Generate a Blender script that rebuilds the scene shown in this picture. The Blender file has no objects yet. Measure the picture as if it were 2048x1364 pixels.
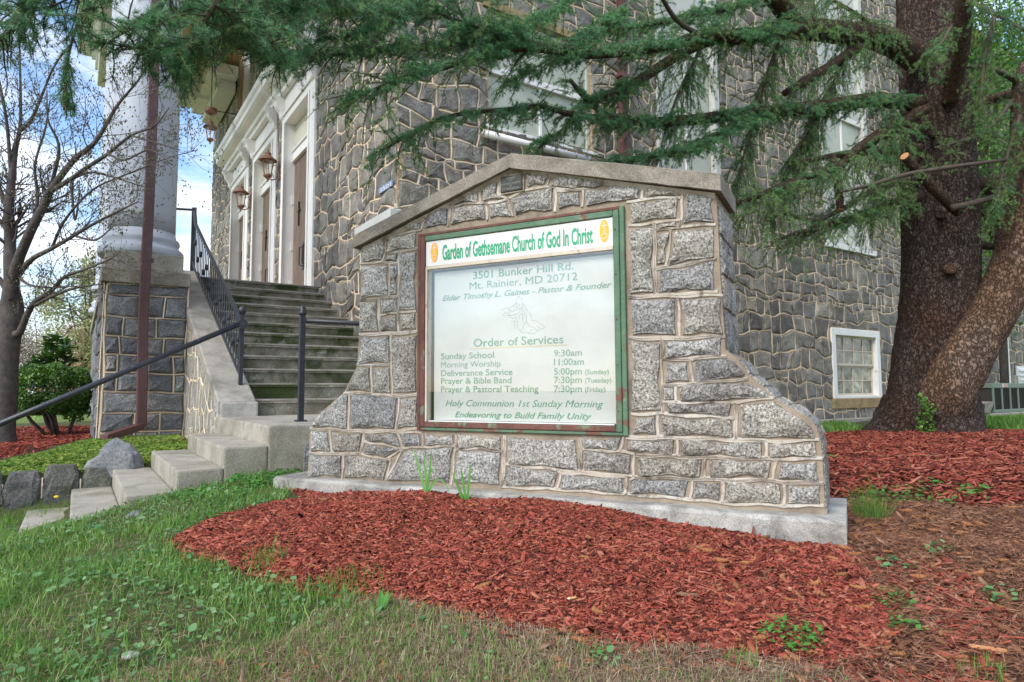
import bpy, bmesh, math, random
import numpy as np
from mathutils import Vector, Matrix
from mathutils.geometry import delaunay_2d_cdt
scene = bpy.context.scene
COL = scene.collection
R = math.radians
random.seed(7); rng = np.random.default_rng(11)

# ------------------------------------------------------------ camera, world, sun, exposure
EYE = 0.8                                   # eye height above the low lawn; heights below are given relative to the eye
FPX, TH, RO = 1291.06, .0765, -.0051
cam = bpy.data.cameras.new('camera'); camo = bpy.data.objects.new('camera', cam); COL.objects.link(camo)
cam.sensor_width = 36; cam.lens = FPX*36/2048; cam.clip_start = .05; cam.clip_end = 1500
camo.matrix_world = Matrix.Translation((0, 0, EYE)) @ Matrix.Rotation(math.pi/2+TH, 4, 'X') @ Matrix.Rotation(RO, 4, 'Z')
scene.camera = camo
scene.render.engine = 'CYCLES'
SUN_EL, SUN_AZ = 40, 218                    # azimuth the light comes from, clockwise from +Y
w = bpy.data.worlds.new('World'); scene.world = w; w.use_nodes = True
nt = w.node_tree; nt.nodes.clear()
def N(t, tree=None, **k):
    n = (tree or nt).nodes.new(t)
    for a, b in k.items(): setattr(n, a, b)
    return n
sky = N('ShaderNodeTexSky', sky_type='NISHITA', sun_disc=False, sun_elevation=R(SUN_EL), sun_rotation=R(SUN_AZ), air_density=1.2, dust_density=1.5)
tc = N('ShaderNodeTexCoord'); mp = N('ShaderNodeMapping'); mp.inputs['Scale'].default_value = (1, 1, 2.3); mp.inputs['Location'].default_value = (.35, .1, .2)
no = N('ShaderNodeTexNoise'); no.inputs['Scale'].default_value = 2.6; no.inputs['Detail'].default_value = 8; no.inputs['Roughness'].default_value = .58; no.inputs['Distortion'].default_value = .25
cr = N('ShaderNodeValToRGB'); cr.color_ramp.elements[0].position = .45; cr.color_ramp.elements[1].position = .60
n2 = N('ShaderNodeTexNoise'); n2.inputs['Scale'].default_value = 5.2; n2.inputs['Detail'].default_value = 6
cc = N('ShaderNodeValToRGB'); cc.color_ramp.elements[0].color = (6.5, 6.5, 6.7, 1); cc.color_ramp.elements[1].color = (9.4, 9.4, 9.5, 1)
cc.color_ramp.elements[0].position = .3; cc.color_ramp.elements[1].position = .6
skm = N('ShaderNodeMix', data_type='RGBA', blend_type='MULTIPLY'); skm.inputs[0].default_value = 1; skm.inputs[7].default_value = (1.25, 1.45, 1.7, 1)
mx = N('ShaderNodeMix', data_type='RGBA'); bg = N('ShaderNodeBackground'); out = N('ShaderNodeOutputWorld')
L = nt.links.new
L(tc.outputs['Generated'], mp.inputs[0]); L(mp.outputs[0], no.inputs[0]); L(mp.outputs[0], n2.inputs[0]); L(no.outputs[0], cr.inputs[0]); L(n2.outputs[0], cc.inputs[0])
L(sky.outputs[0], skm.inputs[6]); L(cr.outputs[0], mx.inputs[0]); L(skm.outputs[2], mx.inputs[6]); L(cc.outputs[0], mx.inputs[7]); L(mx.outputs[2], bg.inputs[0]); L(bg.outputs[0], out.inputs[0])
bg.inputs[1].default_value = .1
sl = bpy.data.lights.new('sun', 'SUN'); sl.energy = 1.35; sl.angle = R(24); sl.color = (1, .94, .85)
so = bpy.data.objects.new('sun', sl); COL.objects.link(so)
so.rotation_euler = (R(90-SUN_EL), 0, R(-SUN_AZ+180)); so.location = (0, 0, 20)
scene.view_settings.view_transform = 'Standard'; scene.view_settings.look = 'None'; scene.view_settings.exposure = 0.9
scene.view_settings.gamma = 1; scene.view_settings.use_curve_mapping = False
scene.cycles.max_bounces = 6; scene.cycles.transparent_max_bounces = 12

# ------------------------------------------------------------ frames of reference
AL = .5916; CU, CV = 7.242, 3.18            # church frame: u along the front wall (away), v along the side wall
UU = np.array([-math.sin(AL), math.cos(AL)]); VV = np.array([math.cos(AL), math.sin(AL)])
SA = .4795; SK = 3.0                        # monument frame: s along the front, k depth
SD = np.array([math.cos(SA), -math.sin(SA)]); SN = np.array([math.sin(SA), math.cos(SA)])
def P(u, v, z): q = u*UU+v*VV; return (q[0], q[1], z+EYE)
def S(s, z, k=SK): q = s*SD+k*SN; return (q[0], q[1], z+EYE)
def ray(px, py):
    X = px-1024; Y = 682-py; c, s = math.cos(RO), math.sin(RO); X, Y = c*X-s*Y, s*X+c*Y
    return np.array([X, FPX*math.cos(TH)-Y*math.sin(TH), FPX*math.sin(TH)+Y*math.cos(TH)])
def at(px, py, d): r = ray(px, py); q = r*(d/r[1]); return np.array([q[0], q[1], q[2]+EYE])
def onU(px, py, u): r = ray(px, py); q = r*(u/(r[:2]@UU)); return q[:2]@VV, q[2]
def onV(px, py, v): r = ray(px, py); q = r*(v/(r[:2]@VV)); return q[:2]@UU, q[2]
def onS(px, py, k=SK): r = ray(px, py); q = r*(k/(r[:2]@SN)); return q[:2]@SD, q[2]
def onZ(px, py, z): r = ray(px, py); q = r*(z/r[2]); return q[:2]
def proj(p):
    x, y, z = p[0], p[1], p[2]-EYE
    fw = y*math.cos(TH)+z*math.sin(TH); up = -y*math.sin(TH)+z*math.cos(TH)
    return (1024+x/fw*FPX, 682-up/fw*FPX) if fw > .05 else (-9999, -9999)

# ------------------------------------------------------------ objects
def tag(o, label=None, cat=None, group=None, kind=None):
    for k, v in (('label', label), ('category', cat), ('group', group), ('kind', kind)):
        if v: o[k] = v
    return o
def thing(name, loc, label, cat, group=None):
    o = bpy.data.objects.new(name, None); COL.objects.link(o); o.location = loc; o.empty_display_size = .1
    return tag(o, label, cat, group)
def rootloc(p):
    q = Vector((0, 0, 0))
    while p is not None: q = q+p.location; p = p.parent
    return q
def link(name, me, mat, parent=None, kind=None):
    o = bpy.data.objects.new(name, me); COL.objects.link(o)
    if mat: me.materials.append(mat)
    if parent is not None: o.parent = parent
    if kind: o['kind'] = kind
    return o
class MB:
    def __init__(s): s.v = []; s.f = []; s.t = []; s.tt = .5
    def add(s, vs, fs):
        b = len(s.v); s.v += [tuple(p) for p in vs]; s.f += [tuple(i+b for i in f) for f in fs]; s.t += [s.tt]*len(fs)
    def quad(s, *p): s.add(p, [tuple(range(len(p)))])
    def hexa(s, c):                      # 8 corners: bottom 4 then top 4
        s.add(c, [(3, 2, 1, 0), (4, 5, 6, 7), (0, 1, 5, 4), (1, 2, 6, 5), (2, 3, 7, 6), (3, 0, 4, 7)])
    def box(s, c0, c1, f=None):          # axis box in frame f(a,b,c)
        f = f or (lambda a, b, c: (a, b, c)); (a0, b0, z0), (a1, b1, z1) = c0, c1
        s.hexa([f(a0, b0, z0), f(a1, b0, z0), f(a1, b1, z0), f(a0, b1, z0), f(a0, b0, z1), f(a1, b0, z1), f(a1, b1, z1), f(a0, b1, z1)])
    def prism(s, poly, f, h0, h1):       # poly 2d, f(a,b,h)
        n = len(poly); vs = [f(a, b, h0) for a, b in poly]+[f(a, b, h1) for a, b in poly]
        s.add(vs, [tuple(range(n))[::-1], tuple(range(n, 2*n))]+[(i, (i+1) % n, n+(i+1) % n, n+i) for i in range(n)])
    def tube(s, pts, rad, n=8, cap=True, nz=0):
        pts = [Vector(p) for p in pts]; m = len(pts)
        if not hasattr(rad, '__len__'): rad = [rad]*m
        ref = None; vs = []
        for i, p in enumerate(pts):
            d = (pts[min(i+1, m-1)]-pts[max(i-1, 0)]).normalized()
            if ref is None: ref = Vector((0, 0, 1)) if abs(d.z) < .9 else Vector((1, 0, 0))
            a = (ref-d*ref.dot(d)).normalized(); b = d.cross(a); ref = a
            for j in range(n):
                t = 2*math.pi*j/n; r = rad[i]*(1+nz*random.uniform(-1, 1)); vs.append(p+a*(math.cos(t)*r)+b*(math.sin(t)*r))
        fs = [(i*n+j, i*n+(j+1) % n, (i+1)*n+(j+1) % n, (i+1)*n+j) for i in range(m-1) for j in range(n)]
        if cap: fs += [tuple(range(n))[::-1], tuple(range((m-1)*n, m*n))]
        s.add(vs, fs)
    def lathe(s, c, prof, n=16, axis=(0, 0, 1), star=0):   # prof list of (r, h)
        ax = Vector(axis).normalized(); a = ax.orthogonal().normalized(); b = ax.cross(a); c = Vector(c); vs = []
        for r, h in prof:
            for j in range(n):
                t = 2*math.pi*j/n; vs.append(c+ax*h+a*(math.cos(t)*r)+b*(math.sin(t)*r))
        m = len(prof); s.add(vs, [(i*n+j, i*n+(j+1) % n, (i+1)*n+(j+1) % n, (i+1)*n+j) for i in range(m-1) for j in range(n)]+[tuple(range(n))[::-1], tuple(range((m-1)*n, m*n))])
    def build(s, name, mat, parent=None, kind=None, smooth=False, bevel=0, seg=1):
        rl = rootloc(parent); me = bpy.data.meshes.new(name)
        me.from_pydata([(p[0]-rl.x, p[1]-rl.y, p[2]-rl.z) for p in s.v], [], s.f)
        at_ = me.attributes.new('tint', 'FLOAT', 'FACE'); at_.data.foreach_set('value', s.t)
        bm = bmesh.new(); bm.from_mesh(me); bmesh.ops.recalc_face_normals(bm, faces=bm.faces) if not getattr(s, 'keep', False) else None
        if bevel: bmesh.ops.bevel(bm, geom=[e for e in bm.edges if e.calc_face_angle(0) > .5], offset=bevel, segments=seg, profile=.6, affect='EDGES')
        bm.to_mesh(me); bm.free()
        if smooth: me.polygons.foreach_set('use_smooth', [True]*len(me.polygons))
        return link(name, me, mat, parent, kind)
def np_mesh(name, V, F, mat, parent=None, tint=None, kind='stuff', smooth=False):
    """V (n,3); F list of (m,k) index arrays"""
    rl = rootloc(parent); V = np.asarray(V, float)-np.array(rl); me = bpy.data.meshes.new(name)
    if not isinstance(F, list): F = [F]
    li = np.concatenate([f.ravel() for f in F]).astype(np.int32); tot = np.concatenate([np.full(len(f), f.shape[1]) for f in F]).astype(np.int32)
    st = np.concatenate([[0], np.cumsum(tot)[:-1]]).astype(np.int32)
    me.vertices.add(len(V)); me.vertices.foreach_set('co', V.astype(np.float32).ravel())
    me.loops.add(len(li)); me.loops.foreach_set('vertex_index', li)
    me.polygons.add(len(tot)); me.polygons.foreach_set('loop_start', st); me.polygons.foreach_set('loop_total', tot)
    if tint is not None:
        a = me.attributes.new('tint', 'FLOAT', 'FACE'); a.data.foreach_set('value', np.asarray(tint, np.float32))
    me.update(calc_edges=True)
    if smooth: me.polygons.foreach_set('use_smooth', [True]*len(me.polygons))
    return link(name, me, mat, parent, kind)

# ------------------------------------------------------------ materials
def mat_nodes(name):
    m = bpy.data.materials.new(name); m.use_nodes = True; t = m.node_tree; b = t.nodes['Principled BSDF']; return m, t, b
def ramp(t, cols, pos=None):
    n = t.nodes.new('ShaderNodeValToRGB'); e = n.color_ramp.elements
    pos = pos or [i/(len(cols)-1) for i in range(len(cols))]
    while len(e) < len(cols): e.new(.5)
    for i, (c, p) in enumerate(zip(cols, pos)): e[i].position = p; e[i].color = (*c, 1)
    return n
def noise(t, scale, detail=4, rough=.55, vec=None, kind='ShaderNodeTexNoise', dist=0):
    n = t.nodes.new(kind); n.inputs['Scale'].default_value = scale
    if kind == 'ShaderNodeTexNoise': n.inputs['Detail'].default_value = detail; n.inputs['Roughness'].default_value = rough; n.inputs['Distortion'].default_value = dist
    if vec is not None: t.links.new(vec, n.inputs['Vector'])
    return n
def mixc(t, a, b, fac, mode='MIX'):
    n = t.nodes.new('ShaderNodeMix'); n.data_type = 'RGBA'; n.blend_type = mode
    for i, x in ((6, a), (7, b), (0, fac)):
        if hasattr(x, 'links'): t.links.new(x, n.inputs[i])
        elif i == 0: n.inputs[0].default_value = x
        else: n.inputs[i].default_value = (*x, 1)
    return n.outputs[2]
def M(name, cols, scale=6, rough=.8, bump=.3, bscale=40, tint=None, speck=None, metal=0, dist=.01, patch=None, spec=.5, stretch=None, detail=5, grime=None, trans=0, pos=None):
    m, t, b = mat_nodes(name); tcn = t.nodes.new('ShaderNodeTexCoord'); vec = tcn.outputs['Object']
    if stretch:
        mpn = t.nodes.new('ShaderNodeMapping'); mpn.inputs['Scale'].default_value = stretch; t.links.new(vec, mpn.inputs[0]); vec = mpn.outputs[0]
    if len(cols) == 1: cols = [cols[0], tuple(c*1.12 for c in cols[0])]
    rp = ramp(t, cols, pos or [.3+.4*i/(len(cols)-1) for i in range(len(cols))]); nn = noise(t, scale, detail, .6, vec); t.links.new(nn.outputs[0], rp.inputs[0]); c = rp.outputs[0]
    if patch:     # (colour, scale, lo, hi)
        pn = noise(t, patch[1], 6, .65, vec, dist=.5); pr = ramp(t, [(0, 0, 0), (1, 1, 1)], [patch[2], patch[3]]); t.links.new(pn.outputs[0], pr.inputs[0]); c = mixc(t, c, patch[0], pr.outputs[0])
    if grime:
        pn = noise(t, grime[1], 7, .7, vec, dist=.8); pr = ramp(t, [(0, 0, 0), (1, 1, 1)], [grime[2], grime[3]]); t.links.new(pn.outputs[0], pr.inputs[0]); c = mixc(t, c, grime[0], pr.outputs[0])
    if speck:     # list of (scale, dark, light)
        sc, dk, lt = speck
        sn = noise(t, sc, 3, .7, vec); sr = ramp(t, [(dk,)*3, (1, 1, 1), (lt,)*3], [.36, .5, .66]); t.links.new(sn.outputs[0], sr.inputs[0]); c = mixc(t, c, sr.outputs[0], 1., 'MULTIPLY')
        sn = noise(t, sc*3.1, 2, .7, vec); sr = ramp(t, [(dk,)*3, (1, 1, 1), (lt,)*3], [.38, .5, .64]); t.links.new(sn.outputs[0], sr.inputs[0]); c = mixc(t, c, sr.outputs[0], .8, 'MULTIPLY')
    if tint:      # (low, high) multiplier colours picked by the per-piece attribute
        an = t.nodes.new('ShaderNodeAttribute'); an.attribute_name = 'tint'; tr = ramp(t, list(tint)); t.links.new(an.outputs['Fac'], tr.inputs[0]); c = mixc(t, c, tr.outputs[0], 1., 'MULTIPLY')
    t.links.new(c, b.inputs['Base Color']); b.inputs['Roughness'].default_value = rough; b.inputs['Metallic'].default_value = metal
    b.inputs['Specular IOR Level'].default_value = spec
    if bump:
        bn = noise(t, bscale, 6, .65, vec); bp = t.nodes.new('ShaderNodeBump'); bp.inputs['Strength'].default_value = bump; bp.inputs['Distance'].default_value = dist
        t.links.new(bn.outputs[0], bp.inputs['Height']); t.links.new(bp.outputs[0], b.inputs['Normal'])
    if trans:
        tr = t.nodes.new('ShaderNodeBsdfTranslucent'); t.links.new(c, tr.inputs[0]); mxs = t.nodes.new('ShaderNodeMixShader'); mxs.inputs[0].default_value = trans
        o = t.nodes['Material Output']; t.links.new(b.outputs[0], mxs.inputs[1]); t.links.new(tr.outputs[0], mxs.inputs[2]); t.links.new(mxs.outputs[0], o.inputs[0])
    return m
def bark(name, cols, sx, bump=.9, dist=.03):
    m, t, b = mat_nodes(name); tcn = t.nodes.new('ShaderNodeTexCoord'); mpn = t.nodes.new('ShaderNodeMapping'); mpn.inputs['Scale'].default_value = (1, 1, .55)
    t.links.new(tcn.outputs['Object'], mpn.inputs[0]); dn = noise(t, sx*.8, 4, .6, mpn.outputs[0])
    ad = t.nodes.new('ShaderNodeVectorMath'); ad.operation = 'MULTIPLY_ADD'; t.links.new(dn.outputs['Color'], ad.inputs[0]); ad.inputs[1].default_value = (.16,)*3; t.links.new(mpn.outputs[0], ad.inputs[2])
    vo = noise(t, sx, vec=ad.outputs[0], kind='ShaderNodeTexVoronoi'); vo.feature = 'DISTANCE_TO_EDGE'
    vc = noise(t, sx, vec=ad.outputs[0], kind='ShaderNodeTexVoronoi')
    er = ramp(t, [(0, 0, 0), (.7,)*3, (1, 1, 1)], [0, .16, .5]); t.links.new(vo.outputs['Distance'], er.inputs[0])
    fn = noise(t, sx*4, 6, .7, mpn.outputs[0]); big = noise(t, 1.6, 4, .6, mpn.outputs[0])
    cr_ = ramp(t, cols, [.3+.4*i/(len(cols)-1) for i in range(len(cols))]); t.links.new(big.outputs[0], cr_.inputs[0])
    sepc = t.nodes.new('ShaderNodeSeparateColor'); t.links.new(vc.outputs['Color'], sepc.inputs[0])
    pr = ramp(t, [(.68, .64, .62), (1, 1, 1), (1.32, 1.3, 1.3)]); t.links.new(sepc.outputs[0], pr.inputs[0])
    c = mixc(t, cr_.outputs[0], pr.outputs[0], 1., 'MULTIPLY'); fr = ramp(t, [(.6,)*3, (1.25,)*3], [.3, .7]); t.links.new(fn.outputs[0], fr.inputs[0]); c = mixc(t, c, fr.outputs[0], 1., 'MULTIPLY')
    c = mixc(t, (cols[0][0]*.3, cols[0][1]*.3, cols[0][2]*.3), c, er.outputs[0]); t.links.new(c, b.inputs['Base Color']); b.inputs['Roughness'].default_value = .9; b.inputs['Specular IOR Level'].default_value = .2
    h = t.nodes.new('ShaderNodeMath'); h.operation = 'MULTIPLY_ADD'; t.links.new(fn.outputs[0], h.inputs[0]); h.inputs[1].default_value = .35; t.links.new(er.outputs[0], h.inputs[2])
    bp = t.nodes.new('ShaderNodeBump'); bp.inputs['Strength'].default_value = bump; bp.inputs['Distance'].default_value = dist; t.links.new(h.outputs[0], bp.inputs['Height']); t.links.new(bp.outputs[0], b.inputs['Normal'])
    return m
MT = dict(
 stone=M('church_stone', [(.115, .106, .094), (.19, .178, .158), (.27, .255, .225)], 5, .75, .9, 26, tint=((.5, .5, .52), (1.0, .95, .88), (.95, .97, 1.02), (.72, .72, .73), (1.22, 1.21, 1.18), (1.4, 1.35, 1.24)), speck=(70, .55, 1.5), dist=.02, grime=((.13, .12, .075), 1.1, .56, .75)),
 mstone=M('monument_granite', [(.23, .222, .21), (.345, .335, .315), (.42, .40, .37)], 7, .8, .9, 45, tint=((.72, .73, .76), (1.02, .97, .88), (1, 1, 1.0), (.85, .82, .78), (1.14, 1.08, .98)), speck=(95, .3, 1.6), dist=.012, grime=((.12, .10, .08), 1.9, .5, .74)),
 pstone=M('pier_stone', [(.10, .102, .108), (.165, .167, .172), (.22, .22, .222)], 5, .75, .8, 30, tint=((.7, .72, .78), (1, 1, 1), (1.3, 1.28, 1.24)), speck=(70, .5, 1.5), dist=.02),
 mortar=M('mortar', [(.36, .24, .135), (.46, .325, .20)], 9, .9, .5, 60, grime=((.14, .12, .08), 1.2, .52, .75)),
 bead=M('mortar_bead', [(.66, .52, .37), (.78, .65, .50)], 5, .85, .2, 60),
 mmortar=M('monument_mortar', [(.19, .15, .115), (.32, .25, .18), (.40, .33, .26)], 6, .9, .8, 70, dist=.008, grime=((.12, .11, .10), 3, .55, .75)),
 mbead=M('monument_bead', [(.34, .28, .21), (.52, .45, .37), (.64, .60, .54)], 5, .9, .6, 90, grime=((.2, .17, .13), 9, .52, .66)),
 conc=M('concrete', [(.22, .20, .17), (.34, .31, .265), (.42, .385, .33)], 5, .9, .5, 120, speck=(160, .7, 1.25), grime=((.12, .115, .08), 2.2, .5, .8)),
 step=M('step_concrete', [(.33, .30, .25), (.46, .42, .35)], 6, .9, .6, 130, speck=(150, .6, 1.3), patch=((.24, .22, .16), 1.7, .46, .7), grime=((.17, .165, .10), 4, .52, .75)),
 mossy=M('mossy_step', [(.095, .09, .055), (.21, .19, .145), (.34, .315, .26)], 3.5, .95, .7, 60, speck=(120, .6, 1.4), patch=((.055, .07, .02), 1.6, .46, .58), grime=((.36, .34, .30), 3.5, .6, .68)),
 coping=M('coping_stone', [(.20, .17, .13), (.29, .25, .20), (.36, .32, .26)], 5, .9, .5, 90, speck=(150, .65, 1.25), grime=((.12, .10, .07), 3, .5, .72)),
 plinth=M('plinth_concrete', [(.24, .225, .20), (.42, .40, .36), (.58, .56, .52)], 4, .9, .5, 90, speck=(170, .7, 1.2), grime=((.15, .14, .125), 2.6, .48, .68)),
 white=M('white_paint', [(.72, .71, .68), (.80, .79, .77)], 3, .5, .05, 30),
 cream=M('cream_paint', [(.70, .68, .66), (.78, .76, .74)], 3, .6, .1, 30),
 ceil=M('ceiling_paint', [(.60, .38, .20), (.68, .46, .27)], 3, .6, .1, 30),
 col=M('column_paint', [(.42, .45, .51), (.48, .51, .57)], 2, .55, .1, 20, stretch=(1, 1, .15)),
 wood=M('door_wood', [(.10, .07, .048), (.18, .13, .095), (.26, .20, .155)], 6, .7, .5, 30, stretch=(6, 6, .5), tint=((.8, .8, .8), (1.15, 1.12, 1.1))),
 iron=M('black_iron', [(.015, .017, .022), (.03, .033, .042)], 20, .38, .15, 60),
 copper=M('rusty_copper', [(.15, .07, .05), (.25, .12, .085), (.24, .15, .11)], 14, .55, .2, 50, metal=.3),
 brownpipe=M('brown_downspout', [(.085, .035, .035), (.13, .055, .055)], 8, .45, .1, 30, grime=((.22, .14, .13), 7, .6, .75)),
 green=M('green_frame', [(.07, .145, .085), (.13, .225, .135)], 9, .65, .5, 60, patch=((.17, .075, .05), 6, .55, .6), grime=((.30, .28, .2), 12, .62, .7)),
 rust=M('rusty_frame', [(.11, .045, .035), (.2, .085, .06)], 9, .8, .7, 60, patch=((.17, .24, .15), 7, .58, .64)),
 trim=M('cream_trim', [(.55, .46, .36), (.66, .58, .47)], 12, .7, .2, 60, grime=((.22, .1, .06), 14, .6, .7)),
 board=M('sign_board', [(.60, .59, .57), (.66, .655, .64)], 5, .5, .05, 80, grime=((.62, .60, .54), 8, .6, .9)),
 head=M('header_panel', [(.72, .695, .665), (.78, .75, .72)], 5, .45, 0),
 gtxt=M('green_lettering', [(.02, .33, .16)], 5, .5, 0),
 ftxt=M('faded_lettering', [(.07, .27, .16), (.24, .40, .30)], 9, .6, 0),
 gold=M('orange_emblem', [(.85, .40, .02)], 5, .5, 0),
 goldline=M('gold_rule', [(.62, .5, .25)], 5, .5, 0),
 ink=M('ink_line', [(.16, .15, .15)], 5, .6, 0),
 plaque=M('bronze_plaque', [(.025, .028, .022), (.055, .055, .042)], 14, .6, .3, 60),
 plaquetxt=M('plaque_lettering', [(.3, .32, .28)], 5, .5, 0),
 blue=M('blue_plate', [(.16, .24, .38), (.26, .33, .45)], 10, .5, .1, 30),
 chip=M('mulch_chip', [(.265, .058, .034), (.38, .09, .058)], 30, .85, .5, 90, tint=((.12, .12, .12), (.42, .4, .4), (.85, .8, .8), (1.15, 1.1, 1.1), (1.3, 2.2, 2.2)), spec=.25, dist=.002, stretch=(1, 1, 1)),
 chip2=M('old_mulch_chip', [(.26, .055, .035), (.36, .09, .06)], 30, .85, .5, 90, tint=((.3, .22, .22), (.7, .62, .6), (1.1, 1.0, 1.0), (1.3, 1.7, 1.5)), spec=.2, dist=.002),
 litter=M('litter', [(.19, .125, .085), (.32, .235, .165)], 30, .9, .4, 90, tint=((.35, .3, .28), (1, .9, .8), (1.5, 1.5, 1.45)), spec=.15, dist=.002),
 litter2=M('red_litter', [(.21, .095, .055), (.33, .17, .105)], 30, .9, .4, 90, tint=((.3, .28, .28), (1, .9, .8), (1.4, 1.6, 1.7)), spec=.15, dist=.002),
 cone=M('cone_scales', [(.20, .085, .03), (.33, .15, .06)], 60, .9, .9, 160, tint=((.6, .6, .6), (1.3, 1.2, 1.1)), dist=.004),
 grass=M('grass_blade', [(.11, .25, .04), (.19, .36, .07)], 3, .6, 0, tint=((.55, .75, .5), (.9, .95, .9), (1.2, 1.1, 1.1), (2.4, 1.45, 3)), trans=.3, spec=.3),
 weed=M('weed_leaf', [(.10, .23, .075), (.18, .33, .12)], 3, .55, .2, 80, tint=((.5, .7, .7), (1, 1, 1), (1.5, 1.25, 1.6)), trans=.25, spec=.4),
 clover=M('clover_leaf', [(.06, .22, .04), (.12, .33, .06)], 3, .55, .2, 80, tint=((.6, .7, .6), (1.3, 1.2, 1.1)), trans=.25, spec=.4),
 needle=M('cedar_needle', [(.06, .19, .075), (.115, .285, .12), (.17, .34, .19)], 2.2, .55, 0, tint=((.5, .6, .6), (1, 1, 1), (1.5, 1.4, 1.05)), trans=.2, spec=.4),
 needle2=M('cedar_needle_light', [(.12, .26, .08), (.21, .37, .125)], 2.2, .55, 0, tint=((.5, .6, .7), (1, 1, 1), (1.6, 1.4, 1.0)), trans=.25, spec=.4),
 twig=M('cedar_twig', [(.06, .042, .032), (.11, .08, .06)], 12, .9, .4, 80),
 bark=bark('cedar_bark', [(.12, .062, .04), (.13, .095, .08), (.19, .155, .14)], 21, 1., .03),
 bark2=bark('cedar_stem_bark', [(.19, .10, .055), (.25, .165, .115), (.22, .18, .15)], 20, .9, .025),
 limb=bark('cedar_limb_bark', [(.10, .062, .042), (.17, .11, .075), (.20, .15, .115)], 30, .9, .012),
 cut=M('cut_wood', [(.50, .22, .09), (.62, .33, .16)], 30, .8, .3, 60),
 dbark=M('dogwood_bark', [(.055, .045, .04), (.12, .10, .088)], 16, .9, .9, 60, dist=.01),
 bud=M('dogwood_bud', [(.07, .062, .045), (.20, .20, .09)], 9, .7, 0),
 box=M('boxwood_leaf', [(.05, .14, .025), (.12, .24, .04)], 5, .45, 0, tint=((.5, .55, .5), (1, 1, 1), (1.7, 1.5, 1.1)), trans=.15),
 rhodo=M('rhododendron_leaf', [(.035, .12, .03), (.08, .20, .05)], 4, .35, 0, tint=((.6, .6, .6), (1, 1, 1), (2.2, 1.7, .8)), trans=.15),
 leafy=M('broad_leaf', [(.05, .16, .03), (.13, .27, .05)], 1.2, .5, 0, tint=((.4, .55, .5), (1, 1, 1), (1.8, 1.6, 1.2)), trans=.4),
 pale=M('pale_spring_leaf', [(.34, .38, .16), (.50, .50, .26)], .6, .7, 0, tint=((.6, .65, .6), (1, 1, 1), (1.3, 1.2, 1.3)), trans=.4),
 pink=M('pink_blossom', [(.50, .27, .20), (.62, .38, .30)], .6, .8, 0, tint=((.6, .6, .6), (1.2, 1.2, 1.2)), trans=.4),
 tan=M('bare_twig_mass', [(.30, .25, .19), (.42, .36, .29)], .6, .9, 0, tint=((.6, .6, .6), (1.2, 1.2, 1.2))),
 moss=M('moss', [(.19, .27, .04), (.34, .38, .06)], 12, .95, .8, 140, tint=((.7, .8, .7), (1.2, 1.1, 1)), dist=.01),
 rock=M('boulder_rock', [(.11, .115, .122), (.19, .195, .20), (.27, .27, .265)], 4, .8, .8, 30, speck=(60, .7, 1.3)),
 acgreen=M('air_unit_paint', [(.12, .17, .13), (.15, .20, .155)], 5, .5, 0),
 dark=M('dark_grille', [(.02, .02, .018), (.045, .04, .035)], 90, .8, .5, 200),
 ledpaint=M('red_badge', [(.55, .03, .03)], 5, .4, 0),
 pipe=M('white_pipe', [(.70, .70, .70), (.78, .78, .78)], 3, .4, 0),
 bulb=M('lamp_candle', [(.7, .68, .6)], 5, .5, 0),
 carb=M('silver_car_paint', [(.35, .4, .45)], 5, .3, 0, metal=.5), rubber=M('rubber', [(.02, .02, .02)], 5, .8, 0),
 sillst=M('sill_stone', [(.26, .18, .08), (.36, .27, .14)], 5, .85, .4, 60, grime=((.11, .10, .04), 3, .5, .7)),
)
def glass(name, col, rough, mixf):
    m, t, b = mat_nodes(name); gl = t.nodes.new('ShaderNodeBsdfGlossy'); gl.inputs['Roughness'].default_value = rough
    tr = t.nodes.new('ShaderNodeBsdfTransparent'); tr.inputs[0].default_value = (*col, 1); mxs = t.nodes.new('ShaderNodeMixShader'); mxs.inputs[0].default_value = mixf
    t.links.new(tr.outputs[0], mxs.inputs[1]); t.links.new(gl.outputs[0], mxs.inputs[2]); t.links.new(mxs.outputs[0], t.nodes['Material Output'].inputs[0]); return m
MT['glass'] = glass('clear_glass', (.97, .98, .97), .01, .075)
MT['pane'] = M('old_window_glass', [(.05, .06, .04), (.16, .17, .12), (.42, .42, .34)], 5, .1, .7, 12, dist=.012, spec=1., tint=((.35, .4, .35), (1, 1, 1), (1.6, 1.6, 1.5)))
MT['straw'] = M('dry_straw', [(.34, .27, .17), (.48, .40, .27)], 5, .8, 0, tint=((.5, .48, .45), (1, 1, 1), (1.2, 1.2, 1.2)), trans=.2)
MT['frost'] = M('frosted_pane', [(.36, .38, .30), (.50, .52, .44)], 1.2, .3, .05, 9)
MT['panel'] = M('white_panel', [(.46, .46, .43), (.55, .55, .51)], 1.5, .5, .05, 9)
MT['soffitpane'] = M('transom_panel', [(.55, .53, .42), (.62, .60, .50)], 1.5, .5, .05, 9)
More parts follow.
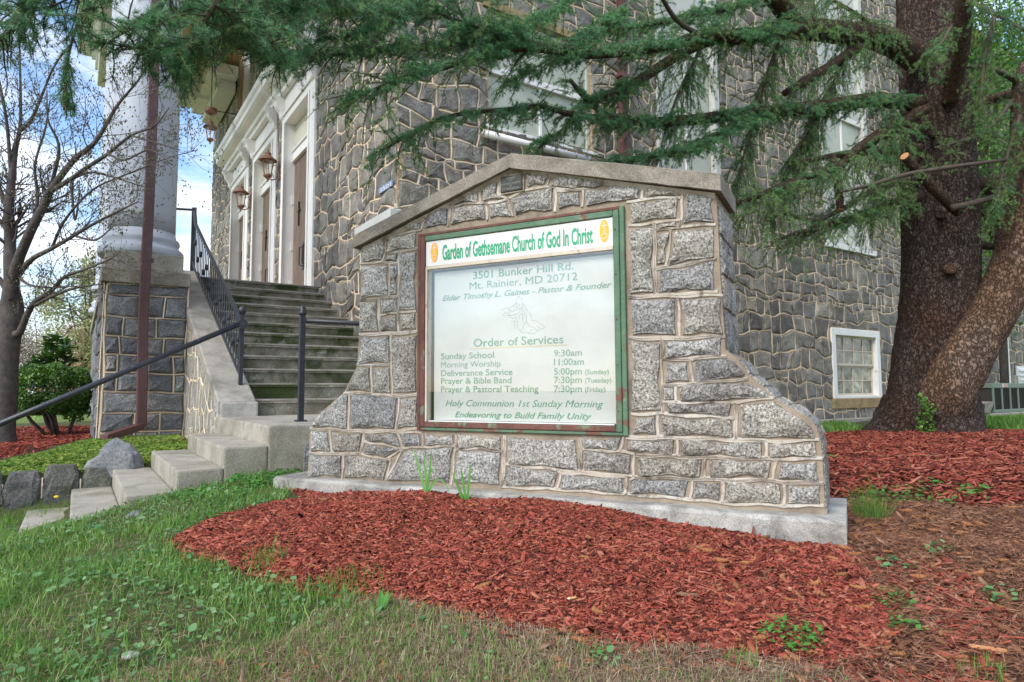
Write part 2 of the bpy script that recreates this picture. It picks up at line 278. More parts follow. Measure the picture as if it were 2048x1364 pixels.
# ------------------------------------------------------------ terrain
UE = 6.33                                   # the stone edging that holds back the terrace
def tps(pts):
    A = np.array(pts, float); X = A[:, :2]; n = len(X)
    def K(d): return np.where(d > 1e-9, d*d*np.log(d+1e-12), 0)
    D = np.linalg.norm(X[:, None]-X[None], axis=2); G = np.zeros((n+3, n+3)); G[:n, :n] = K(D)+np.eye(n)*.05
    G[:n, n:] = np.c_[np.ones(n), X]; G[n:, :n] = G[:n, n:].T
    wts = np.linalg.solve(G, np.r_[A[:, 2], 0, 0, 0])
    def f(q):
        q = np.atleast_2d(q); d = np.linalg.norm(q[:, None]-X[None], axis=2); return K(d)@wts[:n]+np.c_[np.ones(len(q)), q]@wts[n:]
    return f
def pu(u, v, z): q = u*UU+v*VV; return (q[0], q[1], z)
def ps(s, k, z): q = s*SD+k*SN; return (q[0], q[1], z)
low = tps([pu(4.6, 1.17, -.56), pu(4.6, .81, -.585), pu(4.6, .545, -.635), pu(4.6, .28, -.69), pu(4.5, -.1, -.76), pu(4.4, -.6, -.82), pu(4.9, -.6, -.96), pu(4.9, -1.5, -.98), pu(5.6, -.6, -1.0), pu(6.3, -1.2, -1.01), pu(6.3, -4, -1.05),
  ps(-3.3, 2.8, -.60), ps(-2.82, 2.85, -.60), ps(-2.4, 2.87, -.555), ps(-2.0, 2.85, -.53), ps(-1.28, 2.85, -.525), ps(-.8, 2.85, -.57), ps(-.385, 2.85, -.61), ps(-.04, 2.85, -.635), ps(.2, 3.0, -.60),
  ps(-2.4, 3.2, -.68), ps(-1.6, 3.2, -.68), ps(-.8, 3.2, -.68), ps(-1.6, 2.4, -.60), ps(-.9, 2.4, -.62), (0, 1.85, -.77), (-1.5, 1.97, -.83), (1.25, 1.65, -.70), (-3, 3.3, -.86), (-2.1, 3.1, -.76), (.19, 2.17, -.70), (0, 0, -.9), (-3, 0, -1.0), (3, 0, -.8),
  (2.2, 2.6, -.63), (3, 4, -.58), (2.2, 4.2, -.57), (4, 6, -.56), (5.4, 8.6, -.585), (6.1, 8.5, -.585), pu(7.2, 12, -.66), pu(7.2, 16, -.64), pu(7.2, 22, -.6), (10, 10, -.6), (12, 6, -.65), pu(6, 4, -.6), pu(7, 7, -.62)])
ter = tps([pu(6.35, -3, -.68), pu(6.35, -.5, -.66), pu(6.35, .8, -.6), pu(8.8, .7, -.52), pu(8.8, -.5, -.56), pu(9.7, -.7, -.6), pu(11, -.2, -.58), pu(12, -3, -.62), pu(20, -6, -.7), pu(20, 0, -.62), pu(36, -2, -.75), pu(30, -16, -.85)])
def height(q):
    q = np.atleast_2d(np.asarray(q, float)); u = q@UU; v = q@VV
    r = np.hypot(q[:, 0], q[:, 1]-4); a = np.clip(low(q), -1.1, -.5); b = np.clip(ter(q), -1., -.45)
    far = np.clip((r-18)/20, 0, 1); a = a*(1-far)+far*-.75; b = b*(1-far)+far*-.75
    m = np.clip((u-(UE-.07))/.12, 0, 1)*np.clip((1.12-v)/.1, 0, 1); z = a*(1-m)+b*m
    nz = .012*np.sin(q[:, 0]*3.1+1.3*np.sin(q[:, 1]*2.3))*np.cos(q[:, 1]*3.7+q[:, 0])+.007*np.sin(q[:, 0]*9.3+q[:, 1]*4.1)*np.sin(q[:, 1]*8.1-q[:, 0]*3.3)
    return z+nz+EYE
def gpt(px, py):                            # where the sight line meets the ground
    r = ray(px, py); r = r/np.linalg.norm(r[:2]); t = 1.; 
    for i in range(4000):
        t += .012*max(1, t*.25)
        if EYE+r[2]*t < height(r[:2]*t)[0] or t > 120: break
    return r[:2]*t
def inpoly(q, poly):
    x, y = q[:, 0], q[:, 1]; c = np.zeros(len(q), bool); n = len(poly)
    for i in range(n):
        (x0, y0), (x1, y1) = poly[i], poly[(i+1) % n]; k = (y0 > y) != (y1 > y)
        with np.errstate(divide='ignore', invalid='ignore'): c ^= k & (x < (x1-x0)*(y-y0)/(y1-y0+1e-15)+x0)
    return c
def gpoly(pts): return [tuple(gpt(*p)) for p in pts]
def s2(s, k): q = s*SD+k*SN; return (q[0], q[1])
def u2(u, v): q = u*UU+v*VV; return (q[0], q[1])
BED = gpoly([(620, 1000), (560, 1006), (470, 1028), (400, 1050), (335, 1088), (370, 1118), (440, 1128), (560, 1160), (700, 1185), (850, 1212), (940, 1235), (1040, 1262), (1200, 1290), (1400, 1300), (1480, 1308), (1600, 1325), (1700, 1335), (1770, 1310), (1800, 1260), (1780, 1210), (1745, 1160), (1705, 1120)])+[s2(-.02, 2.89), s2(-3.0, 2.89)]
RBED = gpoly([(1655, 1000), (1720, 985), (1850, 1000), (1960, 1015), (2048, 1010), (2250, 1010)])+[(11, 6), (8.5, 8.3), (7.0, 8.9), (5.2, 9.3), (3.2, 7.8), (2.0, 5.5), s2(-.1, 3.5)]
LITTER = gpoly([(1690, 1108), (1720, 1150), (1760, 1210), (1780, 1260), (1740, 1310), (1640, 1330), (1560, 1325), (1600, 1400), (2250, 1390), (2250, 1010), (2048, 1010), (1960, 1015), (1850, 1000), (1720, 985), (1655, 1000)])
SOIL = gpoly([(150, 1390), (560, 1290), (700, 1200), (940, 1235), (1200, 1290), (1400, 1300), (1700, 1362), (1700, 1400)])
LBED = [tuple(onZ(-60, 938, -.64)), tuple(onZ(0, 927, -.64)), tuple(onZ(60, 918, -.64)), tuple(onZ(120, 905, -.63)), tuple(onZ(205, 882, -.6)), u2(8.75, .2), u2(9.2, .24), u2(13, .22), u2(14.5, -1.5), u2(13.5, -4), u2(10, -5), u2(8, -4)]
MOSS = [u2(UE+.05, -2.6), u2(UE+.05, 1.08), u2(8.88, 1.08), u2(8.8, .2)]+[tuple(onZ(*p)) for p in ((205, 886, -.6), (120, 909, -.63), (60, 922, -.64), (0, 931, -.64), (-120, 950, -.64))]
LAWN = [(-6.5, .8), (1.0, .8)]+gpoly([(1000, 1290), (860, 1225), (700, 1190), (560, 1160), (440, 1130), (370, 1120), (335, 1088), (400, 1050), (470, 1028), (560, 1006), (600, 975)])+[u2(4.6, 1.3), u2(4.6, -.28), u2(6.24, -.34), u2(6.24, -5)]
def ticks(lo, hi, st, far):
    a = list(np.arange(lo, hi, st)); s = st
    while a[-1] < far: s *= 1.22; a.append(a[-1]+s)
    s = st; b = []; c = lo
    while c > -far: s *= 1.22; c -= s; b.append(c)
    return np.array(b[::-1]+a)
gx, gy = ticks(-7, 7, .075, 400), ticks(.4, 10, .075, 400)
GX, GY = np.meshgrid(gx, gy); Q = np.c_[GX.ravel(), GY.ravel()]; Z = height(Q)
nx, ny = len(gx), len(gy); I = np.arange(nx*ny).reshape(ny, nx); F = np.stack([I[:-1, :-1], I[:-1, 1:], I[1:, 1:], I[1:, :-1]], -1).reshape(-1, 4)
colr = np.tile(np.array([.085, .095, .04]), (len(Q), 1)); r_ = np.hypot(Q[:, 0], Q[:, 1]); colr[r_ > 16] = (.16, .22, .06)
for pl, c in ((LITTER, (.095, .05, .034)), (SOIL, (.11, .085, .065)), (LAWN, (.085, .095, .04)), (BED, (.075, .022, .016)), (RBED, (.085, .024, .017)), (LBED, (.07, .02, .018)), (MOSS, (.11, .14, .035))):
    colr[inpoly(Q, pl)] = c
me = bpy.data.meshes.new('ground'); go = np_mesh('ground', np.c_[Q, Z], F, None, kind='structure', smooth=True); me = go.data
ca = me.color_attributes.new('soil', 'FLOAT_COLOR', 'POINT'); ca.data.foreach_set('color', np.c_[colr, np.ones(len(Q))].astype(np.float32).ravel())
m, t, b = mat_nodes('ground_soil'); an = t.nodes.new('ShaderNodeAttribute'); an.attribute_name = 'soil'; tcn = t.nodes.new('ShaderNodeTexCoord')
nn = noise(t, 45, 6, .7, tcn.outputs['Object']); rr = ramp(t, [(.5,)*3, (1, 1, 1), (1.6, 1.5, 1.4)], [.3, .5, .7]); t.links.new(nn.outputs[0], rr.inputs[0]); c = mixc(t, an.outputs['Color'], rr.outputs[0], 1., 'MULTIPLY')
t.links.new(c, b.inputs['Base Color']); b.inputs['Roughness'].default_value = .95; b.inputs['Specular IOR Level'].default_value = .15
bp = t.nodes.new('ShaderNodeBump'); bp.inputs['Strength'].default_value = .8; bp.inputs['Distance'].default_value = .02; t.links.new(nn.outputs[0], bp.inputs['Height']); t.links.new(bp.outputs[0], b.inputs['Normal']); me.materials.append(m)

# ------------------------------------------------------------ scatters
def pts_in(poly, n, dens=None):
    p = np.array(poly); lo, hi = p.min(0), p.max(0); out_ = np.zeros((0, 2))
    while len(out_) < n:
        q = rng.uniform(lo, hi, (max(n*2, 1000), 2)); q = q[inpoly(q, poly)]
        if dens is not None: q = q[rng.random(len(q)) < dens(q)]
        out_ = np.r_[out_, q]
    return out_[:n]
def near(q, c=2.6): return np.clip((c/np.maximum(np.hypot(q[:, 0], q[:, 1]), .8))**1.6, 0, 1)
def rotm(yaw, pitch, roll):
    cy, sy, cp, sp, cr_, sr = np.cos(yaw), np.sin(yaw), np.cos(pitch), np.sin(pitch), np.cos(roll), np.sin(roll)
    return np.stack([np.stack([cy*cp, cy*sp*sr-sy*cr_, cy*sp*cr_+sy*sr], -1), np.stack([sy*cp, sy*sp*sr+cy*cr_, sy*sp*cr_-cy*sr], -1), np.stack([-sp, cp*sr, cp*cr_], -1)], 1)
def scatter(name, q, tmpl, faces, sc, mat, lift=0., pitch=.3, roll=.4, tint=None, parent=None, zj=.01, yaw=None, kind='stuff'):
    n = len(q); z = height(q)+lift+rng.random(n)*zj
    Rm = rotm(rng.uniform(0, 2*np.pi, n) if yaw is None else yaw, rng.normal(0, pitch, n), rng.normal(0, roll, n))
    T = np.asarray(tmpl); V_ = np.einsum('nij,nkj->nki', Rm, T[None]*sc[:, None, :])+np.c_[q, z][:, None, :]
    m_ = len(T); Fs = [(np.asarray(f)[None]+np.arange(n)[:, None, None]*m_).reshape(-1, np.asarray(f).shape[1]) for f in faces]
    tn = rng.random(n) if tint is None else tint
    tt = np.concatenate([np.repeat(tn, len(f)) for f in faces])
    return np_mesh(name, V_.reshape(-1, 3), Fs, mat, parent, tt, kind)
CHIP = [(-.5, -.16, 0), (-.2, -.5, 0), (.32, -.42, 0), (.5, .1, 0), (.2, .5, 0), (-.4, .36, 0), (-.5, -.16, 1), (-.2, -.5, 1), (.32, -.42, 1), (.5, .1, 1), (.2, .5, 1), (-.4, .36, 1)]
CHIPF = [[(6, 7, 8, 9, 10, 11)], [(0, 1, 7, 6), (1, 2, 8, 7), (2, 3, 9, 8), (3, 4, 10, 9), (4, 5, 11, 10), (5, 0, 6, 11)]]
def chips(name, poly, n, size, mat, dens=None, zj=.014, lift=-.004):
    q = pts_in(poly, n, dens); l = rng.gamma(2.2, size/2.4, n)+size*.25; sc = np.c_[l, np.clip(l*rng.uniform(.1, .4, n), .003, .016), rng.uniform(.0015, .005, n)]
    return scatter(name, q, CHIP, CHIPF, sc, mat, lift, .28, .4, zj=zj)
tag(chips('mulch_chips', BED, 52000, .027, MT['chip'], lambda q: .35+.65*near(q, 3)), 'red wood mulch heaped before the stone sign', 'mulch')
tag(chips('mulch_fines', BED, 26000, .011, MT['chip2'], near, zj=.02), 'dark fine shreds between the red mulch chips', 'mulch')
tag(chips('mulch_chips', RBED, 34000, .05, MT['chip'], lambda q: near(q, 6), zj=.03), 'red wood mulch spread round the foot of the big cedar', 'mulch')
tag(chips('mulch_chips', LBED, 14000, .06, MT['chip2'], None, zj=.02), 'dark red mulch under the boxwood on the terrace', 'mulch')
edge = gpoly([(335, 1095), (560, 1180), (860, 1240), (1040, 1290), (1400, 1340), (1700, 1390), (1960, 1390), (2048, 1250), (1900, 1130), (1715, 1105), (1770, 1160), (1840, 1230), (1880, 1360), (1500, 1315), (1200, 1280), (1000, 1245), (700, 1180), (450, 1120)])
tag(chips('stray_chips', edge, 2600, .03, MT['chip']), 'stray red chips along the ragged edge of the mulch', 'mulch')
# litter: cedar needles and dry stalks
NED = [(-.5, 0, 0), (.5, .5, 0), (.5, -.5, 0)]
def needles_on(poly, n, l, dens=None, t0=0., t1=1., m_=None):
    q = pts_in(poly, n, dens); sc = np.c_[rng.uniform(.5, 1.6, n)*l, np.full(n, .0022), np.ones(n)]
    return scatter('dead_needles', q, NED, [[(0, 1, 2)]], sc, m_ or MT['litter'], .004, .2, .3, tint=rng.uniform(t0, t1, n), zj=.014)
tag(needles_on(LITTER, 26000, .045, near, m_=MT['litter2']), 'fallen cedar needles and stalks over bare soil at right', 'litter')
tag(needles_on(SOIL, 22000, .04, near, .2), 'dry grass thatch on the bare soil in front', 'litter')
tag(needles_on(BED, 16000, .03, near, .0, .8, MT['litter2']), 'brown needles fallen on the front mulch', 'litter')
tag(needles_on(LAWN, 22000, .045, near, .3), 'straw coloured thatch between the lawn grass', 'litter')
tag(chips('dry_leaves', SOIL, 900, .03, MT['litter'], near), 'small dry leaves and bark bits on the soil', 'litter')
tag(chips('dry_leaves', LITTER, 3600, .03, MT['litter2'], near), 'bark bits and dry leaves beside the plinth end', 'litter')
tag(chips('dry_leaves', [u2(7.9, .5), u2(7.9, 1.1), u2(8.85, 1.1), u2(8.85, .3)], 500, .04, MT['litter2']), 'brown leaf litter in the corner of pier and stair wall', 'litter')
# grass blades
BL = [(-.5, 0, 0), (.5, 0, 0), (.38, .16, .55), (-.38, .16, .55), (0, .5, 1)]
def blades(name, poly, n, h, wd, dens=None, tint=None, mat=None, label='', cat='grass'):
    q = pts_in(poly, n, dens); hh = rng.gamma(5, h/5, n); d = np.hypot(q[:, 0], q[:, 1]); sc = np.c_[wd*(1+.25*d)*rng.uniform(.7, 1.3, n), hh*rng.uniform(.2, 1.5, n), hh]
    return tag(scatter(name, q, BL, [[(0, 1, 2, 3)], [(3, 2, 4)]], sc, mat or MT['grass'], -.004, .25, .25, tint=tint(n) if tint else None), label, cat)
def clump(q): return .4+.6*(np.sin(q[:, 0]*4.3+2*np.sin(q[:, 1]*3.1))*np.cos(q[:, 1]*5.2+q[:, 0]*1.7) > -.1)
def lawnd(q): return clump(q)*(.2+.8*near(q, 3))*np.clip((.9-q[:, 0])/1.8, .08, 1)
blades('lawn_grass', LAWN, 95000, .036, .0019, lawnd, label='green lawn grass left of the front mulch bed')
blades('lawn_grass', [u2(4.3, -.35), u2(6.24, -.38), u2(6.24, -3.5), u2(4.0, -3.5)], 26000, .05, .0026, label='grass below the edging stones left of the lowest step')
blades('dry_grass', SOIL, 12000, .024, .0015, lambda q: clump(q)*near(q), mat=MT['straw'], label='straw coloured dry grass tufts on the soil in front')
blades('lawn_grass', SOIL, 5000, .026, .0014, lambda q: clump(q[:, ::-1])*near(q)*np.clip(.8-q[:, 0], .15, 1), label='thin green grass on the soil below the mulch')
blades('lawn_grass', [(-30, 9), (-60, 60), (-10, 60), u2(20, 0), u2(14.6, -1.5), u2(13.5, -4), u2(10, -5)], 9000, .1, .012, None, lambda n: rng.uniform(.4, .8, n), label='sunlit lawn beyond the boxwood')
blades('lawn_grass', [(8.6, 8.5), (7, 9.2), u2(6.4, 12.6), u2(6.2, 16), (14, 9)], 9000, .06, .006, None, lambda n: rng.uniform(.3, .75, n), label='bright grass strip behind the cedar near the air unit')
blades('lawn_grass', [(3.2, 7.9), (5.2, 9.4), u2(6.7, 12), u2(6.7, 8)], 5000, .05, .005, None, label='grass strip along the foot of the church wall')
blades('moss_grass', MOSS, 14000, .02, .002, None, lambda n: rng.uniform(.2, .65, n), label='short mossy grass on the terrace beside the boulder')
# round-leaved weeds (ground ivy), clover
a6 = [(math.cos(k*math.pi/3.5)*.5, math.sin(k*math.pi/3.5)*.5, .12) for k in range(7)]
RL = [(0, 0, 0)]+a6; RLF = [[(0, 1+k, 1+(k+1) % 7) for k in range(7)]]
def leaves(name, poly, n, size, mat, dens=None, lift=.01, zj=.025, label='', cat='weeds', pitch=.35, tint=None):
    q = pts_in(poly, n, dens) if poly is not None else dens; s = rng.gamma(7, size/7, len(q)); sc = np.c_[s, s*rng.uniform(.75, 1, len(q)), s*rng.uniform(.2, 1, len(q))]
    return tag(scatter(name, q, RL, RLF, sc, mat, lift, pitch, pitch, zj=zj, tint=tint), label, cat)
def weedd(q): return (np.sin(q[:, 0]*3.3+1.5*np.cos(q[:, 1]*2.7))*np.sin(q[:, 1]*3.9-q[:, 0]*1.3) > -.35)*(.2+.8*near(q, 3))*np.clip((.3-q[:, 0])/1.6, .03, 1)
leaves('ground_ivy', LAWN, 17000, .016, MT['weed'], weedd, label='round leaved ground ivy creeping through the lawn')
leaves('moss_cushions', MOSS, 16000, .022, MT['moss'], None, 0, .012, 'yellow green moss over the terrace edge', 'moss', .2)
def cluster(c, r, n): a = rng.uniform(0, 2*np.pi, n); rr_ = r*np.sqrt(rng.random(n)); return np.c_[c[0]+rr_*np.cos(a), c[1]+rr_*np.sin(a)]
PATCHES = [(1585, 1290, .085, 260, .011, 'clover', 'bright clover patch on the lower edge of the front mulch'), (1790, 1215, .06, 90, .010, 'clover', 'small clover patch right of the mulch near the bottom'), (1815, 1265, .05, 60, .010, 'clover', 'loose clover sprigs beside the larger red cones'),
 (1800, 1145, .07, 40, .018, 'weed', 'grey green weed rosette right of the plinth corner'), (1880, 1110, .05, 26, .016, 'weed', 'low weed on the needle litter, right of centre'), (1945, 985, .10, 60, .02, 'clover', 'bright green seedling on the red mulch at right edge'),
 (1868, 975, .08, 36, .02, 'clover', 'seedling at the front rim of the cedar mulch'), (1780, 1000, .20, 150, .02, 'ivy', 'dark ivy trailing from the mulch right of the plinth'), (1870, 1000, .25, 150, .02, 'ivy', 'dark ivy patch below the seedling'),
 (1660, 920, .08, 70, .014, 'clover', 'yellow green sprig against the right end of the stone sign'), (2000, 1210, .05, 24, .018, 'weed', 'pale weed near the right edge of the litter'), (1215, 1340, .04, 26, .014, 'weed', 'grey green weed at the bottom of the bed'),
 (560, 960, .30, 500, .022, 'clover', 'lush green weeds between the landing and the plinth'), (440, 985, .25, 260, .02, 'clover', 'weeds along the foot of the lower steps'), (1200, 1330, .03, 18, .012, 'clover', 'single clover sprig at the bottom of the mulch')]
for px, py, r, n, s, kd, lb in PATCHES:
    c = gpt(px, py); o = leaves({'clover': 'clover_patch', 'weed': 'weed_patch', 'ivy': 'ivy_patch'}[kd], None, n, s, MT['box'] if kd == 'ivy' else MT[kd], cluster(c, r, n), .008, .035, lb, 'weeds', .3)
for px, py, r, n, h, lb in ((1745, 1040, .07, 160, .13, 'tall bright grass tuft right of the plinth corner'), (1725, 1030, .05, 70, .10, 'thin grass tuft leaning on the plinth end'), (530, 1130, .08, 130, .06, 'grass tuft at the left rim of the mulch'), (700, 1180, .12, 260, .05, 'green tuft on the lower rim of the mulch'),
   (1480, 1330, .05, 90, .03, 'sparse grass tuft under the mulch'), (1960, 1350, .06, 90, .035, 'grass tuft in the bottom right corner'), (60, 1040, .2, 240, .09, 'long grass in front of the edging stones'), (90, 1170, .25, 300, .07, 'tall grass in the left of the lawn'), (345, 1060, .15, 160, .06, 'fresh grass beside the lower steps')):
    c = gpt(px, py); q = cluster(c, r, n); hh = rng.gamma(6, h/6, n); sc = np.c_[np.full(n, .0022), hh*rng.uniform(.2, 1.1, n), hh]
    tag(scatter('grass_tuft', q, BL, [[(0, 1, 2, 3)], [(3, 2, 4)]], sc, MT['grass'], -.004, .2, .2, tint=rng.uniform(.1, .65, n)), lb, 'grass')
# ------------------------------------------------------------ masonry
def clip(poly, nx_, ny_, d):                 # keep nx*x+ny*y <= d
    o = []; n = len(poly)
    for i in range(n):
        p, q = poly[i], poly[(i+1) % n]; a = nx_*p[0]+ny_*p[1]-d; b = nx_*q[0]+ny_*q[1]-d
        if a <= 0: o.append(p)
        if (a < 0 < b) or (b < 0 < a): s = a/(a-b); o.append((p[0]+(q[0]-p[0])*s, p[1]+(q[1]-p[1])*s))
    return o
def area(p): return .5*sum(p[i][0]*p[(i+1) % len(p)][1]-p[(i+1) % len(p)][0]*p[i][1] for i in range(len(p)))
def centroid(p): return (sum(q[0] for q in p)/len(p), sum(q[1] for q in p)/len(p))
def rubble(a0, a1, b0, b1, w, h, seed, jit=.34):
    rnd = random.Random(seed); seeds = []; b = b0; row = 0
    while b < b1+h*.3:
        hh = h*rnd.uniform(.6, 1.35); a = a0+rnd.uniform(-.5, .5)*w
        while a < a1+w*.4:
            ww = w*rnd.choice((.5, .7, .9, 1, 1.2, 1.5))*rnd.uniform(.85, 1.15)
            if rnd.random() < .13 and ww > w*.6:
                seeds += [(a+ww/2+rnd.uniform(-.1, .1)*ww, b+hh*.22), (a+ww/2+rnd.uniform(-.1, .1)*ww, b+hh*.78)]
            else: seeds.append((a+ww/2+rnd.uniform(-jit, jit)*ww*.4, b+hh/2+rnd.uniform(-jit, jit)*hh*.75))
            a += ww
        b += hh
    G = {}; cs = max(w, h)
    for i, s in enumerate(seeds): G.setdefault((int(s[0]//cs), int(s[1]//cs)), []).append(i)
    cells = []
    for i, s in enumerate(seeds):
        poly = [(a0, b0), (a1, b0), (a1, b1), (a0, b1)]
        poly = [(max(a0, s[0]-3*cs), max(b0, s[1]-3*cs)), (min(a1, s[0]+3*cs), max(b0, s[1]-3*cs)), (min(a1, s[0]+3*cs), min(b1, s[1]+3*cs)), (max(a0, s[0]-3*cs), min(b1, s[1]+3*cs))]
        gi, gj = int(s[0]//cs), int(s[1]//cs)
        for di in range(-3, 4):
            for dj in range(-3, 4):
                for j in G.get((gi+di, gj+dj), ()):
                    if j == i: continue
                    q = seeds[j]; dx, dy = q[0]-s[0], q[1]-s[1]
                    poly = clip(poly, dx, dy, (q[0]**2+q[1]**2-s[0]**2-s[1]**2)/2)
                    if len(poly) < 3: break
        if len(poly) > 2 and abs(area(poly)) > .004: cells.append((poly, s))
    return cells
def coursed(a0, a1, b0, b1, w, h, seed):
    """roughly coursed rubble: wavy beds, slanted joints, some stones split; returns cells and joint lines"""
    rnd = random.Random(seed); beds = [b0]
    while beds[-1] < b1: beds.append(beds[-1]+h*rnd.choice((.55, .8, 1, 1.1, 1.3, 1.5)))
    K = len(beds)-1; cuts = []
    for k in range(K):
        a = a0; c = [a0]
        while a < a1-w*.5:
            a += w*rnd.choice((.45, .65, .8, 1, 1.15, 1.4))*rnd.uniform(.85, 1.15)*min(1.25, (beds[k+1]-beds[k])/h+.25); c.append(a)
        c[-1] = a1; cuts.append(c)
    lines = []; B_ = []
    for k in range(K+1):
        up = [(x, 'u') for x in cuts[k]] if k < K else []; dn = [(x, 'd') for x in cuts[k-1]] if k > 0 else []; xs = sorted(set(up+dn)); pts = []; ia = 2*math.pi*rnd.random(); amp = h*.16
        idx = {'u': {}, 'd': {}}
        for x, kd in xs:
            if pts and abs(pts[-1][0]-x) < w*.16 and x not in (a0, a1): idx[kd][x] = len(pts)-1; continue
            j = 0 if x in (a0, a1) else rnd.uniform(-.05, .05)*w
            y = beds[k]+(0 if k in (0, K) else amp*math.sin(x*2.1+ia)+rnd.uniform(-.26, .26)*h*.8)
            pts.append((x+j, y)); idx[kd][x] = len(pts)-1
        for kd, cl in (('u', cuts[k] if k < K else []), ('d', cuts[k-1] if k > 0 else [])):
            for x in cl:
                if x not in idx[kd]: idx[kd][x] = min(range(len(pts)), key=lambda i: abs(pts[i][0]-x))
        B_.append((pts, idx)); lines += list(zip(pts[:-1], pts[1:]))
    cells = []
    for k in range(K):
        lo, li = B_[k]; up, ui = B_[k+1]; c = cuts[k]
        for x0, x1 in zip(c[:-1], c[1:]):
            i0, i1 = li['u'][x0], li['u'][x1]; j0, j1 = ui['d'][x0], ui['d'][x1]
            if i1 <= i0 or j1 <= j0: continue
            p = lo[i0:i1+1]+up[j0:j1+1][::-1]; lines.append((lo[i1], up[j1]))
            if area(p) < .006: continue
            r = rnd.random(); cx, cy = centroid(p)
            if r < .20 and area(p) > w*h*.7:
                th = rnd.uniform(-.5, .5)+(math.pi/2 if r < .09 else 0); nx_, ny_ = -math.sin(th), math.cos(th); d = nx_*cx+ny_*cy+rnd.uniform(-.15, .15)*h
                q1, q2 = clip(p, nx_, ny_, d), clip(p, -nx_, -ny_, -d); e = [v for v in q1 if abs(nx_*v[0]+ny_*v[1]-d) < 1e-6]
                if len(e) == 2 and min(area(q1), area(q2)) > .008: cells += [(q1, centroid(q1)), (q2, centroid(q2))]; lines.append((e[0], e[1])); continue
            cells.append((p, (cx, cy)))
    return cells, lines
def cut_open(cells, opens):
    out_ = []
    for poly, s in cells:
        ok = True
        for (a0, b0, a1, b1) in opens:
            xs = [p[0] for p in poly]; ys = [p[1] for p in poly]
            if max(xs) <= a0 or min(xs) >= a1 or max(ys) <= b0 or min(ys) >= b1: continue
            opt = sorted([(area(q), q) for q in (clip(poly, 1, 0, a0), clip(poly, -1, 0, -a1), clip(poly, 0, 1, b0), clip(poly, 0, -1, -b1)) if len(q) > 2], key=lambda e: -e[0])
            if not opt or opt[0][0] < .004: ok = False; break
            poly = opt[0][1]
        if ok: out_.append((poly, s))
    return out_
def wob(a, b, k=1.):
    return (a+k*(.028*math.sin(b*5.1+a*1.9)+.016*math.sin(b*11.3-a*7.1)), b+k*(.030*math.sin(a*4.3+b*2.2)+.017*math.sin(a*10.7+b*6.3)))
def subdiv(poly, l):
    o = []
    for i, p in enumerate(poly):
        q = poly[(i+1) % len(poly)]; n = max(1, int(math.dist(p, q)/l)); o += [(p[0]+(q[0]-p[0])*k/n, p[1]+(q[1]-p[1])*k/n) for k in range(n)]
    return o
def stone_mesh(mb, poly, f, proud=.02, gap=.014, seg=.09, jit=.006):
    """a rough split stone: ring in the joint, ring on the arris, rougher inner ring, broken centre"""
    p = subdiv(poly, seg); c = centroid(p); n = len(p); rings = []
    hh = proud*random.uniform(.6, 1.3); tilt = (random.uniform(-.05, .05), random.uniform(-.05, .05))
    for ins, h in ((gap, -.01), (gap+.006, hh*.55), (gap+.035, hh)):
        rg = []
        for q in p:
            d = math.dist(q, c) or 1; k = max(.12, 1-ins/d); j = jit if h > 0 else jit*.4
            a, b = c[0]+(q[0]-c[0])*k+random.uniform(-j, j), c[1]+(q[1]-c[1])*k+random.uniform(-j, j)
            rg.append(f(a, b, h+(random.uniform(-.22, .22)*hh+tilt[0]*(a-c[0])+tilt[1]*(b-c[1]) if h > 0 else 0)))
        rings.append(rg)
    vs = rings[0]+rings[1]+rings[2]+[f(c[0]+random.uniform(-.03, .03), c[1]+random.uniform(-.02, .02), hh*random.uniform(.75, 1.5))]
    fs = [(k*n+i, k*n+(i+1) % n, (k+1)*n+(i+1) % n, (k+1)*n+i) for k in range(2) for i in range(n)]+[(2*n+i, 2*n+(i+1) % n, 3*n) for i in range(n)]
    mb.tt = random.random(); mb.add(vs, fs)
def bead_run(mb, p, q, f, w=.006, h=.008, n=None):
    n = n or max(1, int(math.dist(p, q)/.12)); dx, dy = q[0]-p[0], q[1]-p[1]; l = math.hypot(dx, dy)
    if l < .015: return
    nx_, ny_ = -dy/l*w, dx/l*w; vs = []
    for k in range(n+1):
        a, b = p[0]+dx*k/n, p[1]+dy*k/n; ww = random.uniform(.75, 1.25)
        vs += [f(a-nx_*1.6*ww, b-ny_*1.6*ww, .0), f(a-nx_*ww, b-ny_*ww, h), f(a+nx_*ww, b+ny_*ww, h), f(a+nx_*1.6*ww, b+ny_*1.6*ww, .0)]
    mb.add(vs, [(k*4+j, k*4+j+1, k*4+5+j, k*4+4+j) for k in range(n) for j in range(3)])
def edges_of(cells):
    E = {}
    for poly, s in cells:
        for i, p in enumerate(poly):
            q = poly[(i+1) % len(poly)]; k = tuple(sorted(((round(p[0]*50), round(p[1]*50)), (round(q[0]*50), round(q[1]*50))))); E[k] = (p, q)
    return list(E.values())
def shade_screen(poly, f):
    pp = [proj(f(a, b, 0)) for a, b in poly]
    if not all(-60 < x < 2110 and -60 < y < 1420 for x, y in pp): return 0
    return abs(area(pp))
BUDGET = []                                   # (screen area, polygon, frame, parent, settings)
def masonry(parent, cells, f, mst, bead, proud=.02, gap=.014, warp=1., seg=.09, jit=.006, bw=.006, thing_stones=None, lines=None):
    g = lambda a, b, h: f(*wob(a, b, warp), h)
    mb = MB(); mb.keep = True
    for p, q in (edges_of(cells) if lines is None else lines): bead_run(mb, p, q, g, bw)
    mb.build('mortar_joints', bead, parent, kind='stuff')
    for poly, s in cells: (thing_stones if thing_stones is not None else BUDGET).append((shade_screen(poly, g), poly, g, parent, mst, proud, gap, seg, jit))
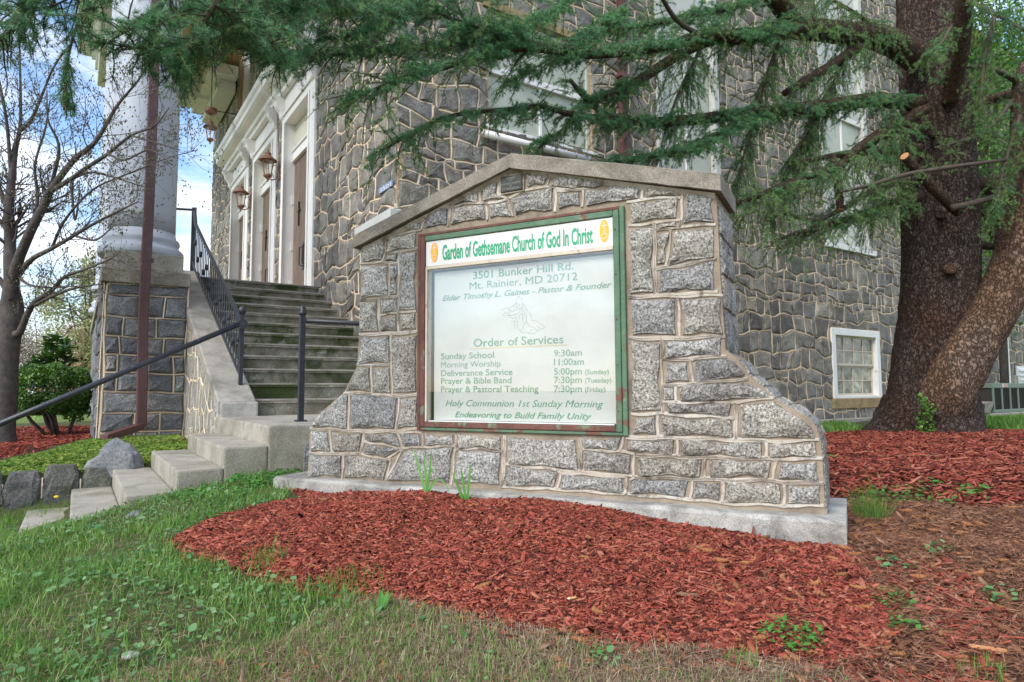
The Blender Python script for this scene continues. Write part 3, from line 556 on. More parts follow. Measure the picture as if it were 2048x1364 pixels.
def lay(stones, limit):
    stones.sort(key=lambda e: -e[0]); rest = {}
    for i, (ar, poly, g, par, mst, proud, gap, seg, jit) in enumerate(stones):
        if i < limit and ar > 0:
            mb = MB(); stone_mesh(mb, poly, g, proud, gap, seg, jit); mb.build('stone', mst, par)
        else: mb = rest.setdefault((par.name, mst.name), (MB(), par, mst))[0]; stone_mesh(mb, poly, g, proud, gap, seg, jit)
    for mb, par, mst in rest.values(): mb.build('rubble_stones', mst, par, kind='stuff')
def wall_grid(mb, a0, a1, b0, b1, opens, f, depth=0.):
    """flat wall with real openings and their reveals"""
    A = sorted({a0, a1, *[x for o in opens for x in (o[0], o[2])]}); B = sorted({b0, b1, *[x for o in opens for x in (o[1], o[3])]})
    A = [x for x in A if a0 <= x <= a1]; B = [x for x in B if b0 <= x <= b1]
    for i in range(len(A)-1):
        for j in range(len(B)-1):
            ca, cb = (A[i]+A[i+1])/2, (B[j]+B[j+1])/2
            if any(o[0] < ca < o[2] and o[1] < cb < o[3] for o in opens): continue
            mb.quad(f(A[i], B[j], 0), f(A[i+1], B[j], 0), f(A[i+1], B[j+1], 0), f(A[i], B[j+1], 0))
    if depth:
        for (x0, y0, x1, y1) in opens:
            for (p, q) in (((x0, y0), (x1, y0)), ((x1, y0), (x1, y1)), ((x1, y1), (x0, y1)), ((x0, y1), (x0, y0))):
                mb.quad(f(*p, 0), f(*q, 0), f(*q, -depth), f(*p, -depth))

# ------------------------------------------------------------ the stone sign
def SF(a, b, h): return S(a, b, SK-h)
mon = thing('monument_sign', S(-1.55, -.6, 3.2), 'gabled granite church sign with a glazed notice board, on a concrete plinth in red mulch', 'monument sign')
outl = [(615, 957), (620, 860), (645, 822), (689, 784), (714, 732), (718, 670), (724, 478), (1022, 326), (1432, 380), (1440, 540), (1451, 700), (1475, 718), (1498, 750), (1527, 774), (1549, 797), (1578, 812), (1617, 836), (1634, 857), (1641, 880), (1645, 920), (1650, 1016)]
out2 = [onS(*p) for p in outl]; TH_M = .36; out2[0] = (out2[0][0], -.535); out2[-1] = (out2[-1][0], -.535)
fx0, fx1, fz0, fz1 = -2.155, -.935, -.218, .895  # notice board opening
mb = MB(); n = len(out2)
fr = [(a, b) for a, b in out2]
# front face built with the opening, sides and back
top = lambda a: .897+(a+2.6)*.30 if a < -1.56 else 1.208-(a+1.56)*.285
tri = delaunay_2d_cdt([Vector(p) for p in fr+[(fx0, fz0), (fx1, fz0), (fx1, fz1), (fx0, fz1)]], [(i, (i+1) % n) for i in range(n)]+[(n, n+1), (n+1, n+2), (n+2, n+3), (n+3, n)], [], 1, 1e-5)
tv, tf = tri[0], tri[2]
fs = [f_ for f_ in tf if not (fx0 < sum(tv[i][0] for i in f_)/3 < fx1 and fz0 < sum(tv[i][1] for i in f_)/3 < fz1)]
mb.add([SF(p[0], p[1], 0) for p in tv], fs)
for i in range(n):
    p, q = fr[i], fr[(i+1) % n]; mb.quad(SF(*p, 0), SF(*q, 0), SF(*q, -TH_M), SF(*p, -TH_M))
mb.add([SF(a, b, -TH_M) for a, b in fr], [tuple(range(n))])
mb.build('mortar_core', MT['mmortar'], mon)
def cv(org, sc, pts): return [(org[0]+x/sc, org[1]+y/sc) for x, y in pts]
R1 = lambda p: cv((560, 280), 3.248, p); R2 = lambda p: cv((1100, 280), 3.248, p); ZA = lambda p: cv((700, 290), 5.683, p); ZB = lambda p: cv((1220, 330), 4.871, p)
ZC = lambda p: cv((600, 600), 3.589, p); ZD = lambda p: cv((1220, 590), 3.1, p); ZE = lambda p: cv((840, 840), 2.926, p)
CELLS = [R1([(520, 668), (692, 597), (688, 735), (668, 790), (522, 806)]), R1([(692, 597), (945, 470), (922, 585), (700, 625)]), R1([(700, 628), (900, 592), (895, 708), (685, 740)]), R1([(685, 740), (778, 728), (770, 800), (670, 795)]),
 R1([(778, 728), (893, 710), (890, 1115), (772, 1118)]), R1([(522, 806), (670, 795), (718, 803), (712, 1022), (522, 1045)]), R1([(718, 803), (770, 803), (770, 1018), (712, 1022)]), R1([(520, 1045), (640, 1030), (650, 1255), (513, 1265)]),
 R1([(640, 1030), (772, 1018), (775, 1118), (655, 1140)]), R1([(655, 1140), (772, 1122), (770, 1250), (650, 1255)]), R1([(772, 1122), (890, 1115), (895, 1245), (770, 1250)]),
 ZC([(432, 252), (655, 245), (660, 465), (412, 470)]), ZC([(655, 245), (848, 232), (850, 680), (670, 690), (660, 465)]), ZC([(412, 470), (515, 470), (520, 672), (318, 662)]), ZC([(515, 470), (660, 465), (670, 690), (520, 672)]),
 ZC([(318, 662), (360, 675), (352, 935), (78, 922), (85, 890), (150, 800), (250, 715)]), ZC([(360, 675), (520, 672), (670, 690), (720, 690), (690, 940), (352, 935)]), ZC([(720, 690), (855, 685), (850, 925), (690, 940)]),
 ZC([(75, 925), (215, 932), (235, 1100), (70, 1100)]), ZC([(215, 932), (462, 948), (440, 1105), (235, 1100)]), ZC([(462, 948), (705, 945), (740, 1062), (460, 1015)]), ZC([(460, 1015), (740, 1062), (625, 1145), (440, 1105)]),
 ZC([(70, 1100), (318, 1108), (308, 1280), (58, 1280)]), ZC([(318, 1108), (440, 1105), (625, 1145), (655, 1150), (618, 1300), (308, 1280)]),
 [(797, 864), (846, 866), (846, 894), (807, 896)], [(846, 866), (913, 868), (912, 891), (846, 894)], [(807, 896), (846, 894), (912, 891), (904, 970), (772, 962)],
 ZE([(215, 80), (495, 90), (490, 185), (370, 168), (215, 170)]), ZE([(215, 170), (370, 168), (490, 185), (480, 392), (185, 375)]), ZE([(500, 90), (930, 105), (945, 300), (800, 290), (500, 260)]), ZE([(500, 260), (800, 290), (825, 308), (805, 405), (480, 392)]),
 ZE([(825, 308), (1205, 335), (1205, 435), (805, 405)]), ZE([(930, 105), (1195, 100), (1170, 185), (945, 170)]), ZE([(945, 170), (1170, 185), (1255, 200), (1250, 330), (945, 300)]),
 ZA([(870, 755), (1140, 620), (1125, 930), (830, 970)]), ZA([(1140, 620), (1475, 450), (1490, 665), (1290, 665), (1145, 715)]), ZA([(1145, 715), (1290, 665), (1545, 665), (1570, 855), (1125, 930)]), ZA([(1475, 450), (1690, 360), (1695, 560), (1800, 625), (1545, 665), (1490, 665)]),
 ZA([(1545, 665), (1800, 630), (1860, 820), (1570, 855)]), R1([(1490, 385), (1590, 325), (1795, 300), (1790, 465), (1520, 500)]), R1([(1585, 210), (1755, 215), (1745, 295), (1600, 320), (1585, 315)]), R2([(10, 170), (430, 225), (430, 270), (310, 325), (140, 328), (0, 300)]),
 R2([(41, 328), (140, 328), (215, 325), (215, 440), (41, 468)]), R2([(215, 325), (310, 325), (430, 270), (600, 300), (600, 385), (505, 405), (215, 440)]), R2([(600, 300), (865, 325), (860, 370), (600, 385)]),
 ZB([(710, 230), (1035, 265), (1040, 580), (690, 600)]), ZB([(175, 370), (330, 330), (705, 300), (690, 530), (430, 570), (180, 590)]), ZB([(435, 570), (690, 530), (690, 605), (450, 640)]), ZB([(180, 595), (430, 575), (440, 1265), (190, 1290)]),
 ZB([(445, 640), (600, 625), (550, 1000), (445, 1020)]), ZB([(600, 625), (1045, 580), (1045, 915), (550, 1005)]), ZB([(445, 1020), (1045, 915), (1060, 1235), (440, 1270)]),
 ZD([(118, 15), (425, 10), (435, 265), (120, 265)]), ZD([(425, 10), (708, 0), (716, 255), (435, 265)]), ZD([(120, 265), (320, 280), (325, 735), (130, 740)]), ZD([(320, 280), (716, 255), (720, 380), (325, 400)]), ZD([(325, 400), (500, 400), (515, 550), (325, 565)]),
 ZD([(500, 400), (725, 380), (790, 402), (858, 495), (850, 520), (515, 550)]), ZD([(325, 565), (405, 560), (415, 665), (325, 665)]), ZD([(405, 560), (850, 520), (950, 570), (995, 605), (1020, 635), (780, 665), (415, 665)]), ZD([(325, 665), (415, 665), (780, 665), (770, 760), (330, 740)]),
 ZD([(780, 665), (1020, 635), (1100, 690), (1230, 765), (1285, 830), (1300, 900), (980, 910), (785, 890)]), ZD([(130, 740), (290, 745), (305, 880), (120, 880)]), ZD([(290, 745), (770, 760), (785, 890), (305, 880)]),
 ZD([(100, 890), (420, 890), (415, 1000), (160, 990), (75, 960)]), ZD([(420, 890), (970, 910), (965, 1015), (415, 1000)]), ZD([(970, 910), (1300, 900), (1312, 1015), (965, 1015)]), ZD([(160, 995), (590, 1010), (590, 1140), (150, 1130)]),
 ZD([(590, 1010), (965, 1015), (1030, 1020), (1010, 1150), (590, 1140)]), ZD([(1030, 1020), (1312, 1015), (1322, 1170), (1010, 1150)]), ZD([(120, 1150), (150, 1130), (510, 1140), (500, 1265), (115, 1235)]), ZD([(510, 1140), (700, 1150), (700, 1290), (500, 1265)]),
 ZD([(700, 1150), (1010, 1150), (1080, 1160), (1080, 1305), (700, 1290)]), ZD([(1080, 1160), (1322, 1170), (1328, 1308), (1080, 1305)])]
def hump(x, y): return .5*math.sin(x*23+y*11)+.3*math.sin(x*47-y*39+1)+.3*math.sin(y*71+x*17)
def big_stone(mb, poly, f, proud=.021, gap=.018, step=.024, off=0):
    if area(poly) < 0: poly = poly[::-1]
    c = centroid(poly); p = subdiv(poly, .045); n_ = len(p); wv = [random.uniform(-1, 1) for _ in p]
    def inset(ins, j):
        o = []
        for i, q in enumerate(p):
            d = math.dist(q, c) or 1; k = max(.3, 1-(ins+j*(.7*wv[i]+.6*wv[i-1]))/d); o.append((c[0]+(q[0]-c[0])*k, c[1]+(q[1]-c[1])*k))
        return o
    r0, r1, r2 = inset(gap-.002, .007), inset(gap+.003, .007), inset(gap+.013, .008)
    inner = []; xs = [q[0] for q in r2]; ys = [q[1] for q in r2]; y = min(ys)+step/2
    arr = np.array(r2)
    while y < max(ys):
        x = min(xs)+random.uniform(.2, .8)*step
        while x < max(xs):
            q = (x+random.uniform(-.3, .3)*step, y+random.uniform(-.3, .3)*step)
            if inpoly(np.array([q]), r2)[0] and np.min(np.hypot(arr[:, 0]-q[0], arr[:, 1]-q[1])) > step*.45: inner.append(q)
            x += step
        y += step*.87
    tp = [Vector(q) for q in r2+inner]; res = delaunay_2d_cdt(tp, [(i, (i+1) % n_) for i in range(n_)], [], 1, 1e-5)
    vs = [f(a, b, -.006) for a, b in r0]+[f(a, b, proud*.5+random.uniform(-.002, .002)) for a, b in r1]; base = 2*n_
    ox = random.uniform(0, 9); ledge = random.uniform(0, 6.28); amp = random.uniform(.6, 1.3)
    for v in res[0]:
        a, b = v[0], v[1]; d = np.min(np.hypot(arr[:, 0]-a, arr[:, 1]-b)); e = min(1, .55+d/.04)
        st = .35*math.tanh(14*((a-c[0])*math.cos(ledge)+(b-c[1])*math.sin(ledge)+.04*math.sin((a+b)*30)))
        vs.append(f(a, b, proud*e*(1+amp*(.2*hump(a+ox, b)+.34*st)+random.uniform(-.16, .16))))
    fs = [(i, (i+1) % n_, n_+(i+1) % n_, n_+i) for i in range(n_)]+[tuple(base+i for i in f_) for f_ in res[2]]
    # ring1 -> ring2: nearest original boundary order is kept by the triangulation when no vertices merge
    if len(res[0]) >= n_: fs += [(n_+i, n_+(i+1) % n_, base+(i+1) % n_, base+i) for i in range(n_)]
    mb.tt = random.random(); mb.add(vs, fs)
for px_ in CELLS:
    poly = [onS(*p) for p in px_]; mb = MB(); big_stone(mb, poly, SF); mb.build('stone', MT['mstone'], mon)
def near_outline(p):
    return min(abs((p[0]-a[0])*(b_[1]-a[1])-(p[1]-a[1])*(b_[0]-a[0]))/(math.dist(a, b_) or 1)+max(0, math.dist(p, ((a[0]+b_[0])/2, (a[1]+b_[1])/2))-math.dist(a, b_)*.6) for a, b_ in zip(fr, fr[1:]+fr[:1]))
bd = MB(); bd.keep = True; seen = []
for px_ in CELLS:
    poly = [onS(*p) for p in px_]
    for i, p in enumerate(poly):
        q = poly[(i+1) % len(poly)]; m_ = ((p[0]+q[0])/2, (p[1]+q[1])/2)
        if math.dist(p, q) < .02 or any(math.dist(m_, s_) < .022 for s_ in seen) or (fx0-.03 < m_[0] < fx1+.03 and fz0-.03 < m_[1] < fz1+.03): continue
        if m_[1] < -.50 or m_[1] > top(m_[0])-.05 or m_[0] > -.13 or m_[0] < -2.97 or near_outline(m_) < .03: continue
        seen.append(m_); bead_run(bd, p, q, lambda a, b, h: SF(a+.004*math.sin(b*40), b+.004*math.sin(a*31), h), .0052, .007, max(2, int(math.dist(p, q)/.05)))
bd.build('mortar_joints', MT['mbead'], mon, kind='stuff')
# stones of the right end, in the thickness of the wall
for i in range(10, 20):
    p, q = fr[i], fr[i+1]
for zlo, zhi in ((.15, .36), (.36, .52), (.52, .70), (.70, .86)):
    sx = lambda b: np.interp(b, [.16, .63, .86], [fr[10][0], fr[9][0], fr[8][0]])
    def EF(a, b, h, sx=sx): return S(sx(b)+h, b, SK+a)
    cut_ = random.uniform(.14, .22)
    for a0, a1 in ((.01, cut_), (cut_, TH_M-.01)):
        mb = MB(); big_stone(mb, [(a0, zlo), (a1, zlo), (a1, zhi), (a0, zhi)], EF, .018, .010, .035); mb.build('stone', MT['mstone'], mon)
for i in range(11, 20):                        # stones running over the stepped shoulder
    p, q = fr[i], fr[i+1]; l = math.dist(p, q)
    def HF(a, b, h, p=p, q=q, l=l):
        nx_, nz_ = -(q[1]-p[1])/l, (q[0]-p[0])/l; return S(p[0]+(q[0]-p[0])*a/l-nx_*0+nx_*h, p[1]+(q[1]-p[1])*a/l+nz_*h, SK+b)
    mb = MB(); big_stone(mb, [(0, .0), (l, .0), (l, TH_M/2), (0, TH_M/2)], HF, .012, .006, .035); mb.build('stone', MT['mstone'], mon)
    mb = MB(); big_stone(mb, [(0, TH_M/2), (l, TH_M/2), (l, TH_M), (0, TH_M)], HF, .012, .006, .035); mb.build('stone', MT['mstone'], mon)
# coping: two sloped slabs meeting at the ridge
KC = SK-.055; KB = SK+TH_M+.03
cl, cp_, cr2 = onS(706, 470, KC), onS(1020, 305, KC), onS(1440, 345, KC)
for (p, q) in ((cl, cp_), (cp_, cr2)):
    mb = MB(); t_ = .078 if q is cp_ else .082; n_ = 14; vs = []
    for i in range(n_+1):
        a = p[0]+(q[0]-p[0])*i/n_; b = p[1]+(q[1]-p[1])*i/n_; j = lambda: random.uniform(-.0025, .0025)
        vs += [S(a, b-t_+j(), KC+j()), S(a, b-.006+j(), KC+j()), S(a, b+j(), KC+.012), S(a, b+j(), KB), S(a, b-t_, KB)]
    mb.add(vs, [(i*5+k, i*5+(k+1) % 5, i*5+5+(k+1) % 5, i*5+5+k) for i in range(n_) for k in range(5)]+[(4, 3, 2, 1, 0), tuple(n_*5+k for k in range(5))]); mb.build('coping_slab', MT['coping'], mon)
mb = MB()
for (a0, b0), (a1, b1) in (((cl[0]+.05, cl[1]-.082), (cp_[0], cp_[1]-.08)), ((cp_[0], cp_[1]-.08), (cr2[0]-.03, cr2[1]-.084))):
    n_ = 12
    for i in range(n_):
        t0, t1 = i/n_, (i+1)/n_; A_ = (a0+(a1-a0)*t0, b0+(b1-b0)*t0); B_ = (a0+(a1-a0)*t1, b0+(b1-b0)*t1)
        mb.quad(SF(A_[0], A_[1]-.022, .004), SF(B_[0], B_[1]-.022, .004), SF(B_[0], B_[1]+.002, .03), SF(A_[0], A_[1]+.002, .03))
mb.build('bedding_joint', MT['mbead'], mon)
# plinth
mb = MB(); n_ = 22; vs = []; KP = SK-.11
for i in range(n_+1):
    a = -3.16+(3.13)*i/n_; j = lambda: random.uniform(-.004, .004)
    vs += [S(a, -.95, KP), S(a, -.535+j(), KP+j()), S(a, -.52+j(), KP+.02), S(a, -.515, SK+TH_M+.1), S(a, -.95, SK+TH_M+.1)]
mb.add(vs, [(i*5+k, i*5+(k+1) % 5, i*5+5+(k+1) % 5, i*5+5+k) for i in range(n_) for k in range(5)]+[(4, 3, 2, 1, 0), tuple(n_*5+k for k in range(5))]); mb.build('plinth', MT['plinth'], mon)
# notice board cabinet
cab = bpy.data.objects.new('sign_cabinet', None); COL.objects.link(cab); cab.parent = mon; cab.location = Vector(S(-1.55, -.2, SK))-mon.location
def frame_bar(name, a0, a1, b0, b1, h0, h1, m_, bev=.003):
    mb = MB(); mb.box((a0, b0, h0), (a1, b1, h1), SF); return mb.build(name, m_, cab, bevel=bev)
frame_bar('outer_frame_bar', fx0, fx0+.020, fz0, fz1, -.05, .020, MT['rust']); frame_bar('outer_frame_bar', fx1-.024, fx1, fz0, fz1, -.05, .020, MT['green'])
frame_bar('outer_frame_bar', fx0+.021, fx1-.025, fz1-.016, fz1, -.05, .018, MT['rust']); frame_bar('outer_frame_bar', fx0+.021, fx1-.025, fz0, fz0+.016, -.05, .018, MT['green'])
ix0, ix1, iz0, iz1 = fx0+.022, fx1-.026, fz0+.018, fz1-.018
frame_bar('door_frame_bar', ix0, ix0+.030, iz0, iz1, -.03, .024, MT['rust']); frame_bar('door_frame_bar', ix1-.030, ix1, iz0, iz1, -.03, .024, MT['green'])
frame_bar('door_frame_bar', ix0+.031, ix1-.031, iz1-.030, iz1, -.03, .023, MT['green']); frame_bar('door_frame_bar', ix0+.031, ix1-.031, iz0, iz0+.028, -.03, .023, MT['rust'])
jx0, jx1, jz0, jz1 = ix0+.032, ix1-.032, iz0+.030, iz1-.032
hz = jz1-.142                                   # bottom of the header strip
frame_bar('trim_strip', jx0, jx0+.012, jz0, hz-.002, -.028, .018, MT['trim'], .001); frame_bar('trim_strip', jx0+.012, jx1, hz-.020, hz-.002, -.028, .020, MT['trim'], .001)
frame_bar('header_panel', jx0+.001, jx1-.001, hz, jz1, -.03, .014, MT['head'], .001)
mb = MB(); mb.box((jx0-.02, jz0-.02, -.10), (jx1+.02, hz, -.095), SF); mb.build('cabinet_back', M('cabinet_back', [(.14, .12, .10), (.22, .18, .14)], 8), cab)
frame_bar('message_board', jx0+.034, jx1-.002, jz0+.008, hz-.034, -.030, -.024, MT['board'], .0)
mb = MB(); mb.box((jx0-.005, jz0-.005, .006), (jx1+.005, hz-.018, .010), SF); mb.build('glass_pane', MT['glass'], cab)
frame_bar('silicone_bead', jx0+.02, jx1-.01, jz0+.001, jz0+.006, -.03, .014, MT['white'], .0)
def bolt(a, b, h=.024): mb = MB(); mb.lathe(SF(a, b, h-.001), [(.004, 0), (.004, .003), (.002, .005)], 8, axis=tuple(np.r_[-SN, 0])); mb.build('bolt_head', MT['rust'], cab)
for b in (-.1, .12, .34, .56, .78): bolt(ix1-.018, b); bolt(ix0+.017, b)
def text(body, a, b, size, m_, name, f=SF, h=.016, sx=1., shear=0., off=0., sp=1., align='LEFT', parent=None, width=None):
    cu = bpy.data.curves.new('txt', 'FONT'); cu.body = body; cu.size = size; cu.shear = shear; cu.offset = off; cu.space_character = sp; cu.align_x = 'LEFT'; cu.resolution_u = 3; cu.fill_mode = 'FRONT'
    to = bpy.data.objects.new('txt', cu); me = bpy.data.meshes.new_from_object(to); bpy.data.objects.remove(to)
    co = np.zeros(len(me.vertices)*3, np.float32); me.vertices.foreach_get('co', co); co = co.reshape(-1, 3)
    w_ = co[:, 0].max()-co[:, 0].min(); co[:, 0] -= co[:, 0].min(); k = sx if width is None else width/w_
    co[:, 0] *= k; w_ *= k
    if align == 'CENTER': co[:, 0] -= w_/2
    rl = rootloc(parent)
    for i, v in enumerate(me.vertices): v.co = Vector(f(a+co[i, 0], b+co[i, 1], h))-rl
    return link(name, me, m_, parent)
KH = .016
def hd(px, py): return onS(px, py, SK-.014)
def bdp(px, py): return onS(px, py, SK+.023)
a0, b0 = hd(885, 519); a1, b1 = hd(1186, 487); text('Garden of Gethsemane Church of God In Christ', a0, b0-.002, .118, MT['gtxt'], 'lettering', h=KH, off=.0030, width=a1-a0, parent=cab)
BH = -.0225
def bt(body, pl, pr, size, italic=False, m_=None, off=.0005):
    p, q = bdp(*pl), bdp(*pr); text(body, p[0], (p[1]+q[1])/2, size, m_ or MT['ftxt'], 'lettering', h=BH, shear=.32 if italic else 0, off=0 if 'M' in body else off, width=q[0]-p[0], parent=cab)
bt('3501 Bunker Hill Rd.', (946, 556), (1147, 541), .058, off=.0006); bt('Mt. Rainier, MD 20712', (939, 577), (1155, 562), .058, off=.0006)
bt('Elder Timothy L. Gaines - Pastor & Founder', (885, 600), (1224, 577), .044, True); bt('Order of Services', (947, 692), (1127, 688), .062, off=.0006)
for y0, y1, s1, x1, s2_, x2, s3, x3 in ((718, 712, 'Sunday School', 988, '9:30am', 1164, '', 0), (735, 730, 'Morning Worship', 1001, '11:00am', 1168, '', 0), (752, 749, 'Deliverance Service', 1025, '5:00pm', 1164, '(Sunday)', 1218), (768, 766, 'Prayer & Bible Band', 1023, '7:30pm', 1164, '(Tuesday)', 1223), (785, 784, 'Prayer & Pastoral Teaching', 1077, '7:30pm', 1164, '(Friday)', 1211)):
    bt(s1, (882, y0), (x1, y0-2), .048); bt(s2_, (1108, y1), (x2, y1), .048)
    if s3: bt(s3, (1170, y1-1), (x3, y1-1), .033, off=.0006)
bt('Holy Communion 1st Sunday Morning', (891, 812), (1207, 815), .050, True); bt('Endeavoring to Build Family Unity', (910, 835), (1183, 838), .044, True)
p, q = bdp(941, 697), bdp(1137, 690); mb = MB(); mb.box((p[0], p[1]-.003, BH-.001), (q[0], p[1]+.001, BH), SF); mb.build('gold_rule', MT['goldline'], cab)
def disc(mb, a, b, ra, rb, h, n_=28, a0=0, a1=2*math.pi, th=None):
    pts = [(a+ra*math.cos(a0+(a1-a0)*i/n_), b+rb*math.sin(a0+(a1-a0)*i/n_)) for i in range(n_+(th is not None))]
    if th is None: mb.add([SF(x, y, h) for x, y in pts], [tuple(range(n_))])
    else:
        ins = [(a+(x-a)*(1-th/ra), b+(y-b)*(1-th/rb)) for x, y in pts]; vs = [SF(x, y, h) for x, y in pts+ins]; m_ = len(pts); mb.add(vs, [(i, i+1, m_+i+1, m_+i) for i in range(m_-1)])
for (px, py) in ((869, 505), (1208.5, 462)):
    a, b = hd(px, py); mb = MB(); disc(mb, a, b, .024, .056, KH); e = mb.build('emblem', MT['gold'], cab)
    mb = MB(); h = KH+.001
    for (x0, y0, x1, y1) in ((-.0018, -.012, .0018, .046), (-.015, .024, .015, .028)): mb.quad(SF(a+x0, b+y0, h), SF(a+x1, b+y0, h), SF(a+x1, b+y1, h), SF(a+x0, b+y1, h))
    disc(mb, a-.008, b-.026, .0085, .0135, h, 14, .6, 5.4, .0022); disc(mb, a+.008, b-.026, .0085, .0135, h, 14, -2.2, 2.5, .0022); disc(mb, a, b-.034, .004, .006, h, 10, 3.3, 6.1, .0018)
    mb.build('emblem_cross', MT['head'], cab)
# line drawing of a kneeling robed figure
Zp = lambda p: [bdp(990+x/8.96, 580+y/8.96) for x, y in p]
for ln in ([(105, 365), (190, 325), (265, 325), (330, 275), (375, 235), (395, 225)], [(385, 150), (410, 120), (450, 125), (480, 155), (475, 190)], [(385, 150), (385, 180), (360, 210)], [(330, 285), (355, 340)], [(395, 225), (380, 330)], [(430, 240), (440, 280), (395, 330)], [(480, 230), (530, 280), (570, 350), (640, 450), (665, 545), (740, 555), (790, 600), (830, 610), (895, 665), (880, 685), (815, 690)], [(485, 240), (495, 320), (520, 380), (530, 430), (515, 490)],
  [(550, 330), (565, 420), (560, 550), (520, 630), (455, 745)], [(560, 550), (620, 655), (690, 665), (730, 700), (745, 740), (810, 715), (800, 680), (760, 640)], [(690, 695), (610, 760), (600, 790), (745, 765)], [(455, 745), (520, 770), (600, 765)], [(380, 470), (400, 560), (405, 670), (455, 745)], [(360, 540), (355, 620), (358, 695)], [(280, 575), (360, 550)], [(250, 480), (330, 515), (380, 475)], [(140, 465), (230, 455), (300, 455), (400, 430), (480, 350)], [(140, 465), (160, 420), (200, 405), (230, 420), (240, 385), (265, 345), (300, 390)], [(230, 420), (280, 460)], [(270, 400), (360, 365), (490, 325)], [(420, 440), (440, 480), (435, 520)], [(490, 360), (490, 480), (505, 600)], [(440, 410), (470, 440), (490, 435)]):
    pts = Zp(ln); mb = MB()
    for p, q in zip(pts[:-1], pts[1:]):
        l = math.dist(p, q) or 1; nx_, ny_ = -(q[1]-p[1])/l*.0007, (q[0]-p[0])/l*.0007
        mb.quad(SF(p[0]-nx_, p[1]-ny_, BH), SF(q[0]-nx_, q[1]-ny_, BH), SF(q[0]+nx_, q[1]+ny_, BH), SF(p[0]+nx_, p[1]+ny_, BH))
    mb.build('drawn_line', MT['ink'], cab)
# bronze plaque under the ridge
pq = [onS(*p, SK-.02) for p in ((1001, 386), (1044, 378), (1044, 347), (1001, 355))]; pa0, pa1, pb0, pb1 = pq[0][0], pq[1][0], (pq[0][1]+pq[1][1])/2, (pq[2][1]+pq[3][1])/2
mb = MB(); mb.box((pa0-.008, pb0-.008, -.005), (pa1+.008, pb1+.008, .014), SF); mb.build('plaque_bedding', MT['mbead'], mon)
mb = MB(); mb.box((pa0, pb0, .0), (pa1, pb1, .022), SF); pl_ = mb.build('plaque', MT['plaque'], mon, bevel=.002)
hgt = pb1-pb0; mid = (pa0+pa1)/2
for tx, k, sz, wd in (('MADE', .76, .012, .052), ('BY', .60, .010, .016), ('HENRY WINTER', .42, .013, .118), ('BY', .28, .010, .014), ('W J DONOHUE', .10, .013, .105)):
    pass
for k, wd, nn_ in ((.78, .05, 6), (.62, .014, 2), (.44, .118, 13), (.29, .014, 2), (.12, .10, 11)):   # worn illegible raised letters
    mb = MB()
    for i in range(nn_):
        a = mid-wd/2+wd*i/nn_; h_ = .008; w_ = wd/nn_*.55
        for (x0, y0, x1, y1) in random.choice((((0, 0, .25, 1), (.75, 0, 1, 1), (.25, .4, .75, .6)), ((0, 0, .25, 1), (.25, .8, 1, 1), (.25, 0, 1, .2)), ((.4, 0, .65, 1), (0, .8, 1, 1)))): mb.quad(*[SF(a+w_*x, pb0+hgt*k+h_*y, .0228) for x, y in ((x0, y0), (x1, y0), (x1, y1), (x0, y1))])
    mb.build('raised_lettering', MT['plaquetxt'], pl_)
# ------------------------------------------------------------ the church
chu = thing('stone_church', P(CU, CV, -.7), 'grey rubble stone church with cream mortar joints and white columned porch behind the sign', 'church')
def FW(a, b, h): return P(a, CV-h, b)        # front wall, a = u
def SW(a, b, h): return P(CU-h, a, b)        # side wall, a = v
UEND, ZTOP, VEND, ZB = 21.0, 10.2, 24.0, -.75
D_OP = [(10.6+.26+i*2.56, 1.69, 12.7-.18+i*2.56, 5.18) for i in range(3)]
DOUT = [(10.6+i*2.56, 1.69, 12.7+i*2.56, 5.72) for i in range(3)]
W_OP_F = [(16.0, 6.35, 17.4, 9.2), (12.6, 6.9, 14.0, 9.6), (9.0, 6.9, 10.4, 9.6)]
S_OP = [(12.66, -.2, 14.56, 1.25), (18.0, -.2, 19.9, 1.25), (4.5, 3.60, 6.35, 5.24), (7.75, 3.3, 9.35, 9.8), (12.6, 3.02, 14.45, 9.8), (17.0, 3.0, 19.0, 9.8)]
def part(name, par): o = bpy.data.objects.new(name, None); COL.objects.link(o); o.parent = par; return o
mb = MB(); wall_grid(mb, CU, UEND, ZB, ZTOP, [(10.6+i*2.56, 1.69, 12.7+i*2.56, 5.72) for i in range(3)]+W_OP_F, FW, .3); fwall = mb.build('front_wall', MT['mortar'], chu)
mb = MB(); wall_grid(mb, CV, VEND, ZB, ZTOP, S_OP, SW, .25); swall = mb.build('side_wall', MT['mortar'], chu)
mb = MB(); mb.quad(P(UEND, CV, ZB), P(UEND, VEND, ZB), P(UEND, VEND, ZTOP), P(UEND, CV, ZTOP)); mb.quad(P(CU, VEND, ZB), P(UEND, VEND, ZB), P(UEND, VEND, ZTOP), P(CU, VEND, ZTOP)); mb.quad(P(CU, CV, ZTOP), P(UEND, CV, ZTOP), P(UEND, VEND, ZTOP), P(CU, VEND, ZTOP)); mb.build('rear_walls', MT['mortar'], chu)
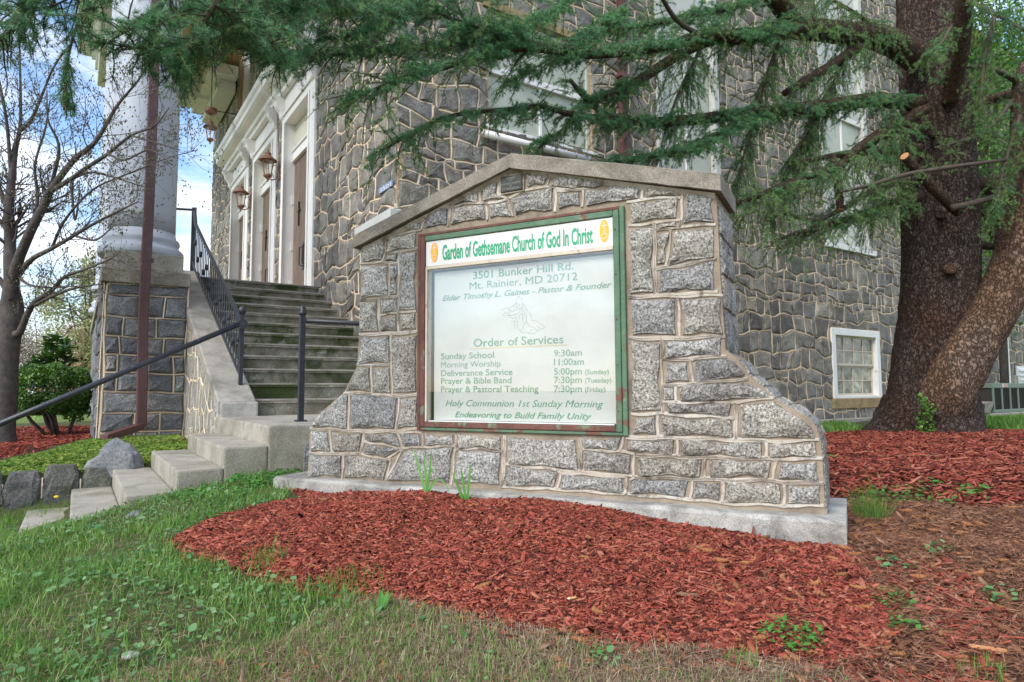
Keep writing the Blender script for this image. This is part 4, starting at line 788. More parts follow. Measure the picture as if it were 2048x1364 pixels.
# dark interior lining so the windows look into a room
mb = MB(); mb.box((CU+.6, CV+.6, ZB+.1), (UEND-.4, VEND-.4, ZTOP-.2), P); mb.build('inner_room', M('dim_interior', [(.10, .09, .07)]), chu)
sc_, sl_ = coursed(CV, VEND, ZB, 9.3, .31, .23, 5); fc_, fl_ = coursed(CU, UEND, ZB, 8.6, .31, .23, 9)
def outside(lines, ops): return [(p, q) for p, q in lines if not any(o[0]-.03 < (p[0]+q[0])/2 < o[2]+.03 and o[1]-.03 < (p[1]+q[1])/2 < o[3]+.03 for o in ops)]
sc_, fc_ = cut_open(sc_, S_OP), cut_open(fc_, DOUT+W_OP_F); sl_, fl_ = outside(sl_, S_OP), outside(fl_, DOUT+W_OP_F)
masonry(swall, sc_, SW, MT['stone'], MT['bead'], .024, .024, 1, .09, .009, .007, None, sl_)
masonry(fwall, fc_, FW, MT['stone'], MT['bead'], .024, .024, 1, .09, .009, .007, None, fl_)
lay(BUDGET, 300)
# corner dressing
# ledge at the corner
mb = MB(); mb.box((CU-.14, CV-.16, 2.03), (8.3, CV+.0, 2.19), P); mb.box((CU-.14, CV, 2.03), (CU, CV+.05, 2.19), P); mb.build('white_ledge', MT['panel'], chu, bevel=.01)
# doors
def door(i):
    u0, z0, u1, z1 = D_OP[i]; o0, _, o1, oz = DOUT[i]
    d = part('door_case', chu); d.location = Vector(P(u0, CV, z0))-chu.location
    mb = MB()
    mb.box((o0, z0, -.3), (u0, oz-.35, .05), FW); mb.box((u1, z0, -.3), (o1, oz-.35, .05), FW); mb.box((u0, z1, -.3), (u1, oz-.35, .05), FW); mb.box((o0, oz-.35+.001, -.3), (o1, oz, .035), FW)
    mb.build('casing', MT['white'], d, bevel=.008)
    mb = MB()
    for a, b, h in ((u0+.0, z0, .075), (u1-.04, z0, .075)): mb.box((a, z0, .051), (a+.04, z1, h), FW)
    mb.box((o0+.03, oz-.40, .051), (o1-.03, oz-.35, .085), FW); mb.build('moulding', MT['white'], d, bevel=.006)
    zc = 4.46
    mb = MB(); mb.box((u0, zc, -.20), (u1, zc+.17, -.12), FW); mb.box((u0, zc+.17, -.20), (u1, zc+.21, -.09), FW); mb.box((u0, zc-.03, -.20), (u1, zc, -.10), FW); mb.build('transom_bar', MT['white'], d, bevel=.006)
    mb = MB(); mb.box((u0, zc+.21, -.20), (u1, z1, -.16), FW); mb.build('transom_panel', MT['soffitpane'], d)
    mid = (u0+u1)/2
    for k, (a0, a1) in enumerate(((u0+.01, mid-.006), (mid+.006, u1-.01))):
        n_ = 5
        mb = MB()
        for j in range(n_):
            mb.tt = random.random(); x0 = a0+(a1-a0)*j/n_; x1 = a0+(a1-a0)*(j+1)/n_; mb.box((x0+.003, z0+.06, -.20), (x1-.003, zc-.03, -.16), FW)
        mb.build('door_leaf', MT['wood'], d)
        c_ = (a0+a1)/2; mb = MB(); mb.box((c_-.012, 3.1, -.16), (c_+.012, 3.56, -.13), FW); mb.box((c_-.07, 3.38, -.16), (c_+.07, 3.405, -.13), FW); mb.build('iron_cross', MT['iron'], d)
        hx = mid-.10 if k == 0 else mid+.10
        mb = MB(); mb.tube([FW(hx, 2.28, -.16), FW(hx, 2.30, -.08), FW(hx, 2.62, -.08), FW(hx, 2.64, -.16)], .012, 6); mb.box((hx-.03, 2.22, -.16), (hx+.03, 2.72, -.145), FW); mb.build('door_handle', MT['iron'], d)
    for zz in (1.95, 2.7, 3.6): mb = MB(); mb.box((u1-.02, zz, -.16), (u1+.0, zz+.16, -.115), FW); mb.build('hinge', MT['pipe'], d)
    # hood cornice with scroll brackets
    c0, c1 = o0-.19, o1+.19; prof = [(.0, 0), (.10, .0), (.12, .06), (.17, .08), (.19, .15), (.30, .19), (.36, .23), (.36, .34), (.40, .38), (.42, .46), (.0, .52)]
    mb = MB(); vs = []
    for a in (c0, c1): vs += [FW(a+(h*0), oz+zz, h+.036) for h, zz in prof]
    m_ = len(prof); mb.add(vs, [(k, k+1, m_+k+1, m_+k) for k in range(m_-1)]+[tuple(range(m_))[::-1], tuple(range(m_, 2*m_))]); mb.build('hood_cornice', MT['white'], d)
    for a in (o0-.02, o1-.14):
        mb = MB(); pr = [(.036, 0), (.28, 0), (.28, -.05), (.22, -.12), (.20, -.2), (.12, -.3), (.10, -.4), (.036, -.46)]; vs = []
        for x in (a, a+.16): vs += [FW(x, oz+zz, h) for h, zz in pr]
        m_ = len(pr); mb.add(vs, [(k, k+1, m_+k+1, m_+k) for k in range(m_-1)]+[tuple(range(m_))[::-1], tuple(range(m_, 2*m_))]); mb.build('scroll_bracket', MT['cream'], d, bevel=.01)
    mb = MB(); mb.box((u0-.02, z0, -.34), (u1+.02, z0+.05, .06), FW); mb.build('threshold', MT['step'], d)
for i in range(3): door(i)
# windows
def window(wall, f, a0, b0, a1, b1, cols, rows, tall=False, par=None):
    w_ = part('window', chu); w_.location = Vector(f(a0, b0, 0))-chu.location; low_ = tall and b1 < 6; fw_ = .15 if not low_ else .07
    for (x0, y0, x1, y1) in ((a0, b0, a0+fw_, b1), (a1-fw_, b0, a1, b1), (a0+fw_, b1-fw_, a1-fw_, b1), (a0+fw_, b0, a1-fw_, b0+.06)):
        mb = MB(); mb.box((x0, y0, -.12), (x1, y1, .03 if not low_ else -.04), f); mb.build('frame', MT['white'] if not tall else MT['panel'] if not low_ else MT['frost'], w_, bevel=.01)
    x0, x1, y0, y1 = a0+fw_, a1-fw_, b0+.06, b1-fw_
    if tall:
        yb = 5.85 if b1 > 6 else (b0+b1)/2
        mb = MB(); mb.box((x0, yb-.05, -.12), (x1, yb+.05, -.02), f); mb.build('meeting_rail', MT['cream'], w_)
        mb = MB(); mb.box((x0, yb+.05, -.1), (x1, y1, -.07), f); mb.build('upper_panel', MT['panel'] if b1 > 6 else MT['frost'], w_)
        for k in range(2): mb = MB(); xa, xb = x0+(x1-x0)*k/2, x0+(x1-x0)*(k+1)/2; mb.box((xa+.02, y0, -.1), (xb-.02, yb-.05, -.08), f); mb.build('frosted_pane', MT['frost'], w_)
        mb = MB(); mb.box(((x0+x1)/2-.02, y0, -.1), ((x0+x1)/2+.02, yb-.05, -.05), f); mb.build('mullion', MT['white'], w_)
    else:
        ym = (y0+y1)/2
        for (ya, yb, h) in ((ym, y1, -.05), (y0, ym, -.09)):
            mb = MB(); mb.box((x0, ya, h-.03), (x0+.045, yb, h), f); mb.box((x1-.045, ya, h-.03), (x1, yb, h), f); mb.box((x0+.045, ya, h-.03), (x1-.045, ya+.045, h), f); mb.box((x0+.045, yb-.035, h-.03), (x1-.045, yb, h), f)
            for c in range(1, cols): xx = x0+.045+(x1-x0-.09)*c/cols; mb.box((xx-.01, ya+.045, h-.028), (xx+.01, yb-.035, h-.002), f)
            for r in range(1, rows): yy = ya+.045+(yb-ya-.08)*r/rows; mb.box((x0+.045, yy-.01, h-.027), (x1-.045, yy+.01, h-.003), f)
            s_ = mb.build('sash', MT['trim'], w_)
            for c in range(cols):
                for r in range(rows):
                    xa = x0+.045+(x1-x0-.09)*c/cols; xb = x0+.045+(x1-x0-.09)*(c+1)/cols; ya2 = ya+.045+(yb-ya-.08)*r/rows; yb2 = ya+.045+(yb-ya-.08)*(r+1)/rows
                    mb = MB(); mb.tt = random.random(); j = lambda: random.uniform(-.006, .006); mb.quad(f(xa, ya2, h-.016+j()), f(xb, ya2, h-.016+j()), f(xb, yb2, h-.016+j()), f(xa, yb2, h-.016+j())); mb.build('pane', MT['pane'], w_)
    return w_
for i, (a0, b0, a1, b1) in enumerate(S_OP):
    w_ = window(swall, SW, a0, b0, a1, b1, 4, 2, tall=i > 1)
    mb = MB(); mb.box((a0-.06, b0-.20 if i < 2 else b0-(.12 if i > 2 else .05), -.1), (a1+.10, b0, .07 if i != 2 else .03), SW); mb.build('sill', MT['sillst'] if i < 2 else MT['cream'], w_, bevel=.008)
for (a0, b0, a1, b1) in W_OP_F:
    w_ = part('window', chu); w_.location = Vector(FW(a0, b0, 0))-chu.location
    mb = MB(); mb.box((a0, b0, -.28), (a1, b1, -.22), FW); mb.build('panel', MT['panel'], w_)
    mb = MB(); mb.box((a0, b0, -.22), (a0+.12, b1, -.1), FW); mb.box((a1-.12, b0, -.22), (a1, b1, -.1), FW); mb.build('frame', MT['white'], w_)
    mb = MB(); mb.box((a0-.1, b0-.16, -.1), (a1+.1, b0, .12), FW); mb.build('sill', MT['sillst'], w_, bevel=.01)
# long lintel strip and conduit on the side wall
mb = MB(); mb.box((4.4, 5.25, 0), (6.5, 5.36, .05), SW); mb.build('lintel', MT['sillst'], chu)
mb = MB(); mb.tube([SW(4.35, 3.42, .10), SW(6.2, 3.42, .10)], .05, 10); mb.build('sill_pipe', MT['cream'], chu, smooth=True)
def downspout(f, a, z0, z1, mt_, rnd=False, w_=.06):
    mb = MB()
    if rnd: mb.tube([f(a, z0, .12), f(a, z1, .12)], .075, 14)
    else:
        mb.box((a-w_, z0, .03), (a+w_, z1, .12), f)
        for k in (-.6, 0, .6): mb.box((a+k*w_-.008, z0, .12), (a+k*w_+.008, z1, .128), f)
    o = mb.build('downspout', mt_, chu, smooth=False)
    for z_ in np.arange(z0+.6, z1, 2.4):
        mb = MB(); mb.box((a-w_*1.5, z_, 0), (a+w_*1.5, z_+.05, .132 if not rnd else .05), f); mb.build('strap', mt_, o)
downspout(SW, 6.94, -.5, 10, MT['brownpipe']); downspout(SW, 21.1, -.6, 10, MT['pipe'], True)
mb = MB(); mb.box((22.0, .05, 0), (23.4, .62, .05), SW); lv = mb.build('vent_louvre', MT['pipe'], chu)
for k in range(4): mb = MB(); mb.add([SW(22.05, .08+k*.13, .05), SW(23.35, .08+k*.13, .05), SW(23.35, .17+k*.13, .05), SW(22.05, .17+k*.13, .05), SW(22.05, .08+k*.13, .12), SW(23.35, .08+k*.13, .12), SW(23.35, .10+k*.13, .12), SW(22.05, .10+k*.13, .12)], [(0, 1, 5, 4), (4, 5, 6, 7), (7, 6, 2, 3), (0, 4, 7, 3), (1, 2, 6, 5)]); mb.build('louvre_slat', MT['pipe'], lv)
mb = MB(); mb.box((21.6, .05, 0), (21.85, .35, .12), SW); mb.build('meter_box', MT['conc'], chu, bevel=.01)
# base course strip
mb = MB(); mb.box((8, -.78, 0), (VEND, -.60, .35), SW); tag(mb.build('concrete_apron', MT['conc'], None, kind='structure'))
# address plate
ad_ = part('address_plate', chu); mb = MB(); mb.box((7.33, 2.545, .02), (7.76, 2.62, .035), FW); mb.build('plate', MT['blue'], ad_)
text('3501', 7.73, 2.555, .07, MT['white'], 'numerals', f=lambda a, b, h: FW(7.73-(a-7.73), b, h), h=.036, width=.36, parent=ad_)
# ------------------------------------------------------------ porch: base, ceiling, entablature
PV0 = .30
mb = MB(); mb.box((10.36, PV0, ZB), (20, CV, 1.688), P); pb_ = mb.build('porch_base', MT['mortar'], chu)
mb = MB(); mb.box((9.9, PV0-.02, 8.55), (20.2, CV, 8.65), P); mb.build('porch_ceiling', MT['ceil'], chu)
ent = part('entablature', chu)
mb = MB(); mb.box((8.7, .12, 8.0), (19.6, .95, 9.4), P); mb.box((18.8, .951, 7.95), (19.6, CV-.06, 9.4), P); mb.build('beam', MT['cream'], ent, bevel=.02)
mb = MB()
for k, (h, z0, z1) in enumerate(((.06, 8.45, 8.55), (.14, 8.75, 8.9), (.34, 8.9, 9.02), (.45, 9.02, 9.2))): mb.box((8.7-h, .12-h, z0), (19.6+h, .119, z1), P); mb.box((19.601, .12, z0), (19.6+h, CV+.4, z1), P)
mb.build('cornice', MT['cream'], ent)
mb = MB(); mb.box((17.2, CV-.75, 8.05), (20.2, CV-.052, 8.35), P); mb.box((17.5, CV-.5, 7.75), (20.0, CV-.053, 8.05), P); mb.box((19.0, CV-.95, 8.35), (20.3, CV-.054, 8.55), P); mb.build('wall_cornice', MT['cream'], ent, bevel=.02)
mb = MB(); mb.box((19.9, CV-1.02, 8.2), (20.35, CV-.9, 8.36), P); mb.build('gutter_end', MT['brownpipe'], ent)
mb = MB(); mb.lathe(P(15.4, 2.2, 8.55), [(.12, -.02), (.10, -.05), (.03, -.07)], 12); mb.build('ceiling_fitting', MT['copper'], ent)
# columns
def column(u, v, label, stone_pier):
    zb = 1.69
    c = thing('porch_column', P(u, v, -.6 if stone_pier else zb), label, 'column', 'white columns of the porch')
    mb = MB(); r = .37; prof = [(r*1.27, 0), (r*1.30, .03), (r*1.30, .08), (r*1.25, .11), (r*1.16, .13), (r*1.13, .17), (r*1.17, .20), (r*1.15, .24), (r*1.05, .27), (r*1.02, .33)]
    mb.lathe(P(u, v, zb), prof, 32); mb.build('base_torus', MT['col'], c, smooth=True)
    mb = MB(); mb.lathe(P(u, v, zb), [(r*1.02-.07*r*(k/24)**2, .33+k*(5.75/24)) for k in range(25)], 40); mb.build('shaft', MT['col'], c, smooth=True)
    mb = MB(); mb.lathe(P(u, v, 7.70), [(r*.95, 0), (r*1.0, .03), (r*1.02, .12), (r*1.25, .2)], 32); mb.build('capital', MT['cream'], c, smooth=True)
    mb = MB(); mb.box((u-.5, v-.5, 7.9), (u+.5, v+.5, 7.99), P); mb.build('abacus', MT['cream'], c)
    return c
c1 = column(9.35, .61, 'white round porch column on the stone pier left of the stairs', True)
for u in (12.9, 16.4): column(u, .61, 'white round porch column partly hidden behind the nearest one', False)
# stone pier under the first column
pier = thing('stone_pier', P(9.35, .65, -.6), 'tall dark stone pier with concrete cap that carries the nearest white column', 'pier')
def PF(a, b, h): return P(8.90-h, a, b)      # pier front
x0, x1 = .24, 1.10
mb = MB(); mb.add([P(8.9, x0-.03, -.8), P(8.9, x1, -.8), P(10.3, x1, -.8), P(10.3, x0-.05, -.8), P(8.93, x0, 1.30), P(8.93, x1, 1.30), P(10.3, x1, 1.30), P(10.3, x0, 1.30)], [(3, 2, 1, 0), (4, 5, 6, 7), (0, 1, 5, 4), (1, 2, 6, 5), (2, 3, 7, 6), (3, 0, 4, 7)]); mb.build('mortar_core', MT['mortar'], pier)
cells = []; zs = [1.30, 1.17, .90, .66, .44, .23, -.0, -.25, -.47, -.66, -.8][::-1]; rnd = random.Random(3)
for i in range(len(zs)-1):
    cuts = [x0]+sorted(x0+(x1-x0)*f_ for f_ in rnd.choice(((.22, .62), (.18, .45, .72), (.48,), (.15, .5, .85), (.4, .7))))+[x1]; sg_ = [rnd.uniform(-.02, .02) for _ in range(2)]
    for a0, a1 in zip(cuts[:-1], cuts[1:]): cells.append(([(a0, zs[i]), (a1, zs[i]), (a1, zs[i+1]), (a0, zs[i+1])], ((a0+a1)/2, (zs[i]+zs[i+1])/2)))
st_ = []; masonry(pier, cells, PF, MT['pstone'], MT['bead'], .03, .02, .35, .07, .008, .006, st_)
lf = lambda a, b, h: P(a, x0-.02-h-.02*(1.3-b)/2, b); cl_ = [([(a, z0), (a+.47, z0), (a+.47, z0+.21), (a, z0+.21)], (a+.2, z0+.1)) for a in (8.93, 9.4, 9.87) for z0 in np.arange(-.8, 1.2, .21)]
masonry(pier, cl_, lf, MT['pstone'], MT['bead'], .03, .02, .4, .1, .008, .006, st_); lay(st_, 300)
mb = MB(); mb.box((8.84, x0-.06, 1.30), (10.34, x1+.02, 1.47), P); mb.build('pier_cap', MT['coping'], pier, bevel=.008)
mb = MB(); mb.box((8.88, x0-.03, 1.471), (10.34, x1-.06, 1.688), P); mb.build('column_plinth', MT['conc'], pier, bevel=.008)
# outer face of the porch base
of = lambda a, b, h: P(a, PV0-h, b); st_ = []; masonry(pb_, rubble(10.36, 20, -.75, 1.5, .42, .3, 21), of, MT['pstone'], MT['bead'], .03, .02, 1, .12, .006, .006, st_); lay(st_, 60)
mb = MB(); mb.box((10.36, PV0-.08, 1.5), (20, PV0, 1.687), P); mb.build('floor_edge', MT['coping'], pb_)
# downspout on the pier corner
def ray_u(px, py, u): v, z = onU(px, py, u); return P(u, v, z)
pts = [ray_u(312, -10, 8.72), ray_u(306, 200, 8.72), ray_u(297, 430, 8.72), ray_u(292, 520, 8.70), ray_u(286, 640, 8.74), ray_u(284, 760, 8.74), ray_u(283, 852, 8.74)]
dp = thing('corner_downspout', P(8.74, .7, -.5), 'brown rectangular downspout running down the column and stone pier to the ground', 'downspout')
def rect_tube(mb, pts, wa, wb):
    U3, V3 = Vector((*UU, 0)), Vector((*VV, 0)); vs = []
    for p in pts:
        p = Vector(p)
        vs += [p-U3*wb-V3*wa, p-U3*wb+V3*wa, p+U3*wb+V3*wa, p+U3*wb-V3*wa]
    m_ = len(pts); mb.add(vs, [(i*4+k, i*4+(k+1) % 4, i*4+4+(k+1) % 4, i*4+4+k) for i in range(m_-1) for k in range(4)]+[(0, 1, 2, 3), tuple((m_-1)*4+k for k in range(4))])
mb = MB(); rect_tube(mb, pts, .055, .04); mb.build('pipe', MT['brownpipe'], dp, bevel=.006)
mb = MB(); U3, V3 = Vector((*UU, 0)), Vector((*VV, 0))
for k in (-.035, -.012, .012, .035): rect_tube(mb, [Vector(p)-U3*.042+V3*k for p in pts], .005, .004)
mb.build('pipe_ribs', MT['brownpipe'], dp)
e0 = Vector(pts[-1]); e1 = Vector((*gpt(208, 882), 0)); e1.z = height((e1.x, e1.y))[0]+.03
mb = MB(); d_ = (e1-e0); s_ = Vector((-d_.y, d_.x, 0)).normalized()*.05; up_ = Vector((0, 0, .04))
mb.hexa([e0-s_-up_, e1-s_-up_, e1+s_-up_, e0+s_-up_, e0-s_+up_, e1-s_+up_, e1+s_+up_, e0+s_+up_]); mb.build('outlet_elbow', MT['brownpipe'], dp, bevel=.006)
for py in (300, 520): mb = MB(); p = Vector(ray_u(np.interp(py, [0, 860], [311, 283]), py, 8.72)); rect_tube(mb, [p-Vector((0, 0, .02)), p+Vector((0, 0, .02))], .07, .046); mb.build('strap', MT['brownpipe'], dp)
# ------------------------------------------------------------ stairs, landing, cheek wall
Z0, C0, TR, RR = -.2324, 6.6384, .3348, .16
st = thing('stone_stairs', P(C0, 2.2, -.9), 'weathered mossy concrete stairs climbing between two stone walls to the church doors', 'stairs')
for i in range(12):
    u0 = C0+i*TR; z1 = Z0+(i+1)*RR; u1 = C0+(i+1)*TR+.02 if i < 11 else 10.36; mb = MB(); n_ = 16; vs = []; va, vb = 1.40, CV+.0
    for k in range(n_+1):
        v = va+(vb-va)*k/n_; j = lambda s_=.003: random.uniform(-s_, s_)
        vs += [P(u0+.012, v, z1-RR-.002), P(u0+j(), v, z1-.045), P(u0-.018+j(), v, z1-.04+j()), P(u0-.018+j(), v, z1-.006+j()), P(u0-.006, v, z1+j(.001)), P(u1, v, z1), P(u1, v, z1-RR)]
    mb.add(vs, [(a*7+c, a*7+(c+1) % 7, a*7+7+(c+1) % 7, a*7+7+c) for a in range(n_) for c in range(7)]+[tuple(range(7))[::-1], tuple(n_*7+c for c in range(7))])
    mb.build('step', MT['mossy'], st)
    mb = MB(); mb.box((u0-.022, va+.005, z1-.017), (u0+.01, vb-.01, z1+.002), P); mb.build('nosing', MT['conc'], st, bevel=.003)
mb = MB(); mb.add([P(C0+.1, 1.42, -1), P(C0+.1, CV-.02, -1), P(10.3, CV-.02, -1), P(10.3, 1.42, -1), P(C0+.1, 1.42, Z0-.01), P(C0+.1, CV-.02, Z0-.01), P(10.3, CV-.02, 1.5), P(10.3, 1.42, 1.5)], [(3, 2, 1, 0), (4, 5, 6, 7), (0, 1, 5, 4), (1, 2, 6, 5), (2, 3, 7, 6), (3, 0, 4, 7)]); mb.build('stair_core', MT['conc'], st)
# landing and lower flight, climbing from the left
lo = thing('lower_steps', P(5.5, .5, -.9), 'clean pale concrete steps climbing from the lawn at left to the landing', 'steps')
UN, UF, TV, R2_ = 4.6285, 6.33, .2766, .1333
def stepblock(name, v0, v1, z1, z0, uf=UF):
    mb = MB(); mb.box((UN, v0, z0), (uf, v1, z1), P); return mb.build(name, MT['step'], lo, bevel=.014, seg=2)
stepblock('landing', 1.0967, CV, Z0, -.62, C0+.05)
for i in range(1, 7): stepblock('step', 1.0967-i*TV, 1.0967-(i-1)*TV-.002 if i > 0 else 1.1, Z0-i*R2_, -1.3 if i > 2 else -.9)
mb = MB(); mb.box((UN+.03, 1.1, -1.0), (UF, 1.7, -.621), P); mb.build('rubble_base', MT['pstone'], lo, bevel=.03)
mb = MB(); big_stone(mb, [(1.32, -.62), (1.72, -.62), (1.72, -.34), (1.50, -.31), (1.34, -.36)], lambda a, b, h: P(UN-h, a, b), .03, .01, .05); mb.build('stone', MT['pstone'], lo)
# cheek wall with sloping cap
ck = thing('stair_cheek_wall', P(8, 1.25, -.8), 'sloping stone wall with smooth concrete cap along the left side of the stairs', 'stair wall')
def zc(u): return Z0+.17+(u-6.55)*(RR/TR)
prof = [(6.55, -.9), (10.35, -.9), (10.35, zc(10.35)-.12), (6.55, zc(6.55)-.12)]
mb = MB(); mb.prism([(a, b) for a, b in prof], lambda a, b, h: P(a, h, b), 1.12, 1.40); mb.build('mortar_core', MT['mortar'], ck)
cells = [(clip(c, -(RR/TR), 1, zc(0)-.13), s) for c, s in rubble(6.56, 8.9, -.75, 1.2, .22, .3, 33)]; cells = [(c, s) for c, s in cells if len(c) > 2 and abs(area(c)) > .003]
st_ = []; masonry(ck, cells, lambda a, b, h: P(a, 1.12-h, b), MT['mstone'], MT['bead'], .012, .012, .6, .08, .005, .008, st_); lay(st_, 300)
mb = MB(); n_ = 18; vs = []
for k in range(n_+1):
    u = 6.50+(10.4-6.50)*k/n_; j = lambda: random.uniform(-.004, .004); z = zc(u)
    vs += [P(u, 1.09, z-.12), P(u, 1.085, z-.01+j()), P(u, 1.10, z+j()), P(u, 1.41, z+j()), P(u, 1.425, z-.012), P(u, 1.425, z-.16)]
mb.add(vs, [(a*6+c, a*6+(c+1) % 6, a*6+6+(c+1) % 6, a*6+6+c) for a in range(n_) for c in range(6)]+[tuple(range(6))[::-1], tuple(n_*6+c for c in range(6))]); mb.build('sloping_cap', MT['conc'], ck)
mb = MB(); mb.box((6.46, 1.105, Z0-.14), (6.62, 1.435, zc(6.55)-.03), P); mb.build('cap_end', MT['plinth'], ck, bevel=.02, seg=2)
# ------------------------------------------------------------ edging stones
MT['estone'] = M('edging_stone', [(.07, .07, .068), (.13, .128, .12), (.19, .185, .17)], 6, .85, .9, 30, tint=((.7, .7, .72), (1.2, 1.15, 1.05)), speck=(60, .6, 1.4), dist=.02, grime=((.10, .11, .04), 3, .5, .7))
ed = thing('stone_edging', P(UE, -1.5, -.95), 'low row of upright rounded stones holding the terrace left of the lower steps', 'edging')
v = .30; rnd = random.Random(4)
mb = MB(); mb.box((UE-.01, -3.4, -1.2), (UE+.16, .30, -.70), P); mb.build('mortar_backing', MT['mmortar'], ed)
while v > -3.3:
    w_ = rnd.uniform(.22, .32); h_ = rnd.uniform(.29, .36); mb = MB(); c = P(UE, v-w_/2, -.93); nn_ = 9; vs = []; fs = []
    rows = 7
    for i in range(rows+1):
        t_ = i/rows; zz = -1.12+(h_+.21)*t_; sh = (1-max(0, t_-.68)**2*4.5); sh = max(sh, .3)
        for k in range(nn_*2):
            an_ = 2*math.pi*k/(nn_*2); rx = w_/2*(.4+.6*sh)*1.10; ry = .11*sh; e_ = .42
            cx = math.copysign(abs(math.cos(an_))**e_, math.cos(an_)); cy = math.copysign(abs(math.sin(an_))**e_, math.sin(an_)); j = rnd.uniform(.9, 1.06)
            vs.append(P(UE+.06+cy*ry*j, v-w_/2+cx*rx*j, zz+rnd.uniform(-.006, .006)))
    m_ = nn_*2; fs = [(i*m_+k, i*m_+(k+1) % m_, (i+1)*m_+(k+1) % m_, (i+1)*m_+k) for i in range(rows) for k in range(m_)]+[tuple(rows*m_+k for k in range(m_))]
    mb.tt = rnd.random()*.5; mb.add(vs, fs); mb.build('stone', MT['estone'], ed)
    mb = MB(); mb.box((UE-.025, v-w_-.012, -.97), (UE+.02, v-w_-.003, -.93+h_*.8), P); mb.build('mortar_joint', MT['bead'], ed)
    v -= w_+.014
# ------------------------------------------------------------ railings
def post(mb, p, h, w_=.022): x, y, z = p; mb.box((-w_, -w_, 0), (w_, w_, h), lambda a, b, c: tuple(Vector((x, y, z+c))+Vector((*UU, 0))*a+Vector((*VV, 0))*b))
VR = 1.34
bal = thing('stair_balustrade', P(8.6, VR, .3), 'black iron balustrade with twisted balusters on the sloping wall cap', 'railing')
ub, ut = 6.83, 10.45
mb = MB(); post(mb, P(ub, VR, zc(ub)), .70, .018); b_ = mb.build('bottom_post', MT['iron'], bal)
mb = MB(); p = Vector(P(ub, VR, zc(ub)+.74)); mb.lathe(p, [(.008, -.05), (.028, -.035), (.04, 0), (.028, .035), (.006, .048)], 14); mb.build('ball_finial', MT['iron'], bal, smooth=True)
mb = MB(); mb.lathe(Vector(P(ub, VR, zc(ub)+.60))-Vector((*UU, 0))*.05, [(.05, 0), (.05, .1)], 14, axis=(*UU, 0)); mb.build('rail_collar', MT['iron'], bal)
mb = MB(); post(mb, P(ut, VR, zc(ut)-.05), .98, .03); mb.build('top_post', MT['iron'], bal)
rt = lambda u: zc(u)+.62+(u-ub)/(ut-ub)*.12
mb = MB(); mb.tube([P(ub, VR, rt(ub)), P(ut-.2, VR, rt(ut-.2)), P(ut-.06, VR, zc(ut)+.86)], .024, 8); mb.build('top_rail', MT['iron'], bal)
mb = MB(); mb.tube([P(ub, VR, zc(ub)+.08), P(ut-.15, VR, zc(ut-.15)+.08), P(ut, VR, zc(ut)+.14)], .014, 6); mb.build('bottom_rail', MT['iron'], bal)
mb = MB(); mb.tube([P(ut, VR, zc(ut)+.90), P(ut+.25, .62, zc(ut)+.90)], .018, 6); mb.build('porch_rail', MT['iron'], bal)
nb = 26
for k in range(1, nb):
    u = ub+(ut-.1-ub)*k/nb; mb = MB(); z0_, z1_ = zc(u)+.08, rt(u); mb.tube([P(u, VR, z0_), P(u, VR, z1_)], .0075, 5)
    if k % 2: mb.lathe(P(u, VR, z0_+(z1_-z0_)*(.35+.25*(k % 4 == 1))), [(.008, -.045), (.022, -.012), (.022, .012), (.008, .045)], 8)
    mb.build('baluster', MT['iron'], bal)
hr = thing('pipe_handrail', P(ub, .4, -.3), 'black pipe handrail sloping down to the left over the lower steps', 'handrail')
a = Vector(P(ub-.03, VR-.03, zc(ub)+.60)); b = Vector(P(6.80, -1.9, 0)); r = ray(0, 848); vv_, zz_ = onU(0, 848, 6.80); b2 = Vector(P(6.80, vv_, zz_)); e_ = a+(b2-a)*1.6
mb = MB(); mb.tube([a, e_], .025, 12); mb.build('rail_pipe', MT['iron'], hr, smooth=True)
for k in (.12, .3, .52, .75): mb = MB(); p = a+(e_-a)*k; mb.tube([p, p+(e_-a).normalized()*.03], .0268, 12); mb.build('weld_ring', MT['iron'], hr)
mb = MB(); mb.tube([e_, Vector((e_.x, e_.y, height((e_.x, e_.y))[0]-.1))], .025, 8); mb.build('end_post', MT['iron'], hr)
pr = thing('landing_rail', P(5.2, 1.47, Z0), 'black iron rail with pointed post on the landing, left of the sign', 'railing')
c = onZ(601, 843, Z0); uu, vv2 = c@UU, c@VV
mb = MB(); post(mb, P(uu, vv2, Z0), .83, .020); mb.build('post', MT['iron'], pr)
mb = MB(); mb.lathe(P(uu, vv2, Z0+.83), [(.022, 0), (.030, .012), (.030, .03), (.020, .036), (.026, .055), (.012, .078), (.002, .088)], 10); mb.build('finial', MT['iron'], pr, smooth=True)
mb = MB(); mb.tube([P(uu, vv2, Z0+.79), P(uu, CV-.06, Z0+.79)], .019, 10); mb.build('rail', MT['iron'], pr, smooth=True)
mb = MB(); mb.box((uu-.04, vv2-.04, Z0), (uu+.04, vv2+.04, Z0+.012), P); mb.build('foot_plate', MT['iron'], pr)
mb = MB(); post(mb, P(uu, CV-.1, Z0), .80, .018); mb.build('wall_post', MT['iron'], pr)
